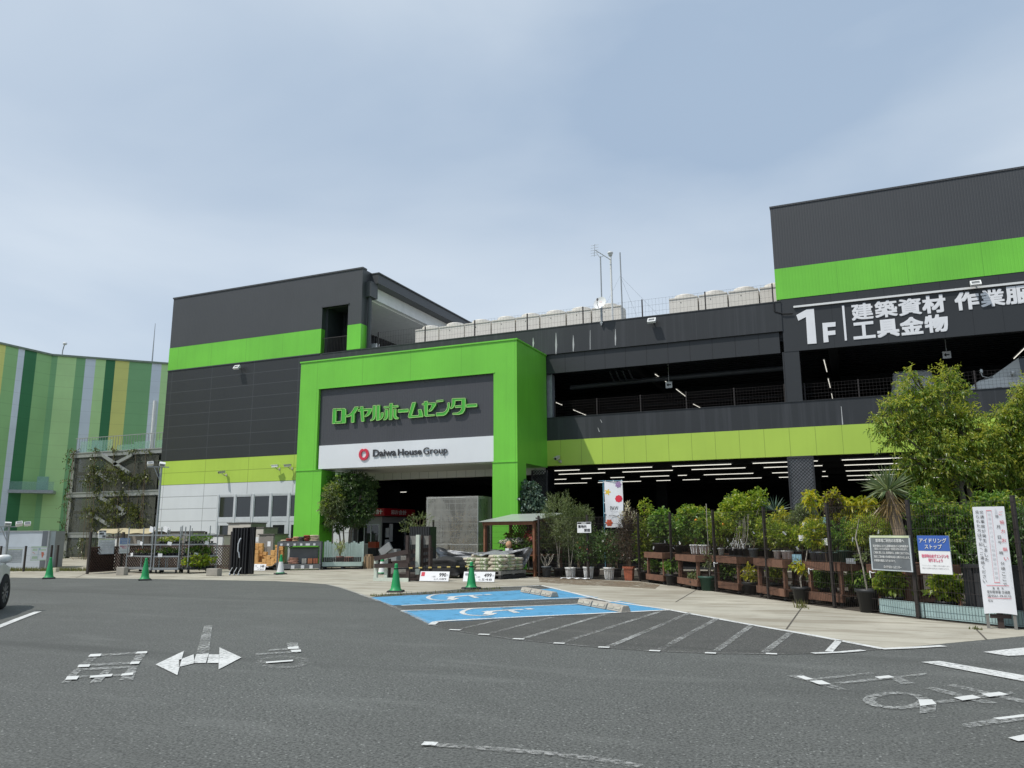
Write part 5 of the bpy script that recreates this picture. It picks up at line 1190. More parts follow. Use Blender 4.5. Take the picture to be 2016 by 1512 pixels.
# picket display
A, ang, w = frame2(G(634,1121.8), G(712,1121)); m_pick = mat('pale_green_wood', (.44, .55, .50), .75, amt=.12, scale=5)
t = thing('pallet', 'black pallet under the pale green picket display', 'pallet', place(A, ang, w/2, .45, APZ), ang); pallet(w, .9, m_palb, t)
t = thing('picket_planter', 'raised planter with pale green pickets and black edging on a pallet', 'planter', (A.x, A.y, APZ+.13), ang)
MB().box(0, w, -.02, .04, 0, .17).box(-.02, .04, .04, .85, 0, .17).box(w-.04, w+.02, .04, .85, 0, .17).box(.04, w-.04, .04, .85, .0, .1).build('planter_beam', m_pick, t)
b = MB()
for i in range(int(w/.075)): b.box(.01+i*.075, .075+i*.075-.012, .0, .12, .175, .36+.0*i)
b.build('edging_block', mat('black_edging', (.03, .024, .024), .7), t)
b = MB()
n = 17
for i in range(n):
    x = w*i/(n-1)-.0; dpt = .8-.5*max(0, (x/w-.72)/.28); hh = .95+.05*math.sin(i*1.7)-.12*(.5 if 4 < i < 9 else 0)+(.03 if i < 3 else 0)
    b.box(x-.045, x+.045, dpt, dpt+.03, .17, hh)
b.build('picket', m_pick, t)
pt = (A, ang, w)
p = place(A, ang, w*.42, .38, APZ+.3); t = thing('potted_bamboo', 'pale variegated bamboo in a brown pot among the pickets', 'plant', p, ang)
MB().lathe([(0, 0), (.13, 0), (.17, .22), (.15, .22), (0, .19)], 14).build('pot', mat('brown_pot', (.14, .055, .035), .6), t)
s_ = MB(); f = MB()
for i in range(7):
    a_ = i*.9; e = V((.28*math.cos(a_)*rnd.uniform(.4, 1.1), .2*math.sin(a_), .75+.15*rnd.random())); s_.tube([(0, 0, .18), V((0, 0, .2)).lerp(e, .5)+V((0, 0, .1)), e], .008, 4)
    for k_ in range(7): twig(f, V((0, 0, .25)).lerp(e, .35+.1*k_), rv(), .12, 5, .13, .022, .35)
s_.build('stem', m_stem, t); f.build('foliage', lm['bamboo'], t)
p = place(A, ang, w*.66, .3, APZ+.3); tag(MB().box(p.x-.16, p.x+.16, p.y-.12, p.y+.12, p.z, p.z+.2).build('terracotta_box', mat('pale_terracotta', (.55, .26, .19), .7), bevel=.01), 'pale terracotta box planter beside the variegated bamboo', 'planter')
m_card = mat('cardboard', (.36, .25, .15), .8, amt=.1); m_redc = mat('red_crate', (.30, .05, .02), .6)
p = G(721, 1120); b = MB().box(-.17, .17, -.15, .15, 0, .5).box(-.12, .1, -.1, .1, .5, .58); o = b.build('cardboard_box', m_card); o.location = (p.x, p.y+.2, APZ); tag(o, 'brown cardboard box right of the picket planter', 'box')
p = G(722, 1116)
for i in range(3):
    o = MB().box(-.2, .2, -.15, .15, 0, .03).box(-.2, .2, -.15, -.13, .03, .26).box(-.2, .2, .13, .15, .03, .26).box(-.2, -.18, -.13, .13, .03, .26).box(.18, .2, -.13, .13, .03, .26).build('crate', m_redc if i == 2 else m_palb); o.location = (p.x, p.y+.5, APZ+.27*i+.27); tag(o, ('lowest black crate in the stack behind the cardboard box', 'middle black crate in the stack behind the cardboard box', 'red crate on top of the stack behind the cardboard box')[i], 'crate', 'crates behind the cardboard box')
o = MB().box(-.24, .24, -.2, .2, 0, .27).build('wooden_box', mat('dark_wood_box', (.05, .04, .035), .8)); o.location = (p.x, p.y+.5, APZ); tag(o, 'dark wooden box at the bottom of the crate stack', 'box')
# cashier booth under the portal
bx, by = -20.68, 32.0; m_red2 = mat('red_canopy', (.36, .006, .015), .4, amt=.05); m_bth = mat('booth_grey', (.27, .275, .28), .5, amt=.06)
t = thing('cashier_booth', 'pale grey cashier booth with red lettered canopy inside the portal', 'booth', (bx-1.4, by, 0))
b = MB(); b.box(bx-2.9, bx, by, by+.06, 0, .95); b.box(bx-2.9, bx, by, by+.06, 1.86, 2.2); b.box(bx-.14, bx, by, by+.06, .95, 1.86); b.box(bx-2.9, bx-1.35, by, by+.06, .95, 1.86); b.box(bx-.06, bx, by+.06, by+2.2, 1.95, 2.2); b.box(bx-.06, bx, by+2.1, by+2.2, 0, 1.95); b.box(bx-2.9, bx-2.84, by+.06, by+2.2, 0, 2.2); b.box(bx-2.9, bx, by+2.2, by+2.26, 0, 2.2); b.box(bx-2.9, bx, by, by+2.2, 2.2, 2.24); b.build('booth_wall', m_bth, t, world=True)
b = MB()
for x in (bx-1.35, bx-.98, bx-.6, bx-.14): b.box(x-.02, x+.02, by-.01, by+.05, .95, 1.86)
b.box(bx-1.37, bx-.12, by-.015, by+.05, .93, .97); b.box(bx-1.37, bx-.12, by-.015, by+.05, 1.84, 1.88); w_ = b.build('window_frame', m_alu, t, world=True)
MB().box(bx-1.33, bx-.16, by+.02, by+.03, .97, 1.84).build('pane', m_glass, t, world=True)
MB().box(bx-.05, bx-.02, by+.1, by+2.1, .06, 1.95).build('glass_door', m_glass, t, world=True)
b = MB()
for y, z, w2, h2 in ((by+.35, 1.25, .3, .45), (by+.68, 1.05, .3, .85), (by+.3, .75, .45, .4)): b.box(bx+.002, bx+.008, y, y+w2, z, z+h2)
b.build('door_poster', m_paper, t, world=True)
MB().box(bx-3.1, bx+.35, by-.35, by+2.5, 2.27, 2.62).build('canopy', m_red2, t, world=True)
b = MB(); sq = lambda x: b.add([(x, by-.354, 2.34), (x+.18, by-.354, 2.34), (x+.18, by-.354, 2.56), (x, by-.354, 2.56)], [(0,1,2,3)])
join(b, text_mb('▣お会計', bx-1.2, bx+.25, 2.34, 2.56, .03), (0, by-.354, 0))
lt = text_mb('▣お会計', .25, 1.65, 2.34, 2.56, .03); b.add([(bx+.354-v[1], by+v[0], v[2]) for v in lt.v], lt.f); b.build('canopy_lettering', m_wht, t, world=True)
# mesh wrapped cage trolley
cY = 28.1; a, c2 = F(842, 981, cY), F(941, 979, cY); zt = a.z; cx0, cx1, cD = a.x, c2.x, 1.2
m_net = NT('shade_net'); m_net.fin((.40, .40, .36), .8); tt = m_net.n('ShaderNodeBsdfTransparent'); mm = m_net.n('ShaderNodeMixShader'); m_net.l(m_net.ramp(m_net.noise(1.0, 4, .6, stretch=(1.2, 1.2, .5), dist=1.5), .3, .7, .28, .62), mm.inputs[0]); m_net.l(tt.outputs[0], mm.inputs[1]); m_net.l(m_net.b.outputs[0], mm.inputs[2]); m_net.l(mm.outputs[0], m_net.out.inputs[0]); m_net = m_net.m
t = thing('netted_enclosure', 'tall box enclosure wrapped in grey translucent netting left of the right portal column', 'enclosure', ((cx0+cx1)/2, cY, APZ))
b = MB()
for x in (cx0, cx1):
    for y in (cY, cY+cD): b.tube([(x, y, 0), (x, y, zt)], .03, 8)
for z in (zt, 1.0, .1):
    for y in (cY, cY+cD): b.tube([(cx0, y, z), (cx1, y, z)], .02, 6)
    for x in (cx0, cx1): b.tube([(x, cY, z), (x, cY+cD, z)], .02, 6)
for i in range(10): b.tube([(cx0+i*(cx1-cx0)/9, cY+.02, 0.1), (cx0+i*(cx1-cx0)/9, cY+.02, zt)], .006, 4); b.tube([(cx0, cY+.02, .2+i*.27), (cx1, cY+.02, .2+i*.27)], .006, 4)
for i in range(8): b.tube([(cx0+.06+i*.09, cY+cD*.5, 1.2), (cx0+.06+i*.09, cY+cD*.5, zt-.2)], .006, 4); b.tube([(cx0+.06, cY+cD*.5, 1.2+i*.17), (cx0+.7, cY+cD*.5, 1.2+i*.17)], .006, 4)
b.build('frame', m_galv, t, world=True)
nb = MB(); wob = lambda u, v: .02*math.sin(u*17+v*6)+.02*math.sin(v*11+u*3)
nb.grid(lambda u, v: V((cx0-.03+(cx1-cx0+.06)*u, cY-.04+wob(u, v)*.6, .05+(zt)*v)), 14, 14); nb.grid(lambda u, v: V((cx1+.04+wob(u, v)*.6, cY+cD*u, .05+zt*v)), 8, 14); nb.grid(lambda u, v: V((cx0-.04+wob(u, v)*.6, cY+cD*(1-u), .05+zt*v)), 8, 14); nb.grid(lambda u, v: V((cx0-.03+(cx1-cx0+.06)*u, cY+cD*v, zt+.05+wob(u, v)*.5)), 10, 8); nb.build('net_cover', m_net, t, world=True)
f = MB(); crown(f, [((cx0+cx1)/2+.15, cY+.6, 1.6, .7, .35, .7), ((cx0+cx1)/2, cY+.6, .7, .7, .35, .5)], 240, .11, .03, .2, 7); tt_ = thing('caged_plant', 'dry straw coloured plants inside the grey netted enclosure', 'plant', ((cx0+cx1)/2, cY+.6, APZ)); f.build('foliage', lm['straw'], tt_, world=True)
# wooden rail display
yd = 21.2; m_dkw = mat('dark_stained_wood', (.045, .03, .026), .75, amt=.25, scale=9); m_ltw = mat('pale_painted_wood', (.55, .60, .52), .75, amt=.12); m_grw = mat('grey_weathered_wood', (.20, .195, .18), .85, amt=.25, scale=8)
t = thing('deck_rail_display', 'sample of wooden deck railing in dark and pale wood before the booth', 'railing', (F(780, 1140, yd).x, yd, APZ))
b = MB(); b2 = MB()
def pst(bb, px, y0, y1, dy, wpx=8):
    a, c2 = F(px, y1, yd+dy), F(px, y0, yd+dy); w_ = wpx/1525*24.5/2; bb.box(a.x-w_, a.x+w_, yd+dy-.04, yd+dy+.04, max(.0, a.z), c2.z)
pst(b2, 739.5, 1101, 1143, 0, 7); pst(b2, 760, 1099, 1143, .06, 6.5); pst(b2, 822, 1053, 1131, .25, 7.5)
pst(b, 765.5, 1100, 1143, .12, 5); pst(b, 803, 1083, 1145, 0, 7); pst(b, 829, 1054, 1135, .4, 5); pst(b, 846, 1054, 1120, .4, 4); pst(b, 802, 1054, 1090, .4, 6); pst(b, 848, 1082, 1128, .9, 5)
def rl(bb, p, q, dy, h=.14): bb.bar(F(p[0], p[1], yd+dy), F(q[0], q[1], yd+dy), .035, h)
rl(b, (737,1100), (804,1086), -.07); rl(b, (737,1114), (804,1113), -.07, .13); rl(b, (765,1109), (804,1105), .18, .1); rl(b, (804,1087), (852,1081), .5, .13); rl(b, (804,1103), (850,1093), .5, .1); rl(b, (804,1118), (845,1108), .7, .1); rl(b, (804,1141), (850,1132), .4, .12)
rl(b2, (735,1142), (804,1143), -.06, .15)
a, c2 = F(770, 1130, yd+.7), F(845, 1130, yd+.7); b.box(a.x, c2.x, yd+.5, yd+1.6, .02, .2)
b.build('dark_rail', m_dkw, t, world=True); b2.build('pale_post', m_ltw, t, world=True)
a, c2 = F(804, 1072, yd+.45), F(845, 1055, yd+.45); MB().box(a.x, c2.x, yd+.45, yd+.48, a.z, c2.z).build('grey_board', m_grw, t, world=True)
a, c2 = F(806, 1056, 25.0), F(846, 1037, 25.0); t = thing('slatted_planter', 'tall black slatted planter behind the wooden rail display', 'planter', ((a.x+c2.x)/2, 25.0, APZ))
b = MB(); b.box(a.x, c2.x, 25.04, 25.5, APZ, c2.z)
for i in range(12): x = a.x+(c2.x-a.x)*i/12; b.box(x, x+(c2.x-a.x)/18, 25.0, 25.04, APZ, c2.z+.01)
b.build('planter_box', m_potb, t, world=True)
f = MB(); s_ = MB(); c_ = F(825, 1022, 25.2); crown(f, [(c_.x, 25.25, c2.z+.2, .5, .3, .32), (c_.x-.45, 25.2, c2.z+.0, .35, .25, .22)], 90, .075, .022, .22, 10, .9, .05, .7); tt_ = thing('planter_shrub', 'grey green upright shrub growing in the black slatted planter', 'shrub', (c_.x, 25.25, c2.z-.05)); f.build('foliage', lm['olive'], tt_, world=True)
for i in range(5): s_.tube([(c_.x-.15+.08*i, 25.25, c2.z-.05), (c_.x-.3+.16*i, 25.25, c2.z+.3)], .01, 5)
s_.build('stem', m_stem, tt_, world=True)
# folding sign lying and grey tub inside
p = F(767, 1083, 24.5); o = MB().cbox((0, 0, 0), (.5, .08, .28), rot=M4.Rotation(-.6, 3, 'Y')).cbox((.25, .2, -.2), (.35, .3, .4)).build('grey_tub', mat('grey_tub', (.22, .23, .23), .6)); o.location = (p.x, 24.5, p.z); 
o.location.z = .5; tag(o, 'tilted grey plastic tub behind the wooden rail display', 'tub')
p = F(770, 1085, 25.2); tag(MB().box(p.x-.5, p.x+.6, 25.3, 25.9, 0, .62).build('work_bench', m_grw), 'low grey bench under the tilted grey tub', 'bench')
# soil bags on a pallet, dark sheeted heap, silver tarpaulin
A, ang, w = frame2(G(904,1138), G(986,1141.5)); D = 1.35
t = thing('pallet', 'wooden pallet under the stacked soil bags', 'pallet', place(A, ang, w/2, D/2, APZ), ang); pallet(w, D, m_palb, t)
t2 = thing('pallet', 'pale wooden pallet directly below the lowest soil bags', 'pallet', place(A, ang, w/2, D/2, APZ+.13), ang); pallet(w, D, m_grw, t2)
m_bag = NT('soil_bag_print'); oc = m_bag.obj(); nz_ = m_bag.noise(3.0, 3, .5, vec=oc); c1 = m_bag.mix(m_bag.ramp(nz_, .56, .60), (.52, .47, .37), (.26, .33, .17)); c1 = m_bag.mix(m_bag.ramp(m_bag.noise(7.0, 2, .5, vec=oc), .6, .64), c1, (.60, .57, .48)); m_bag.bump(m_bag.noise(14, 3, .5, vec=oc), .35, .01); m_bag = m_bag.fin(c1, .4)
bw, bd, bh = w/3*.98, .42, .106
bb = MB().blob((0, 0, bh/2), (bw/2, bd/2, bh/2*1.1), 18, 9, jit=.12, pw=.55); bag = bb.build('soil_bag', m_bag); tag(bag, 'plump green and beige soil bag in the stack on the pallet', 'soil bag', 'soil bags stacked on the pallet')
first = True
for layer in range(5):
    for j in range(3):
        for i in range(3):
            if layer == 4 and (i, j) not in ((0, 1), (2, 0), (2, 1), (0, 2)): continue
            loc = place(A, ang, bw*(i+.5)+rnd.uniform(-.03, .03)+(.05 if layer % 2 else 0), .23+j*.44+rnd.uniform(-.02, .02), APZ+.245+layer*bh*.93)
            if first: bag.location = loc; bag.rotation_euler = (0, 0, ang); first = False
            else: dup(bag, loc, ang+rnd.uniform(-.05, .05))
p = G(868, 1139); o = MB().blob((0, 0, .2), (.72, .45, .27), 40, 20, jit=.45, pw=.34).blob((.1, -.1, .42), (.3, .25, .06), 20, 8, jit=.8, pw=.6).build('covered_heap', mat('black_sheet', (.022, .022, .022), .75, amt=.5, scale=6, bump=1.0, bscale=14)); o.location = (p.x, p.y+.55, APZ+.02); o.rotation_euler = (0, 0, -.2); tag(o, 'low heap under black sheeting behind the 990 price board', 'covered heap')
m_tarp = NT('silver_tarpaulin'); m_tarp.bump(m_tarp.noise(3.5, 5, .65, dist=1.2), .9, .08); m_tarp = m_tarp.fin(m_tarp.mix(m_tarp.ramp(m_tarp.noise(2.2, 4), .35, .65), (.22, .225, .24), (.40, .41, .42)), .38, .35)
LA, LB = V((-14.3, 25.9, 0)), V((-9.98, 24.55, 0)); td = (LB-LA); tn = V((td.y, -td.x, 0)).normalized()
def tz(y): return 1.5-(y-1046)/1525*27.0
def interp(t_, L_):
    for (a_, b_), (c__, d_) in zip(L_, L_[1:]):
        if t_ <= c__: return b_+(d_-b_)*(t_-a_)/(c__-a_)
    return L_[-1][1]
top = [(0, 1077), (.1, 1081), (.3, 1086), (.5, 1087.5), (.7, 1086), (.9, 1079), (1, 1074)]; bot = [(0, 1084), (.04, 1106), (.15, 1107), (.25, 1102), (.45, 1095), (.7, 1096), (.78, 1108), (.88, 1124), (.95, 1112), (1, 1080)]
def tarp(u, v):
    z = tz(interp(u, top)*(v)+interp(u, bot)*(1-v)); q = LA+td*u
    off = .10*math.sin(u*23+v*4)*(.4+.6*(1-v))+.16*MN.noise(V((u*9, v*5, 1)))+.35*max(0, .6-v)*max(0, 1-abs(u-.5)*2.2)
    return V((q.x, q.y, z))+tn*off
bA, bang, bw_ = frame2(G(904,1138), G(986,1141.5))
def drape(u, v):
    p_ = place(bA, bang, bw_*(.12+.72*u), .42+1.25*v, 0); return V((p_.x, p_.y, .845+.05*MN.noise(V((u*5, v*4, 3)))-.09*(1-v)**6-.05*abs(u-.5)*2*(1-v)+.02*math.sin(u*15+v*7)))
o = MB().grid(tarp, 60, 24).grid(drape, 30, 18).build('tarpaulin', m_tarp); tag(o, 'wrinkled silver grey tarpaulin slung behind the soil bags', 'tarpaulin')
# pergola shelter
m_per = mat('brown_pergola_wood', (.20, .085, .045), .7, amt=.25, scale=7)
A, ang, w = frame2(G(955,1130.5), G(1053,1136)); D = 1.25
t = thing('pergola', 'brown timber plant shelter with a sloping clear roof', 'pergola', (A.x, A.y, APZ), ang)
for x, y, h_ in ((0, 0, 1.82), (w, 0, 1.82), (0, D, 2.0), (w, D, 2.0)): MB().box(x-.045, x+.045, y-.045, y+.045, 0, h_).build('post', m_per, t)
MB().box(-.08, w+.08, -.07, -.03, 1.72, 1.84).box(-.08, w+.08, D+.03, D+.07, 1.92, 2.04).bar((-.02, -.1, 1.8), (-.02, D+.1, 2.02), .04, .1).bar((w+.02, -.1, 1.8), (w+.02, D+.1, 2.02), .04, .1).build('beam', m_per, t)
MB().prism([(-.12, -.2, 1.84), (w+.15, -.2, 1.84), (w+.15, D+.2, 2.12), (-.12, D+.2, 2.12)], (0, 0, .02)).build('roof_sheet', mat('milky_roof', (.36, .39, .36), .35, amt=.08), t)
f = MB(); lattice(f, 0, w, .9, 1.75, D, s=.15, w=.03); f.build('lattice_panel', m_per, t)
MB().box(-.02, w+.02, 0, D, .68, .72).box(-.02, w+.02, 0, D*.9, .12, .16).build('shelf', m_per, t)
pg_ = (A, ang, w)
def flowers(x, y, z, lf, fl, label, r=.25, h=.4, n=40, pot=m_potb):
    p = place(A, ang, x, y, z); t = thing('flowering_plant', label, 'plant', p, rnd.uniform(0, 6))
    pot_mb(.1, .17).build('pot', pot, t); q = MB(); crown(q, [(0, 0, .17+h/2, r, r, h/2)], n, .08, .05, .1, 7); q.build('foliage', lm[lf], t)
    q = MB(); crown(q, [(0, 0, .2+h*.75, r*.9, r*.9, h*.3)], int(n*1.6), .055, .055, .04, 8); q.build('flowers', lm[fl], t)
flowers(w*.35, .3, .73, 'dark', 'white', 'white and lilac orchid pot at the left of the shelter shelf', .3, .3)
flowers(w*.55, .35, .73, 'dark', 'white', 'white orchid pot in the middle of the shelter shelf', .28, .32)
flowers(w*.72, .5, .73, 'mid', 'red', 'red flowered pot at the back of the shelter shelf', .25, .55, 50)
flowers(w*.86, .35, .73, 'mid', 'pink', 'pink rose pot by the right shelter post', .25, .5, 50)
flowers(w*.2, .9, .73, 'lime', 'lime', 'pale flowered plant at the back left of the shelter', .35, .6, 50)
flowers(w*.8, .95, .73, 'lime', 'cream', 'yellow green plant at the back right of the shelter', .4, .75, 60)
p = place(A, ang, w*.52, -.05, .73); t = thing('garden_ornament', 'terracotta ball on a pale square pedestal in the shelter', 'ornament', p, ang); MB().box(-.09, .09, -.09, .09, 0, .2).build('pedestal', m_wht, t); MB().blob((0, 0, .32), (.12, .12, .13)).build('ball', mat('terracotta_ball', (.48, .28, .16), .7), t)
for i, x in enumerate((.15, .28, .7, .92)):
    p = place(A, ang, w*x, .1, .73); t = thing('empty_pot', ('small dark pot on the shelf by the left shelter post', 'small dark pot left of the ball ornament', 'small dark pot right of the ball ornament', 'small dark pot by the right shelter post')[i], 'pot', p); pot_mb(.09, .14).build('pot', m_potg, t)
# lamp posts
def lamp_post(px, py, ptop, label, heads, Y=None):
    p = G(px, py); dist = V((p.x, p.y, 0)).length; e = _ray(px, ptop); h = EYE+e.z*dist/((e.x**2+e.y**2)**.5)
    t = thing('lamp_post', label, 'lamp post', (p.x, p.y, 0), math.atan2(-p.x, p.y)); 
    MB().tube([(0, 0, 0), (0, 0, h)], [.06, .045], 10).bar((-.55, 0, h), (.3, 0, h), .05, .04).tube([(0, 0, h-.65), (-.3, 0, h)], .02, 6).tube([(0, 0, h-.65), (-.12, 0, h)], .02, 6).build('pole', m_galv, t)
    for x, tl in heads: MB().cbox((x, -.05, h+.12), (.24, .2, .13), rot=M4.Rotation(tl, 3, 'X') @ M4.Rotation(.3*tl, 3, 'Y')).box(x-.02, x+.02, -.02, .02, h, h+.1).build('lamp_head', m_wht, t); MB().cbox(V((x, -.05, h+.12))+(M4.Rotation(tl, 3, 'X') @ M4.Rotation(.3*tl, 3, 'Y')) @ V((0, -.102, 0)), (.19, .006, .09), rot=M4.Rotation(tl, 3, 'X') @ M4.Rotation(.3*tl, 3, 'Y')).build('lens', m_lens, t)
lamp_post(302, 1121, 919, 'slim grey lamp post with two white heads at the white wall corner', ((-.45, -.5), (.02, .5)))
lamp_post(8, 1123, 1037, 'low grey lamp post with three white heads behind the parked car', ((-.05, .2), (.35, -.7), (.65, -.4)))
# ================================================================ nursery yard
FPX_ = [(1060,1137),(1157,1141),(1257.5,1145),(1321.5,1153.5),(1408,1165.5),(1510.5,1180),(1640,1198),(1805.5,1219),(2022,1241)]
FP = [G(*p) for p in FPX_]; FP.append(FP[-1]+(FP[-1]-FP[-2])*1.5)
def fence_at(px, back=0.0):
    e = _ray(px, 1046); e = V((e.x, e.y, 0)).normalized()
    for A, B in zip(FP, FP[1:]):
        d = B-A; den = e.x*d.y-e.y*d.x
        if abs(den) < 1e-9: continue
        s_ = (A.x*d.y-A.y*d.x)/den; u = (A.x*e.y-A.y*e.x)/den
        if -.001 <= u <= 1.001 and s_ > 0: q = e*(s_+back); return V((q.x, q.y, 0))
    q = e*((FP[-1]-FP[0]).length*0+FP[-1].length+back); return V((q.x, q.y, 0))
def zof(p, y): # height over p of the sight line at picture row y
    return EYE-(y-1046.6)/FPX*(p.x*FWD.x+p.y*FWD.y)/math.cos(PITCH)
def sof(p): return (p.x*FWD.x+p.y*FWD.y)/math.cos(PITCH)/FPX
floor = MB(); q = [(p.x, p.y) for p in FP[:9]]; bk = [(9.5, 20), (12, 30.5), (-9, 30.5), (-10.5, 27.2)]
floor.add([(x, y, APZ+.004) for x, y in q+bk], [tuple(range(len(q)+4))]); tag(floor.build('nursery_floor', concretem('shade_toned_concrete', (.10, .085, .07), (.05, .042, .035))), kind='structure')  # floor tone darkened to carry the shade beneath the tables
def fence_run(pts, label, h=1.95, dz=.2):
    t = thing('mesh_fence', label, 'fence', (pts[0].x, pts[0].y, APZ)); b = MB()
    for A, B in zip(pts, pts[1:]):
        L = (B-A).length; k = int(L/.05); d = (B-A)/L; n_ = V((-d.y, d.x, 0))
        for i in range(k+1):
            p = A+d*(L*i/k); w_ = d*.0022; m_ = n_*.0022
            b.add([p-w_-m_+V((0,0,.06)), p+w_-m_+V((0,0,.06)), p+m_*1.5+V((0,0,.06)), p-w_-m_+V((0,0,h)), p+w_-m_+V((0,0,h)), p+m_*1.5+V((0,0,h))], [(0,1,4,3),(1,2,5,4),(2,0,3,5)])
        for i in range(int(h/dz)+1):
            z = .06+i*(h-.07)/int(h/dz); b.bar(A+V((0, 0, z)), B+V((0, 0, z)), .005, .005)
    b.build('wire_mesh', m_iron, t, world=True)
    for p, q in zip(pts, pts[1:]+[pts[-1]+(pts[-1]-pts[-2])]):
        d = (q-p).normalized(); n_ = V((-d.y, d.x, 0)); c_ = p+n_*.045; MB().bar(c_, c_+V((0, 0, h+.06)), .055, .055, up=tuple(d)).bar(c_+V((0, 0, h+.06)), c_+V((0, 0, h+.07)), .062, .062, up=tuple(d)).build('post', m_iron, t, world=True)
    return t
fence_run(FP, 'brown wire mesh fence with posts running along the plant tables')
fence_run([V((-15.4, 27.5, 0)), V((-12.45, 26.3, 0)), V((-9.95, 24.95, 0))], 'brown wire mesh fence section behind the silver tarpaulin', 1.9)
m_tbl = mat('brown_table_wood', (.165, .082, .052), .75, amt=.3, scale=6)
TB = []
def table(pa, pb, yt, label, D=1.15, extra=0):
    A, ang, w = frame2(G(*pa), G(*pb)); w += extra; zt = zof(A, yt); t = thing('plant_table', label, 'table', (A.x, A.y, APZ), ang, 'brown timber plant tables')
    MB().box(-.05, w+.05, -.06, -.02, zt-.16, zt).box(-.05, w+.05, D+.02, D+.06, zt-.16, zt).box(-.05, -.01, -.02, D+.02, zt-.16, zt).box(w+.01, w+.05, -.02, D+.02, zt-.16, zt).build('apron', m_tbl, t)
    b = MB(); n = 8
    for i in range(n): b.box(-.01, w+.01, -.02+i*(D+.04)/n, -.02+i*(D+.04)/n+.11, zt-.045, zt-.012)
    b.build('table_top', m_tbl, t)
    for x in (0, w-.07):
        for y in (.0, D-.07): MB().box(x, x+.07, y, y+.07, .1, zt-.05).build('leg', m_tbl, t)
    MB().box(-.02, w+.02, -.04, 0, .1, .26).box(-.02, w+.02, D, D+.04, .1, .26).box(.0, w, .0, D, .2, .23).build('lower_shelf', m_tbl, t)
    for x in (.06, w-.06):
        for y in (.04, D-.06): MB().lathe([(0, -.02), (.045, -.02), (.05, 0), (.045, .02), (0, .02)], 10, (x, y, .05), axis='x').box(x-.03, x+.03, y-.03, y+.03, .08, .1).build('caster', m_coneb, t)
    TB.append((A, ang, w, zt, D)); return TB[-1]
table((1275,1147.5), (1308,1152), 1086.5, 'brown plant table farthest along the fence, nearest the terracotta pot')
table((1337,1155.5), (1375,1163), 1091, 'brown plant table holding two white handled pots')
table((1411,1164.5), (1456,1171.5), 1094, 'brown plant table under the big lime shrub')
table((1494,1175.5), (1548,1185), 1099.5, 'brown plant table with three white pots in a row')
table((1595,1190), (1661,1197.5), 1106, 'brown plant table with bagged pots left of the slate sign')
table((1722,1201), (1792,1210), 1112, 'brown plant table half hidden by the slate parking sign')
for i, (pa, b_, w_, lb) in enumerate(((1350, 3.2, 1.5, 'second row brown plant table behind the citrus table'), (1470, 3.0, 1.6, 'second row brown plant table behind the lime shrub'), (1590, 2.8, 1.6, 'second row brown plant table in front of the lattice pillar'), (1720, 2.6, 1.6, 'second row brown plant table under the yucca'))):
    p = fence_at(pa, b_); t0 = TB[2+min(i, 2)]; zt = .8
    t = thing('plant_table', lb, 'table', (p.x, p.y, APZ), t0[1], 'brown timber plant tables in the second row')
    MB().box(-.7, .7, -.04, 0, zt-.16, zt).box(-.7, .7, 1.1, 1.14, zt-.16, zt).box(-.7, .7, 0, 1.1, zt-.04, zt-.01).build('table_top', m_tbl, t)
    for x in (-.66, .6):
        for y in (.02, 1.0): MB().box(x, x+.07, y, y+.07, 0, zt-.05).build('leg', m_tbl, t)
    MB().box(-.68, .68, .0, 1.1, .2, .24).build('lower_shelf', m_tbl, t)
POTS = {'b': m_potb, 'w': m_potw, 'g': m_potg, 't': m_pott, 'G': m_potgr}
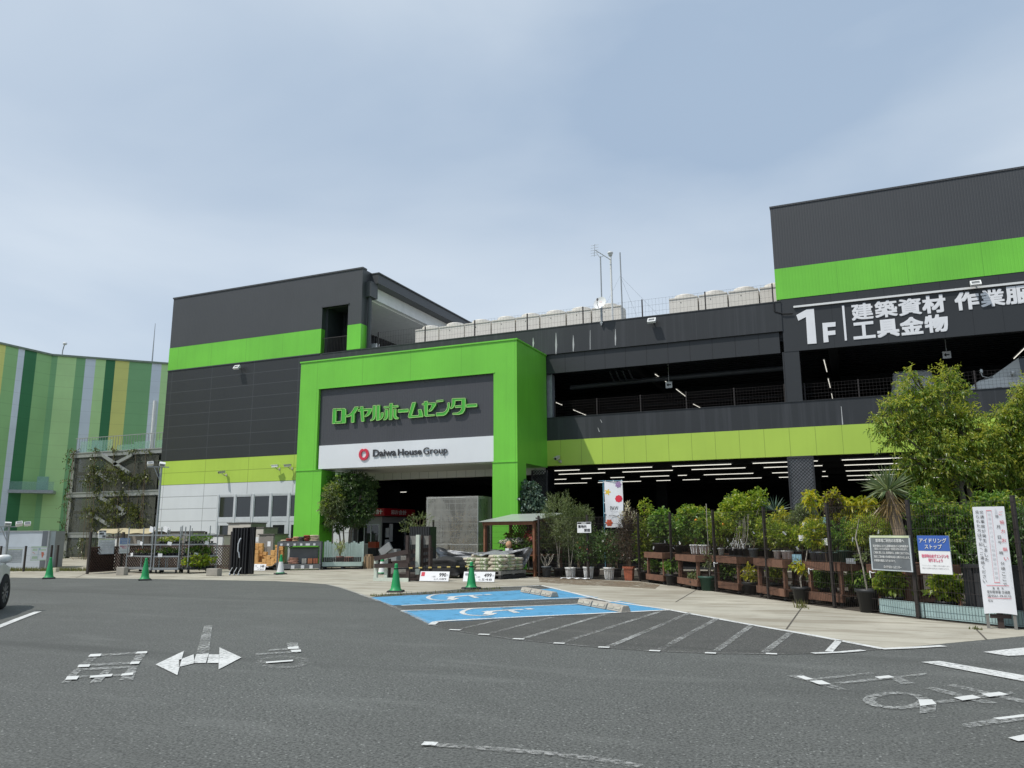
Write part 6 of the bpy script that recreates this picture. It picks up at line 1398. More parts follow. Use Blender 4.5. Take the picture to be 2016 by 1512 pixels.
def plant(px, back, ytop, hw, ybot, lf, n, L, w, pot, label, base=None, name='potted_shrub', cat='shrub', fl=None, fln=0, ells=None, pr=None, ph=None, stems=4, stemc=None, tl=.2, up=.5, droop=.2, nl=7, spread=.9, lean=0, square=False, ribs=0, group=None, pos=None, ltop=None):
    """potted plant on the ground or a table; crown sized from the survey"""
    if base is not None: hw *= 1.12; pr = pr or .13; ph = ph or .2; ybot += 3
    p = pos or fence_at(px, back); s_ = sof(p); z0 = APZ if base is None else base
    zt, zb = zof(p, ytop), zof(p, ybot); R = hw*s_; ph = ph or .3; pr = pr or .17
    t = thing(name, label, cat, (p.x, p.y, z0), 0, group)
    if pot:
        o_ = pot_mb(pr, ph, ribs=ribs, square=square).build('pot', POTS[pot], t)
        MB().lathe([(pr*.9, ph*.88), (0, ph*.9)], 14).build('soil', m_earth, t)
    else: ph = 0
    zt -= z0; zb -= z0; zb = max(zb, ph+.05); zc = (zt+zb)/2; H = (zt-zb)/2
    sm = MB(); f = MB()
    E_ = [(e[0]*s_, e[1]*s_, zof(p, e[2])-z0, e[3]*s_, e[3]*s_, e[4]*s_) for e in ells] if ells else [(lean, 0, zc, R, R*.9, H)]
    for i in range(stems):
        e = E_[i % len(E_)]; tp = V((e[0]+rnd.uniform(-.6, .6)*e[3], e[1]+rnd.uniform(-.5, .5)*e[4], e[2]+rnd.uniform(-.1, .6)*e[5])); bs = V((rnd.uniform(-.4, .4)*pr*(stems > 1), rnd.uniform(-.4, .4)*pr*(stems > 1), ph*.85))
        md = bs.lerp(tp, .5)+V((rnd.uniform(-.1, .1)*R, rnd.uniform(-.1, .1)*R, .05)); r0 = .008+.004*H*(1.6 if stems < 3 else 1)
        sm.tube([bs, bs.lerp(md, .5)+V((.01, 0, 0)), md, tp], [r0*1.3, r0*1.1, r0, r0*.4], 5)
    n = int(n*(4.2 if lf == 'olive' else 2.8 if lf == 'copper' else 1.7)) if n > 30 else n
    crown(f, E_, n, L, w*1.1, tl, nl, up, droop, spread, .35, bare=None if lf == 'olive' else sm)
    sm.build('stem', stemc or m_stem, t); f.build('foliage', lm[lf], t)
    if ltop:
        g_ = MB(); crown(g_, [(e[0], e[1], e[2]+e[5]*.6, e[3]*.85, e[4]*.85, e[5]*.5) for e in E_], int(n*.35), L, w, tl, nl, up, droop, spread, .4); g_.build('young_foliage', lm[ltop], t)
    if fl:
        q = MB(); crown(q, [(e[0], e[1], e[2]+e[5]*.25, e[3]*1.02, e[4]*1.02, e[5]*.85) for e in E_], fln, .04, .04, .04, 6, .3); q.build('flowers', lm[fl], t)
    return t
# row of pots just behind the fence by the shelter
T = TB
plant(1098, .8, 973, 44, 1080, 'olive', 300, .07, .016, 'b', 'tallest olive green shrub, right of the plant shelter', stems=3, stemc=m_barkp, ells=[(0,0,1005,26,32),(-22,6,1045,28,38),(18,4,1040,28,40),(20,0,1000,14,24)], tl=.28, nl=9, up=.9, spread=.6)
plant(1146, 1.2, 996, 22, 1060, 'olive', 110, .07, .015, 'b', 'smaller olive green shrub behind the no smoking sign', tl=.26, nl=9, up=.9, spread=.6)
plant(1075, .25, 1085, 14, 1118, 'olive', 4, .05, .015, 'g', 'bare twisted stems in a grey blue pot next to the shelter', name='bare_potted_plant', cat='plant', stems=0, pr=.16, ph=.36)
sm = MB(); p = fence_at(1075, .25)
for k_ in range(7):
    a_ = k_*.9; pts_ = [V((.03*math.cos(a_), .03*math.sin(a_), .33))]
    for j in range(5): pts_.append(pts_[-1]+V((.07*math.cos(a_+j*.5), .05*math.sin(a_+j*.5), .1*(1 if j < 4 else .3))))
    sm.tube(pts_, [.016, .015, .014, .012, .01, .006], 6)
sm.build('twisted_stem', m_barkp, [o for o in C.objects if o.get('label', '').startswith('bare twisted')][0])
plant(1122, .3, 1030, 24, 1105, 'olive', 60, .07, .018, 'w', 'pale leaning trunk in the leftmost white ribbed pot', stems=2, stemc=m_barkp, pr=.17, ph=.34, ribs=16, ells=[(-14,0,1045,20,26),(8,0,1060,16,24)])
plant(1141, .55, 1062, 15, 1110, 'dark', 50, .06, .03, 'b', 'dark shrub in a black pot between two white pots', pr=.18, ph=.34)
plant(1157, .25, 1052, 24, 1108, 'dark', 190, .055, .032, 'w', 'dark bushy shrub in the middle white ribbed pot', pr=.165, ph=.38, ribs=16, stems=7, fl='red', fln=7)
plant(1197, .25, 1042, 25, 1107, 'dark', 210, .055, .032, 'w', 'dark bushy shrub with white flowers in the rightmost white ribbed pot', pr=.165, ph=.38, ribs=16, stems=7, fl='white', fln=9)
plant(1236, .3, 1000, 24, 1105, 'copper', 260, .05, .02, 't', 'copper leaved shrub with cream tips in a square terracotta pot', pr=.17, ph=.42, square=True, stems=8, ells=[(-2,0,1065,23,42),(6,0,1030,19,26)], tl=.2, up=.9)
p = fence_at(1237, .35); s_ = sof(p); q = MB(); crown(q, [(-1*s_, 0, zof(p, 1005), 7*s_, 7*s_, 17*s_), (-5*s_, 0, zof(p, 1022), 13*s_, 10*s_, 14*s_), (12*s_, 0, zof(p, 1024), 9*s_, 9*s_, 12*s_)], 75, .055, .03, .14, 8, 1.2, .0, .45)
q.v = [(x, y, z-APZ) for x, y, z in q.v]; q.build('cream_tip', lm['cream'], [o for o in C.objects if o.get('label', '').startswith('copper leaved shrub')][0])
p = fence_at(1140, .05); tag(MB().grid(lambda u, v: V((p.x-.55+.95*u, p.y-.32+.2*v, APZ+.012+.035*abs(math.sin(u*11+v*5))))  , 20, 4).build('plastic_sheet', m_paper), 'crumpled white plastic sheet on the ground before the white pots', 'plastic sheet')
for px, bk_, yt, hw, yb, lf, n, L, w_, lb in ((1060, 1.7, 1040, 26, 1115, 'mid', 120, .07, .03, 'mid green shrub close behind the right shelter post'), (1110, 2.0, 1045, 32, 1120, 'dark', 150, .07, .03, 'dark green shrub behind the leaning pale trunk'), (1170, 1.8, 1040, 28, 1115, 'mid', 130, .07, .03, 'mid green shrub right behind the no smoking sign'), (1212, 1.6, 1055, 22, 1110, 'dark', 110, .06, .03, 'dark shrub under the flower printed banner')):
    plant(px, bk_, yt, hw, yb, lf, n, L, w_, 'b', lb, fl='pink' if px == 1212 else None, fln=12)
plant(1268, .9, 988, 18, 1085, 'lime', 150, .10, .04, 'b', 'yellow green upright shrub left of the first table', ells=[(4,0,1003,12,18),(-2,0,1055,20,42)], tl=.2, up=.9)
plant(1262, 1.6, 1035, 18, 1110, 'mid', 90, .09, .045, 'b', 'leafy green shrub by the fence post right of the terracotta pot')
# on the tables
def tz_(k): return T[k][3]+APZ
plant(1303, .95, 1006, 21, 1075, 'mid', 150, .13, .065, 'b', 'broad leaved green plant in a wide black pot on the far table', base=tz_(0), pr=.27, ph=.26, tl=.16, up=.8, fl='lime', fln=0)
plant(1335, .8, 1025, 18, 1085, 'mid', 100, .09, .045, 'b', 'green citrus behind the fence post by the far table', base=tz_(0), fl=None)
plant(1368, .75, 1000, 26, 1078, 'mid', 210, .09, .042, 'w', 'citrus bush in the left white handled pot', base=tz_(1), pr=.15, ph=.26, ribs=10, ltop='lime', ells=[(-8,0,1028,24,26),(14,0,1032,16,26)])
plant(1386, .8, 1025, 16, 1080, 'mid', 100, .09, .042, 'w', 'citrus bush in the right white handled pot', base=tz_(1), pr=.15, ph=.26, ribs=10, ltop='lime')
for px, y, lb in ((1371, 1029, 'ripe orange fruit hanging left on the citrus'), (1425, 1037, 'pale orange fruit beside the thin stake')):
    p = fence_at(px, .35); o = MB().blob((0, 0, 0), (.035, .035, .035)).build('orange_fruit', mat('orange_peel', (.75, .25, .02), .5)); o.location = (p.x, p.y, zof(p, y)); tag(o, lb, 'fruit')
plant(1418, .9, 1012, 18, 1085, 'lime', 120, .09, .04, 'w', 'yellow green shrub in a small white pot beside the thin stake', base=tz_(2), pr=.09, ph=.18)
p = fence_at(1393, .3); tag(MB().tube([(p.x, p.y, APZ), (p.x, p.y, zof(p, 995))], .012, 6).build('plant_stake', m_barkp), 'thin upright cane stake beside the fence post', 'stake')
plant(1472, 1.2, 971, 46, 1060, 'lime', 330, .10, .045, 'g', 'big yellow green shrub rising above the middle table', base=tz_(2), pr=.18, ph=.3, stems=7, stemc=m_barkp, ells=[(-8,0,1010,36,34),(-22,0,990,14,18),(24,0,990,18,22),(10,0,1040,34,22)], tl=.22, up=.6)
plant(1445, 1.6, 1015, 20, 1075, 'lime', 100, .09, .04, 'b', 'yellow green shrub at the left edge of the middle table', base=tz_(2))
t = thing('sapling_bundle', 'bundle of bare saplings in small black pots on the middle table', 'saplings', fence_at(1448, .55)+V((0, 0, tz_(2))), T[2][1])
for i in range(6):
    x, y = -.3+.12*i, .05*(i % 2); g_ = pot_mb(.055, .17); g_.v = [(a+x, b+y, c+.02) for a, b, c in g_.v]; g_.build('pot', m_potb, t)
sm = MB(); pp = MB()
for i in range(14):
    x = -.32+.05*i; sm.tube([(x, .03, .15), (x+.12+.1*rnd.random(), .05, .5), (x+.2+.12*rnd.random(), .05, .85+.25*rnd.random())], [.008, .007, .004], 5)
    pp.cbox((x+.06, -.02, .22+.16*rnd.random()), (.012, .004, .1), rot=M4.Rotation(rnd.uniform(-1, 1), 3, 'Y'))
MB().box(-.4, .4, -.1, .15, 0, .02).build('tray', m_tray, t); sm.build('sapling_stem', m_barkp, t); pp.build('plant_label', m_paper, t)
plant(1481, .5, 1060, 10, 1080, 'olive', 14, .05, .02, 'g', 'small bagged grey pot at the right end of the middle table', base=tz_(2), pr=.11, ph=.2)
# fan palm
p = fence_at(1530, 1.9); t = thing('fan_palm', 'silvery fan palm behind the white pots', 'palm', (p.x, p.y, .8)); f = MB(); sm = MB()
for (px, y, r_) in ((1528, 1000, .42), (1545, 1030, .3), (1448, 985, .3)):
    q = fence_at(px, 1.9); c_ = V((q.x-p.x, q.y-p.y, zof(q, y)-.8-.12)); sm.tube([(0, 0, .2), c_.lerp(V((0, 0, .3)), .5), c_], .01, 5)
    for i in range(15): a_ = math.radians(15+i*11); leaf(f, c_, V((math.cos(a_), rnd.uniform(-.15, .15), math.sin(a_))).normalized(), r_, .03, .05)
pot_mb(.16, .28).build('pot', m_potb, t); sm.build('stem', m_stem, t); f.build('frond', lm['blue'], t)
for i, (px, lb) in enumerate(((1527, 'left of three white pots in a row, fine yellow green foliage'), (1543, 'middle of three white pots in a row, fine yellow green foliage'), (1552, 'right of three white pots in a row, fine yellow green foliage'))):
    plant(px, .6+.12*i, 1030+4*i, 19, 1082, 'lime', 110, .07, .022, 'w', lb, base=tz_(3), pr=.085, ph=.19, ltop=None, tl=.18, up=.9)
plant(1545, 1.5, 1008, 18, 1060, 'yellow', 80, .11, .03, 'b', 'golden yellow shrub behind the three white pots', base=.82)
plant(1512, 1.3, 1018, 22, 1085, 'lime', 120, .08, .03, 'b', 'lime shrub at the left end of the white pot table', base=tz_(3))
plant(1583, 1.6, 996, 24, 1075, 'olive', 150, .07, .025, 'b', 'grey green shrub in front of the lattice pillar', base=.82)
plant(1607, 1.0, 975, 15, 1060, 'yellow', 45, .17, .04, 'b', 'tall yellow croton beside the lattice pillar', base=tz_(4), stems=3, ells=[(-4,0,985,13,13),(14,0,1000,10,10),(-2,0,1040,14,20)], tl=.14, droop=.5)
plant(1644, .9, 972, 15, 1085, 'copper', 130, .07, .03, 'G', 'dark copper leaved column shrub on the bagged pot table', base=tz_(4), stems=3, tl=.2, up=1.2, ells=[(0,0,1000,14,26),(4,0,1045,17,26)], ltop='yellow', stemc=m_barkp)
plant(1690, 1.6, 985, 34, 1050, 'yellow', 85, .16, .04, 'b', 'spreading yellow croton left of the yucca', base=.82, stems=4, ells=[(-22,0,1000,16,16),(14,0,998,18,14),(0,0,1028,22,16)], tl=.14, droop=.5)
for i, (px, lb) in enumerate(((1600, 'leftmost bagged round pot on the table left of the slate sign'), (1612, 'middle bagged round pot on the table left of the slate sign'), (1622, 'rightmost bagged round pot on the table left of the slate sign'))):
    plant(px, .45+.1*i, 1035, 12, 1075, 'yellow' if i == 1 else 'lime', 45, .12, .035, 'g', lb, base=tz_(4), pr=.1, ph=.2)
plant(1575, 1.0, 1040, 14, 1080, 'lime', 60, .08, .04, 'b', 'lime shrub between the white pots and the bagged pots', base=tz_(4))
plant(1660, .8, 1030, 18, 1085, 'mid', 80, .09, .03, 'G', 'green shrub in a dark green pot at the table right end', base=tz_(4), pr=.14, ph=.24)
plant(1718, 1.1, 1015, 38, 1075, 'lime', 320, .06, .018, 'b', 'feathery yellow green maple behind the slate sign', base=tz_(5), tl=.2, up=.4, droop=.4)
plant(1690, 1.0, 1035, 22, 1080, 'lime', 130, .06, .02, 'b', 'feathery lime shrub left of the slate sign', base=tz_(5), tl=.2)
for px, bk_, yt, hw, yb, lf, n, L, w_, lb in ((1320, 2.4, 1020, 24, 1080, 'mid', 110, .09, .04, 'green citrus in the second row behind the far table'), (1360, 2.8, 1025, 26, 1080, 'dark', 110, .09, .04, 'dark citrus in the second row behind the handled pots'), (1400, 2.6, 1018, 24, 1080, 'lime', 110, .09, .04, 'lime citrus in the second row behind the cane stake'), (1440, 3.2, 1025, 24, 1080, 'mid', 100, .09, .04, 'green citrus in the second row left of the big lime shrub'), (1500, 2.6, 1020, 28, 1080, 'mid', 120, .09, .04, 'green citrus in the second row right of the big lime shrub'), (1560, 3.0, 1022, 24, 1075, 'lime', 100, .09, .035, 'lime shrub in the second row below the lattice pillar'), (1625, 2.6, 1030, 24, 1075, 'yellow', 80, .12, .035, 'yellow shrub in the second row right of the lattice pillar'), (1665, 2.8, 1025, 22, 1075, 'mid', 90, .09, .035, 'green shrub in the second row behind the copper column'), (1640, 1.8, 1040, 22, 1085, 'lime', 90, .09, .035, 'lime shrub behind the bagged round pots')):
    plant(px, bk_, yt, hw, yb, lf, n, L, w_, 'b', lb, base=.82)
for px, bk_, yt, hw, yb, lf, n, L, w_, lb in ((1285, .6, 1105, 15, 1140, 'mid', 45, .09, .05, 'low green plant on the ground under the far table'), (1318, .15, 1102, 12, 1145, 'mid', 40, .09, .045, 'thin green plant on the ground left of the handled pot table'), (1428, 1.4, 1112, 20, 1145, 'mid', 80, .08, .04, 'dark green plant under the middle table'), (1522, 1.2, 1112, 14, 1150, 'lime', 45, .08, .04, 'pale plant under the white pot table'), (1620, 1.2, 1118, 30, 1170, 'mid', 90, .1, .04, 'grey green plant under the bagged pot table'), (1690, 1.2, 1120, 26, 1170, 'mid', 90, .12, .04, 'green plant on the ground behind the thin sapling'), (1745, .5, 1125, 24, 1165, 'lime', 80, .12, .06, 'yellow green plant beneath the slate sign'), (1850, .5, 1135, 24, 1185, 'lime', 90, .12, .06, 'yellow green plant beneath the blue engine sign'), (1470, .5, 1116, 11, 1145, 'yellow', 30, .1, .04, 'small orange green plant between the middle and white pot tables')):
    plant(px, bk_, yt, hw, yb, lf, n, L, w_, 'b', lb, stems=3)
for i, px in enumerate(range(1285, 1735, 26)):
    lf_ = ('lime', 'mid', 'yellow', 'lime', 'mid')[i % 5]
    plant(px+rnd.uniform(-6, 6), 1.75+rnd.uniform(0, .7), 1012+rnd.uniform(0, 22), 19, 1080, lf_, 95, .095 if lf_ != 'yellow' else .13, .04, 'b', 'leafy shrub in the dense back row behind the plant tables', base=.82, group='shrubs in the dense back row')
# standalone pots along the fence
plant(1390, .12, 1085, 13, 1120, 'olive', 22, .07, .025, 'G', 'dark green pot with a thin pale sapling before the handled pot table', pr=.24, ph=.36, stems=2, stemc=m_barkp)
plant(1363, -.08, 1125, 10, 1150, 'olive', 22, .07, .03, 'b', 'small dusty plant in a dark pot under the handled pot table', pr=.12, ph=.2)
plant(1570, .1, 1108, 15, 1130, 'yellow', 22, .11, .045, 'b', 'crooked pale sapling in a black pot before the bagged pot table', pr=.2, ph=.34, stems=1, stemc=m_barkp)
p = fence_at(1570, .1); s_ = sof(p); sm = MB(); sm.tube([(0, 0, .3), (-.01, 0, .52), (.1, 0, .7), (.13, 0, .9), (.17, 0, 1.1)], [.022, .02, .017, .014, .008], 7); q_ = [o for o in C.objects if o.get('label', '').startswith('crooked pale sapling')][0]; sm.build('trunk', m_barkp, q_)
plant(1697, .1, 1085, 12, 1105, 'olive', 14, .07, .03, 'b', 'slender pale sapling in a bagged black pot left of the slate sign', pr=.2, ph=.42, stems=0, stemc=m_barkp)
p = fence_at(1697, .1); sm = MB(); sm.tube([(0, 0, .38), (-.03, 0, .75), (-.08, 0, 1.1), (-.12, 0, 1.35), (-.03, .0, 1.7)], [.018, .017, .015, .012, .006], 7); sm.build('trunk', m_barkp, [o for o in C.objects if o.get('label', '').startswith('slender pale sapling')][0])
def ribbon_tie(px, y, lb):
    p = fence_at(px, -.05); z = zof(p, y); o = MB().tube([(p.x, p.y, z), (p.x+.04, p.y-.01, z-.03), (p.x+.1, p.y-.01, z-.02)], .009, 5).tube([(p.x, p.y, z), (p.x+.01, p.y-.01, z-.12)], .008, 5).build('twine_tie', m_paper); tag(o, lb, 'tie', 'white twine ties on the fence')
for px, y, lb in ((1272, 1093, 'white twine tie at the far table corner'), (1402, 1106, 'white twine tie on the post left of the middle table'), (1586, 1118, 'white twine tie at the corner of the bagged pot table'), (1705, 1124, 'white twine tie left of the slate sign')): ribbon_tie(px, y, lb)
def card(px, bk_, y, w_, h_, lb, m=m_paper):
    p = fence_at(px, bk_); t = thing('plant_card', lb, 'card', (p.x, p.y, zof(p, y)-h_), -.4+rnd.uniform(-.2, .2), 'cards among the plants'); b = MB().box(-w_/2, w_/2, -.004, .004, 0, h_); b.build('card', m, t); MB().tube([(0, .006, -.35), (0, .006, h_*.6)], .005, 5).build('card_stick', m_stem, t)
m_photo = mat('printed_card', (.22, .38, .46), .5, amt=.5, scale=12)
for a_ in ((1587, 1.3, 1031, .15, .14, 'large white card standing high among the yellow plants'), (1577, .6, 1056, .12, .12, 'white card left of the bagged pots'), (1622, .5, 1062, .12, .14, 'white card beside the dark fence post left of the slate sign'), (1565, .25, 1092, .22, .2, 'blue printed plant picture card before the bagged pot table', m_photo), (1648, .8, 1055, .06, .1, 'small teal label on the dark copper shrub', mat('teal_tag', (.05, .35, .33), .5)), (1625, 1.0, 1022, .1, .13, 'small printed card high on the fence post by the copper shrub', m_photo), (1670, .3, 1100, .18, .1, 'grey printed card lying tilted at the table edge', mat('grey_card', (.25, .27, .28), .5))): card(*a_)
lbl = MB().box(-.012, .012, -.002, .002, 0, .085).build('plant_label', m_paper); tag(lbl, 'small white plant label stuck among the potted plants', 'plant label', 'white plant labels among the pots')
for i in range(46):
    px = 1275+i*10.6+rnd.uniform(-4, 4); p = fence_at(px, rnd.uniform(.3, 1.3)); loc = (p.x, p.y, zof(p, rnd.uniform(1052, 1084)))
    if i == 0: lbl.location = loc; lbl.rotation_euler = (.2, .3, .4)
    else:
        q_ = dup(lbl, loc); q_.rotation_euler = (rnd.uniform(-.4, .4), rnd.uniform(-.8, .8), rnd.uniform(-.3, 1.2)); q_.scale = (rnd.uniform(.8, 1.8), 1, rnd.uniform(.7, 1.3))
# signs on the fence
def on_fence(pa, pb, yt, yb, name, label, maker):
    A, B = fence_at(pa, -.06), fence_at(pb, -.06); m_ = (A+B)/2; zt, zb = zof(m_, yt), zof(m_, yb); d = B-A
    t = thing(name, label, 'sign', (m_.x, m_.y, zb), math.atan2(d.y, d.x)); maker(t, d.length, zt-zb); return t
on_fence(1137, 1164, 1029, 1049.5, 'notice_board', 'white no smoking sign on the fence before the olive shrub', lambda t, w, h: smoke_board(t, w, h))
on_fence(1711, 1791, 1057, 1124, 'notice_board', 'slate grey parking rules sign with pale top stripe on the fence', lambda t, w, h: rule_board(t, w, h, False))
on_fence(1805, 1867, 1058, 1130, 'notice_board', 'blue and white engine off sign on the fence', lambda t, w, h: idle_board(t, w, h, False))
A, B = G(1945, 1238), G(2003, 1241); ps = (A+B)/2; w = (B-A).length*1.12; zt, zb = zof(ps, 1004), zof(ps, 1206)
t = thing('police_notice', 'tall white accident notice on two grey legs at the right of the fence', 'sign', (ps.x, ps.y, APZ), math.atan2((B-A).y, (B-A).x)); h = zt-zb
for x in (-w/2+.035, w/2-.035): MB().box(x-.022, x+.022, .012, .05, 0, zt-.02).build('leg', m_grw, t)
MB().grid(lambda u, v: V((-w/2+w*u, -.004*math.sin(u*3.14)-.0, zb-.02*math.sin(u*3.14)*(1-v)*-1+h*v)), 10, 10).grid(lambda u, v: V((w/2-w*u, .008, zb+.02*math.sin(u*3.14)*(1-v)+h*v)), 10, 10).build('sign_sheet', mat('notice_sheet', (.77, .78, .81), .5, amt=.03), t)
def boardpart(nm_, m, fn, y):
    b = MB(); fn(b, w, h, 0); b.v = [(x, y+yy, z+zb) for x, yy, z in b.v]; b.build(nm_, m, t)
boardpart('red_title', m_red, colsv([('ご協力お願い', .87, .47, .98, .135)]), -.012)
boardpart('black_text', m_ink, colsv([('見られた方は下記へご連絡ください', .13, .28, .97, .12), ('交通事故が発生しました', .27, .48, .97, .125), ('年 月 日午 時 分頃ここで', .74, .25, .93, .12)]), -.012)
boardpart('contact_text', m_ink, lines([('連　絡　先', .34, .68, .226, .25, .0), ('愛知警察署 交通課', .16, .86, .19, .218, .0), ('☎0561-39-0110', .15, .88, .155, .182, .0), ('担当', .16, .30, .112, .134, .0)]), -.012)
boardpart('red_rule', m_red, many(rect(.16, .86, .262, .266), rect(.15, .88, .146, .15), rect(.42, .425, .29, .965), rect(.585, .59, .29, .965), rect(.425, .585, .96, .965), rect(.425, .585, .29, .295)), -.012)
boardpart('handwriting', mat('pencil_grey', (.60, .61, .63), .6), colsv([('駐車中のバイクと軽自動車の接触', .5, .32, .95, .1), ('令和四', .72, .93, .98, .07), ('ホームセンター内', .94, .24, .46, .06)]), -.0125)
# pale board and black planter behind the fence, short post
b = MB(); A_, B_ = fence_at(1718, .1), fence_at(1803, .1); C_, D_ = fence_at(1806, .1), fence_at(1994, .1)
for i, (p, q, lb) in enumerate(((A_, B_, 'pale blue green board at the fence foot below the slate sign'), (C_, D_, 'long pale blue green board at the fence foot below the engine sign'))):
    d = (q-p).normalized(); nn = V((-d.y, d.x, 0))*.03; b = MB().prism([p+V((0,0,.03)), q+V((0,0,.03)), q+V((0,0,.27)), p+V((0,0,.27))], nn); tag(b.build('weathered_board', mat('pale_blue_board', (.34, .47, .47), .8, amt=.2, scale=4, streak=.3) if not i else bpy.data.materials['pale_blue_board']), lb, 'board', 'pale boards at the fence foot')
A_, B_ = fence_at(1886, .35), fence_at(2060, .35); d = (B_-A_).normalized(); nn = V((-d.y, d.x, 0))*.7; z0, z1 = .3, zof(A_, 1116)
t = thing('black_planter', 'large black planter box behind the accident notice', 'planter', (A_.x, A_.y, .3)); t.location.z = 0
MB().prism([A_+V((0,0,.02)), B_+V((0,0,.02)), B_+V((0,0,z1)), A_+V((0,0,z1))], nn).build('planter_box', mat('black_planter_board', (.03, .032, .036), .6), t, world=True)
b = MB(); 
for f_ in (.1, .45, .8): p = A_+d*(f_*(B_-A_).length)-nn*.03; b.box(p.x-.03, p.x+.03, p.y-.02, p.y+.02, .05, z1)
b.bar(A_+V((0,0,z1+.02))-nn*.05, B_+V((0,0,z1+.02))-nn*.05, .06, .05); b.build('planter_batten', m_potb, t, world=True)
p = G(1974, 1239.5)+V((.0, .1, 0)); tag(MB().box(p.x-.04, p.x+.04, p.y-.03, p.y+.03, 0, .42).box(p.x-.14, p.x+.14, p.y-.06, p.y-.035, .16, .22).build('wooden_post', m_dkw), 'short dark wooden post behind the accident notice legs', 'post')
# banner flag
p = fence_at(1190, 1.2); s_ = sof(p); zt = zof(p, 949); fw, fh = 36*s_, 88*s_
t = thing('banner_flag', 'white upright banner flag printed with flowers among the shrubs', 'banner', (p.x, p.y, APZ))
MB().tube([(0, 0, 0), (0, 0, zt)], .013, 8).tube([(-.15, 0, zt-.02), (fw+.06, 0, zt-.03)], .008, 6).build('flag_pole', mat('pale_blue_pole', (.18, .42, .55), .4), t)
def fl_(u, v): return V((.045+fw*u, .03*math.sin(u*4+v*6), zt-.05-fh*(1-v)))
MB().grid(fl_, 12, 20).build('flag', mat('flag_white', (.78, .79, .81), .6, amt=.03), t)
b = MB()
for i in range(5): b.cbox((.03, 0, zt-.06-i*fh/4.4), (.06, .012, .03))
for u in (.05, .5, .95): b.cbox((.045+fw*u, 0, zt-.035), (.03, .012, .05))
b.build('flag_loop', m_wht, t)
def fpatch(nm_, m, pts_, dy=-.006):
    b = MB(); q = []
    for u, v in pts_: a_ = fl_(u, v); q.append((a_.x, a_.y+dy, a_.z))
    c_ = V((sum(x[0] for x in q)/len(q), sum(x[1] for x in q)/len(q), sum(x[2] for x in q)/len(q))); b.add(q+[c_], [(i, (i+1) % len(q), len(q)) for i in range(len(q))]); return b
def flower(nm_, m, u, v, r, pet, dent):
    pts_ = [(u+r*(1-dent+dent*math.cos(pet*a_*math.pi/30))*math.cos(a_*math.pi/30), v+r*fw/fh*(1-dent+dent*math.cos(pet*a_*math.pi/30))*math.sin(a_*math.pi/30)) for a_ in range(60)]
    fpatch(nm_, m, pts_).build(nm_, m, t)
flower('yellow_flower', mat('flag_yellow', (.78, .55, .03), .6), .18, .77, .17, 5, .3); flower('purple_flower', mat('flag_purple', (.38, .25, .45), .6, amt=.5, scale=30), .76, .93, .19, 7, .12)
flower('red_flower', mat('flag_red', (.70, .02, .05), .6), .77, .62, .2, 8, .05); flower('orange_flower', mat('flag_orange', (.55, .09, .03), .6, amt=.4, scale=30), .2, .1, .2, 6, .12)
b = MB(); join(b, text_mb('PAW', .045+fw*.3, .045+fw*.74, zt-.05-fh*.63, zt-.05-fh*.54, 0), (0, -.034, 0)); join(b, text_mb('〜', .045+fw*.2, .045+fw*.8, zt-.05-fh*.76, zt-.05-fh*.73, 0), (0, -.034, 0)); b.build('flag_lettering', m_ink, t)
b = MB(); join(b, text_mb('PROVEN WINNERS', .045+fw*.32, .045+fw*.72, zt-.05-fh*.67, zt-.05-fh*.655, 0), (0, -.034, 0)); b.build('flag_small_print', m_greyp, t)
# yucca
p = fence_at(1775, 1.1); s_ = sof(p); q = fence_at(1757, 1.1); dx_ = q-p; zc = zof(p, 972)
t = thing('yucca', 'yucca with spiky grey green head on a thick trunk above the slate sign', 'yucca', (p.x, p.y, APZ))
MB().tube([(0, 0, 0), V((0, 0, zc*.5)), dx_*.7+V((0, 0, zc*.85)), dx_+V((0, 0, zc))], [.13, .12, .11, .06], 10).build('trunk', mat('fibrous_bark', (.24, .18, .12), .95, amt=.35, scale=14, bump=.6, bscale=40), t)
f = MB(); f2 = MB()
for i in range(150):
    u = rv(); u.z = abs(u.z)*1.1-.3; u.normalize(); leaf(f, dx_+V((0, 0, zc))+u*.03, u, rnd.uniform(.42, .62), .03, .05 if u.z > .2 else .2)
for i in range(130):
    u = rv(); u.z = -abs(u.z)-.55; u.normalize(); b0 = dx_*(.8)+V((0, 0, zc-.05-rnd.random()*.25)); leaf(f2, b0+V((u.x, u.y, 0))*.08, u, rnd.uniform(.3, .5), .026, .1)
f.build('leaf_rosette', lm['yucca'], t); f2.build('dead_leaf_skirt', lm['straw'], t)
# trees
def tree(label, base, trunks, ells, n, lf, L, w, tl, name='broadleaf_tree', lf2=None, n2=0, nl=8, droop=.35, bark=m_bark, spread=.9, up=.2):
    t = thing(name, label, 'tree', (base.x, base.y, APZ)); sm = MB(); f = MB()
    for k_, tr in enumerate(trunks): sm.tube(tr[0], tr[1], 8)
    for e in ells:
        c = V(e[:3]); best = min((V(pt) for tr in trunks for pt in tr[0][1:]), key=lambda q: (q-c).length)
        for i in range(4):
            u = rv(); e2 = c+V((u.x*e[3], u.y*e[4], abs(u.z)*e[5]*.6))*.75; sm.tube([best, best.lerp(e2, .5)+V((0, 0, -.06)), e2], [.035, .02, .007], 5)
    crown(f, ells, n, L, w, tl, nl, up, droop, spread, .3)
    sm.build('trunk', bark, t, world=True); f.build('crown', lm[lf], t, world=True)
    if lf2:
        g_ = MB(); crown(g_, [(e[0], e[1]-.1*e[4], e[2]+e[5]*.5, e[3]*.9, e[4]*.9, e[5]*.6) for e in ells], n2, L, w, tl, nl, .5, .2, spread, .55); g_.build('sunlit_tips', lm[lf2], t, world=True)  # golden tips, with sun highlights put into paler top leaves
    return t
def TP(px, y, Y): return F(px, y, Y)
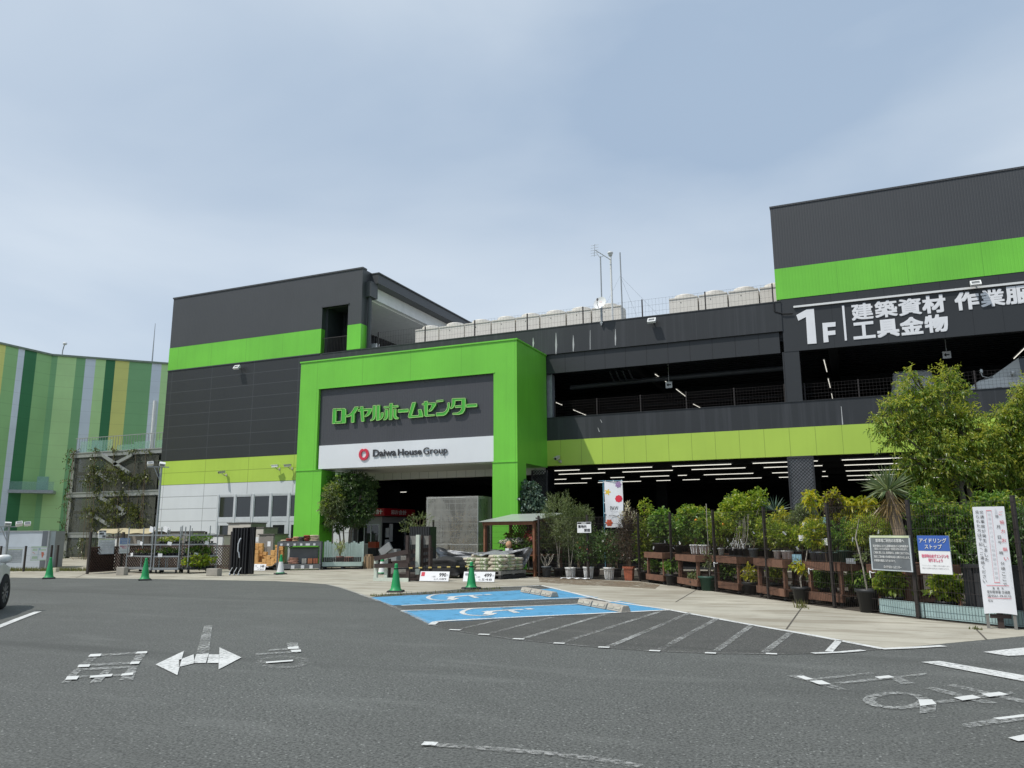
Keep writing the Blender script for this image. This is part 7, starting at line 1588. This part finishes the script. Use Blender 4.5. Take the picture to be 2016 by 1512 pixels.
def EL(px, y, rx, rz, Y, ry=None):
    p = F(px, y, Y); s_ = sof(p); return (p.x, p.y, p.z, rx*s_, (ry or rx)*s_, rz*s_)
b0 = TP(1925, 1150, 18.6); b0.z = 0
tree('large tree with golden tipped leaves rising over the fence by the accident notice', b0,
     [([b0, TP(1915,1060,18.6), TP(1890,960,18.7), TP(1850,860,18.8), TP(1835,790,18.9)], [.09, .075, .06, .045, .02]), ([b0+V((.1,.1,0)), TP(1925,1040,18.8), TP(1905,950,19), TP(1880,840,19.1)], [.07, .06, .045, .02]), ([TP(1890,960,18.7), TP(1830,900,18.3), TP(1770,850,18.2)], [.045, .03, .012])],
     [EL(1790,765,22,30,18.3), EL(1770,800,26,24,18.1), EL(1812,800,26,30,18.4), EL(1862,748,26,26,18.9), EL(1842,775,24,24,18.5), EL(1885,778,24,26,19), EL(1748,835,28,24,18.0), EL(1785,845,34,24,18.3), EL(1828,835,34,26,18.6), EL(1870,825,34,30,18.9), EL(1905,825,26,24,19), EL(1735,815,14,16,18.1), EL(1760,868,24,14,18.0), EL(1845,880,40,24,18.4), EL(1885,885,40,26,18.9), EL(1800,905,34,18,18.2), EL(1775,925,20,14,18.1), EL(1925,870,30,24,18.9), EL(1830,935,38,18,18.4), EL(1890,930,36,18,18.7), EL(1935,925,30,22,18.8), EL(1870,905,26,20,18.3), EL(1860,970,26,16,18.6), EL(1945,850,24,22,18.9), EL(1950,900,26,22,18.9), EL(1760,800,14,16,18.0), EL(1795,738,10,14,18.3), EL(1868,728,12,12,18.9)],
     1500, 'ash', .085, .030, .34, lf2='gold', n2=420, nl=12, spread=.75, droop=.55, up=.15)
b1 = TP(1985, 1150, 19.3); b1.z = 0
tree('second golden tipped tree cut by the right picture edge', b1,
     [([b1, TP(1975,1060,19.3), TP(1965,960,19.4), TP(1985,850,19.5), TP(1995,780,19.5)], [.09, .075, .06, .045, .02]), ([b1+V((.15,0,0)), TP(2000,1020,19.5), TP(2025,900,19.6)], [.07, .05, .03])],
     [EL(2020,765,20,24,19.4), EL(1994,800,24,20,19.3), EL(2035,790,34,34,19.6), EL(1968,820,24,20,19.2), EL(2000,830,34,26,19.4), EL(2040,850,40,34,19.6), EL(1955,855,24,18,19.2), EL(1985,875,36,24,19.4), EL(2025,905,40,28,19.5), EL(1958,905,24,20,19.2), EL(1995,930,36,22,19.4), EL(2070,830,40,60,19.7), EL(1970,955,28,20,19.3), EL(2015,965,36,22,19.4)],
     1250, 'ash', .085, .030, .34, lf2='gold', n2=320, nl=12, spread=.75, droop=.55, up=.15)
b2 = TP(1850, 1150, 17.6); b2.z = 0
tree('dense lower green tree filling the space behind the blue engine sign', b2,
     [([b2, TP(1850,1060,17.6), TP(1845,1010,17.6)], [.06, .05, .02]), ([b2, TP(1880,1080,17.7), TP(1900,1020,17.7)], [.05, .04, .015])],
     [EL(1830,1020,40,36,17.5), EL(1890,1030,46,40,17.6), EL(1855,1075,48,34,17.5), EL(1935,1060,44,48,17.7), EL(1905,1100,36,26,17.6), EL(1815,980,24,22,17.6), EL(1990,1040,50,50,17.9), EL(1960,1000,40,30,18.0)], 2300, 'mid', .08, .036, .18, lf2='ash', n2=500)
b3 = TP(1990, 1150, 16.6); b3.z = 0
tree('dark shrubby tree behind the accident notice at the right edge', b3, [([b3, TP(1990,1080,16.6), TP(1995,1010,16.6)], [.05, .04, .02])], [EL(1960,1080,44,50,16.7), EL(2010,1060,40,60,16.6), EL(2030,1120,40,50,16.5)], 1100, 'dark', .08, .036, .18)
# tree under the portal
b4 = F(682, 1060, 28.6); b4.z = 0
def q4(px, y, Y=28.6): return F(px, y, Y)
tree('dark multi stemmed tree with sunlit left side standing under the portal', b4,
     [([b4+V((-.1, 0, 0)), q4(668,1050), q4(655,1010)], [.035, .03, .015]), ([b4, q4(676,1045), q4(675,980)], [.04, .03, .015]), ([b4+V((.1, 0, 0)), q4(688,1045), q4(705,990)], [.035, .03, .015]), ([b4+V((.15, .05, 0)), q4(692,1045), q4(715,1000)], [.03, .025, .012])],
     [EL(690,955,44,26,28.9), EL(712,985,30,30,28.9), EL(680,985,38,28,28.7), EL(695,1015,36,22,28.7), EL(665,1025,26,20,28.5), EL(725,960,20,24,29.0), EL(715,1010,24,18,28.8)], 2900, 'dark', .10, .048, .2, lf2=None)
t = tree('sunlit left part of the portal tree, its light given by paler olive leaves', F(655, 1060, 27.9)*1.0, [([V((F(655,1060,27.9).x, 27.9, 0)), q4(656,1020,27.9), q4(655,975,27.9)], [.03, .025, .01])],
     [EL(655,972,18,20,27.75), EL(646,998,18,16,27.7), EL(664,992,16,20,27.8), EL(655,1018,14,14,27.8)], 480, 'olive', .11, .045, .22, name='lit_crown_part', lf2='ash', n2=90); t.location.z = APZ; t['category'] = 'shrub'  # sunlit side of the same tree, its light put into paler leaves
# blue green round leaved plant by the lattice column
b5 = F(1040, 1060, 28.6); b5.z = 0
tree('blue green round leaved plant between the portal column and the lattice', b5, [([b5, F(1040,1010,28.6), F(1045,960,28.6)], [.03, .025, .01])], [EL(1042,965,20,20,28.5), EL(1050,985,22,22,28.5), EL(1030,992,18,16,28.4), EL(1062,1003,18,14,28.4), EL(1020,998,10,10,28.3)], 520, 'blue', .10, .08, .16, name='round_leaved_tree')
# vines over the staircase
def vine(label, ells, n, lf='vine'):
    t = thing('climbing_vine', label, 'climbing plant', (sum(e[0] for e in ells)/len(ells), 33.9, APZ)); f = MB(); sm = MB()
    crown(f, ells, int(n*.22), .13, .085, .7, 8, -.1, .6, 1.4, .0); 
    for e in ells: sm.tube([(e[0], e[1], APZ if rnd.random() < .5 else max(APZ, e[2]-1.5)), (e[0]+rnd.uniform(-.3, .3), e[1], e[2]), (e[0]+rnd.uniform(-.4, .4), e[1], e[2]+e[5]*.7)], .015, 4)
    f.build('foliage', lm[lf], t, world=True); sm.build('vine_stem', m_stem, t, world=True)
def VE(x, y, rx, ry, Y=33.75): return EL(120+x/5.4, 850+y/5.4, rx/5.4*1.25, ry/5.4*1.25, Y, 8)
vine('vine mass hanging over the top landing of the staircase', [VE(380,190,70,26), VE(560,190,70,22), VE(800,200,110,22), VE(130,205,50,30), VE(940,205,40,20)], 150, 'vine')
vine('vine mass on the upper half of the staircase', [VE(350,380,110,110), VE(480,460,150,110), VE(750,500,170,70), VE(620,420,130,90), VE(880,470,90,80), VE(300,500,90,60)], 620)
vine('vine mass on the middle of the staircase', [VE(380,640,80,70), VE(560,760,170,100), VE(780,800,130,120), VE(350,880,150,100), VE(560,930,150,70), VE(820,950,130,80), VE(640,650,160,40)], 900)
vine('vine climbing the left column of the staircase', [VE(95,300,28,90), VE(85,520,26,120), VE(60,760,24,120), VE(45,980,24,110), VE(20,1150,26,110), VE(10,1330,28,110)], 260)
vine('vines and weeds at the foot of the staircase', [VE(150,1400,110,70,32.5), VE(250,1380,80,60,32.5), VE(60,1440,60,50,32.0), VE(200,1180,60,50), VE(640,1150,300,60)], 330)
# wheel stops
m_stop = mat('wheel_stop_concrete', (.40, .365, .31), .9, amt=.2, scale=8, bump=.4)
def stops(pa, pb, tag_):
    A, B = G(*pa), G(*pb); d = (B-A)/3; ang = math.atan2(d.y, d.x); L = d.length*.92
    for i in range(3):
        c_ = A+d*(i+.5); b = MB(); b.prism([V((-L/2, -.11, 0)), V((-L/2, .11, 0)), V((-L/2, .085, .07)), V((-L/2, .06, .115)), V((-L/2, -.06, .115)), V((-L/2, -.085, .07))], (L, 0, 0))
        o = thing('wheel_stop', f'{("far left","middle","near right")[i]} concrete wheel stop of the row in the {tag_} blue bay', 'wheel stop', (c_.x, c_.y, .012), ang, 'concrete wheel stops')
        b.build('stop_block', m_stop, o, bevel=.012)
        r_ = MB()
        for j in range(2): r_.add([(-L*.42+j*L*.45, -.1, .04), (-L*.42+j*L*.45+L*.38, -.1, .04), (-L*.42+j*L*.45+L*.38, -.082, .085), (-L*.42+j*L*.45, -.082, .085)], [(0,1,2,3)])
        r_.v = [(x, y-.006, z+.002) for x, y, z in r_.v]; r_.build('reflector', mat('stop_reflector', (.48, .44, .36), .4) if 'stop_reflector' not in bpy.data.materials else bpy.data.materials['stop_reflector'], o)
stops((1031,1166), (1093,1177), 'upper'); stops((1144,1190), (1234,1206.5), 'lower')
grass([(730,1174),(800,1171),(900,1166),(985,1159)], 260, .07, 'weeds', .1); grass([(1572,1194),(1580,1199)], 40, .16, 'weeds', .12); grass([(1915,1239),(1930,1241)], 26, .06, 'weeds', .06)
# ---------------------------------------------------------------- cars
m_carw = NT('pearl_white_paint'); m_carw.b.inputs['Coat Weight'].default_value = .6; m_carw = m_carw.fin((.68, .70, .68), .3)
m_tyre = mat('tyre_rubber', (.018, .018, .019), .85); m_rim = mat('alloy_rim', (.25, .26, .28), .3, .8); m_lampg = glassm('headlamp_glass', (.5, .52, .55), .08); m_cargl = glassm('car_window', (.03, .035, .038), .04); m_tail = mat('tail_lamp', (.45, .02, .02), .25)
def car(name, label, cat, st, wx, wr, paint, rz_, loc, glass_rows=(3,), mirror_x=.75, tall=False):
    """st: stations (x, half width, sill, belt, top, roof half width, side glass?)"""
    t = thing(name, label, cat, loc, rz_); body = MB(); gl = MB(); secs = []
    for x, w, s, bl, tp, rw, g_ in st:
        h = [(0, s), (w*.86, s), (w*.97, s+.12), (w, (s+bl)/2), (w*.985, bl-.04), (w*.95, bl), (rw+.01, max(bl+.005, tp-.05)), (rw*.85, max(bl+.008, tp-.01)), (0, tp+.012)]
        secs.append([V((x, y, z)) for y, z in h]+[V((x, -y, z)) for y, z in h[::-1]][1:-1])
    n = len(secs[0])
    for i in range(len(secs)-1):
        for j in range(n):
            k_ = (j+1) % n; q = [secs[i][j], secs[i][k_], secs[i+1][k_], secs[i+1][j]]
            side = j in (5, n-6); wind = j in (5, 6, 7, n-6, n-7, n-8) and st[i][6] == 'w'
            tgt = gl if (side and st[i][6] == 's') or (j in (6, 7, n-7, n-8) and st[i][6] == 'w') else body
            tgt.add(q, [(0, 1, 2, 3)], 0, True)
    body.add(secs[0], [tuple(range(n))]); body.add(secs[-1], [tuple(range(n))[::-1]])
    me = body.build('body', paint, t); gl.build('window', m_cargl, t)
    W0 = max(s[1] for s in st)
    for x in wx:
        for sg in (-1, 1):
            y = sg*(W0-.08); wo = MB().lathe([(wr*.62, -.1), (wr*.92, -.105), (wr, -.07), (wr, .07), (wr*.92, .105), (wr*.62, .1)], 28, (x, y, wr), axis='y').build('tyre', m_tyre, t)
            rb = MB().lathe([(0, .07), (.05, .075), (.06, .06), (wr*.6, .05), (wr*.64, .09)], 28, (0, 0, 0), axis='y')
            for k_ in range(10):
                a_ = k_*.6283; rb.bar((.04*math.cos(a_), -.075, .04*math.sin(a_)), (wr*.6*math.cos(a_), -.085, wr*.6*math.sin(a_)), .035, .03, up=(0, 1, 0))
            rb.v = [(v[0]+x, (v[1] if sg < 0 else -v[1])+y, v[2]+wr) for v in rb.v]; rb.build('rim', m_rim, t)
            ar2 = MB().lathe([(0, .004), (wr*1.13, .004), (wr*1.13, -.05)], 28, (0, 0, 0), axis='y', smooth=False); ar2.v = [(v[0]+x, (v[1] if sg < 0 else -v[1])+sg*(W0+.0), max(.18, v[2]+wr)) for v in ar2.v]; ar2.build('wheel_well', m_black, t)
    fx = st[-1]
    for sg in (-1, 1):
        MB().blob((fx[0]-.16, sg*(fx[1]*.86), fx[3]-.1), (.16, .13, .08), 12, 8).build('headlight', m_lampg, t)
        MB().blob((st[0][0]+.06, sg*(st[0][1]*.88), st[0][3]-.1), (.06, .1, .14), 10, 7).build('tail_light', m_tail, t)
        mx_ = mirror_x; bz = [s for s in st if s[0] <= mx_][-1][3]
        MB().blob((mx_, sg*(W0+.13), bz+.09), (.085, .12, .08), 14, 9, pw=.7).bar((mx_, sg*(W0-.05), bz+.02), (mx_, sg*(W0+.08), bz+.05), .06, .04).build('mirror', paint, t)
    return t
sedan = [(-2.15,.70,.32,.82,.86,.6,''),(-2.05,.80,.26,.88,.98,.6,''),(-1.6,.86,.22,.92,1.1,.58,'w'),(-.95,.88,.2,.93,1.42,.56,'s'),(-.2,.88,.2,.93,1.47,.57,''),(-.14,.88,.2,.93,1.47,.57,'s'),(.42,.88,.2,.93,1.42,.55,'w'),(1.12,.88,.2,.93,.97,.56,''),(1.7,.86,.22,.84,.86,.5,''),(2.05,.78,.26,.72,.75,.4,''),(2.2,.6,.34,.58,.6,.3,'')]
c0 = G(-9, 1200); hd = V((-.66, .75, 0)).normalized(); rg = V((hd.y, -hd.x, 0)); cc = c0-hd*1.35-rg*.76
car('parked_car', 'white parked car cut by the left picture edge, its front wheel in view', 'car', sedan, (-1.3, 1.35), .33, m_carw, math.atan2(hd.y, hd.x), (cc.x, cc.y, .002), mirror_x=.62)
van = [(-2.2,.74,.35,1.0,1.6,.6,''),(-2.1,.84,.28,1.05,1.82,.66,''),(-1.95,.86,.26,1.08,1.9,.68,'s'),(-1.0,.87,.24,1.08,1.92,.69,''),(-.92,.87,.24,1.08,1.92,.69,'s'),(.1,.87,.24,1.07,1.9,.68,''),(.18,.87,.24,1.07,1.89,.68,'s'),(.75,.87,.24,1.06,1.8,.64,'w'),(1.62,.86,.25,1.06,1.2,.6,''),(2.1,.82,.27,.98,1.02,.5,''),(2.35,.7,.32,.8,.82,.4,''),(2.42,.5,.4,.6,.62,.3,'')]
nx = F(1926, 770, 33.0).x; vt = car('white_van', 'white van parked on the upper deck at the right picture edge', 'van', van, (-1.4, 1.5), .32, m_carw, math.pi, (nx+2.05, 33.1, 5.852), mirror_x=1.05)
MB().tube([(1.75, .8, 1.05), (1.98, .92, 1.12), (2.02, .93, 1.24)], .018, 6).blob((2.0, .93, 1.3), (.06, .1, .09), 12, 8).build('front_mirror', m_carw, vt)
c2 = F(1764, 760, 34.5); v2 = dup(vt, (c2.x+.6, 36.2, 5.852), math.pi/2, 'white car on the upper deck almost hidden by the golden tipped tree')
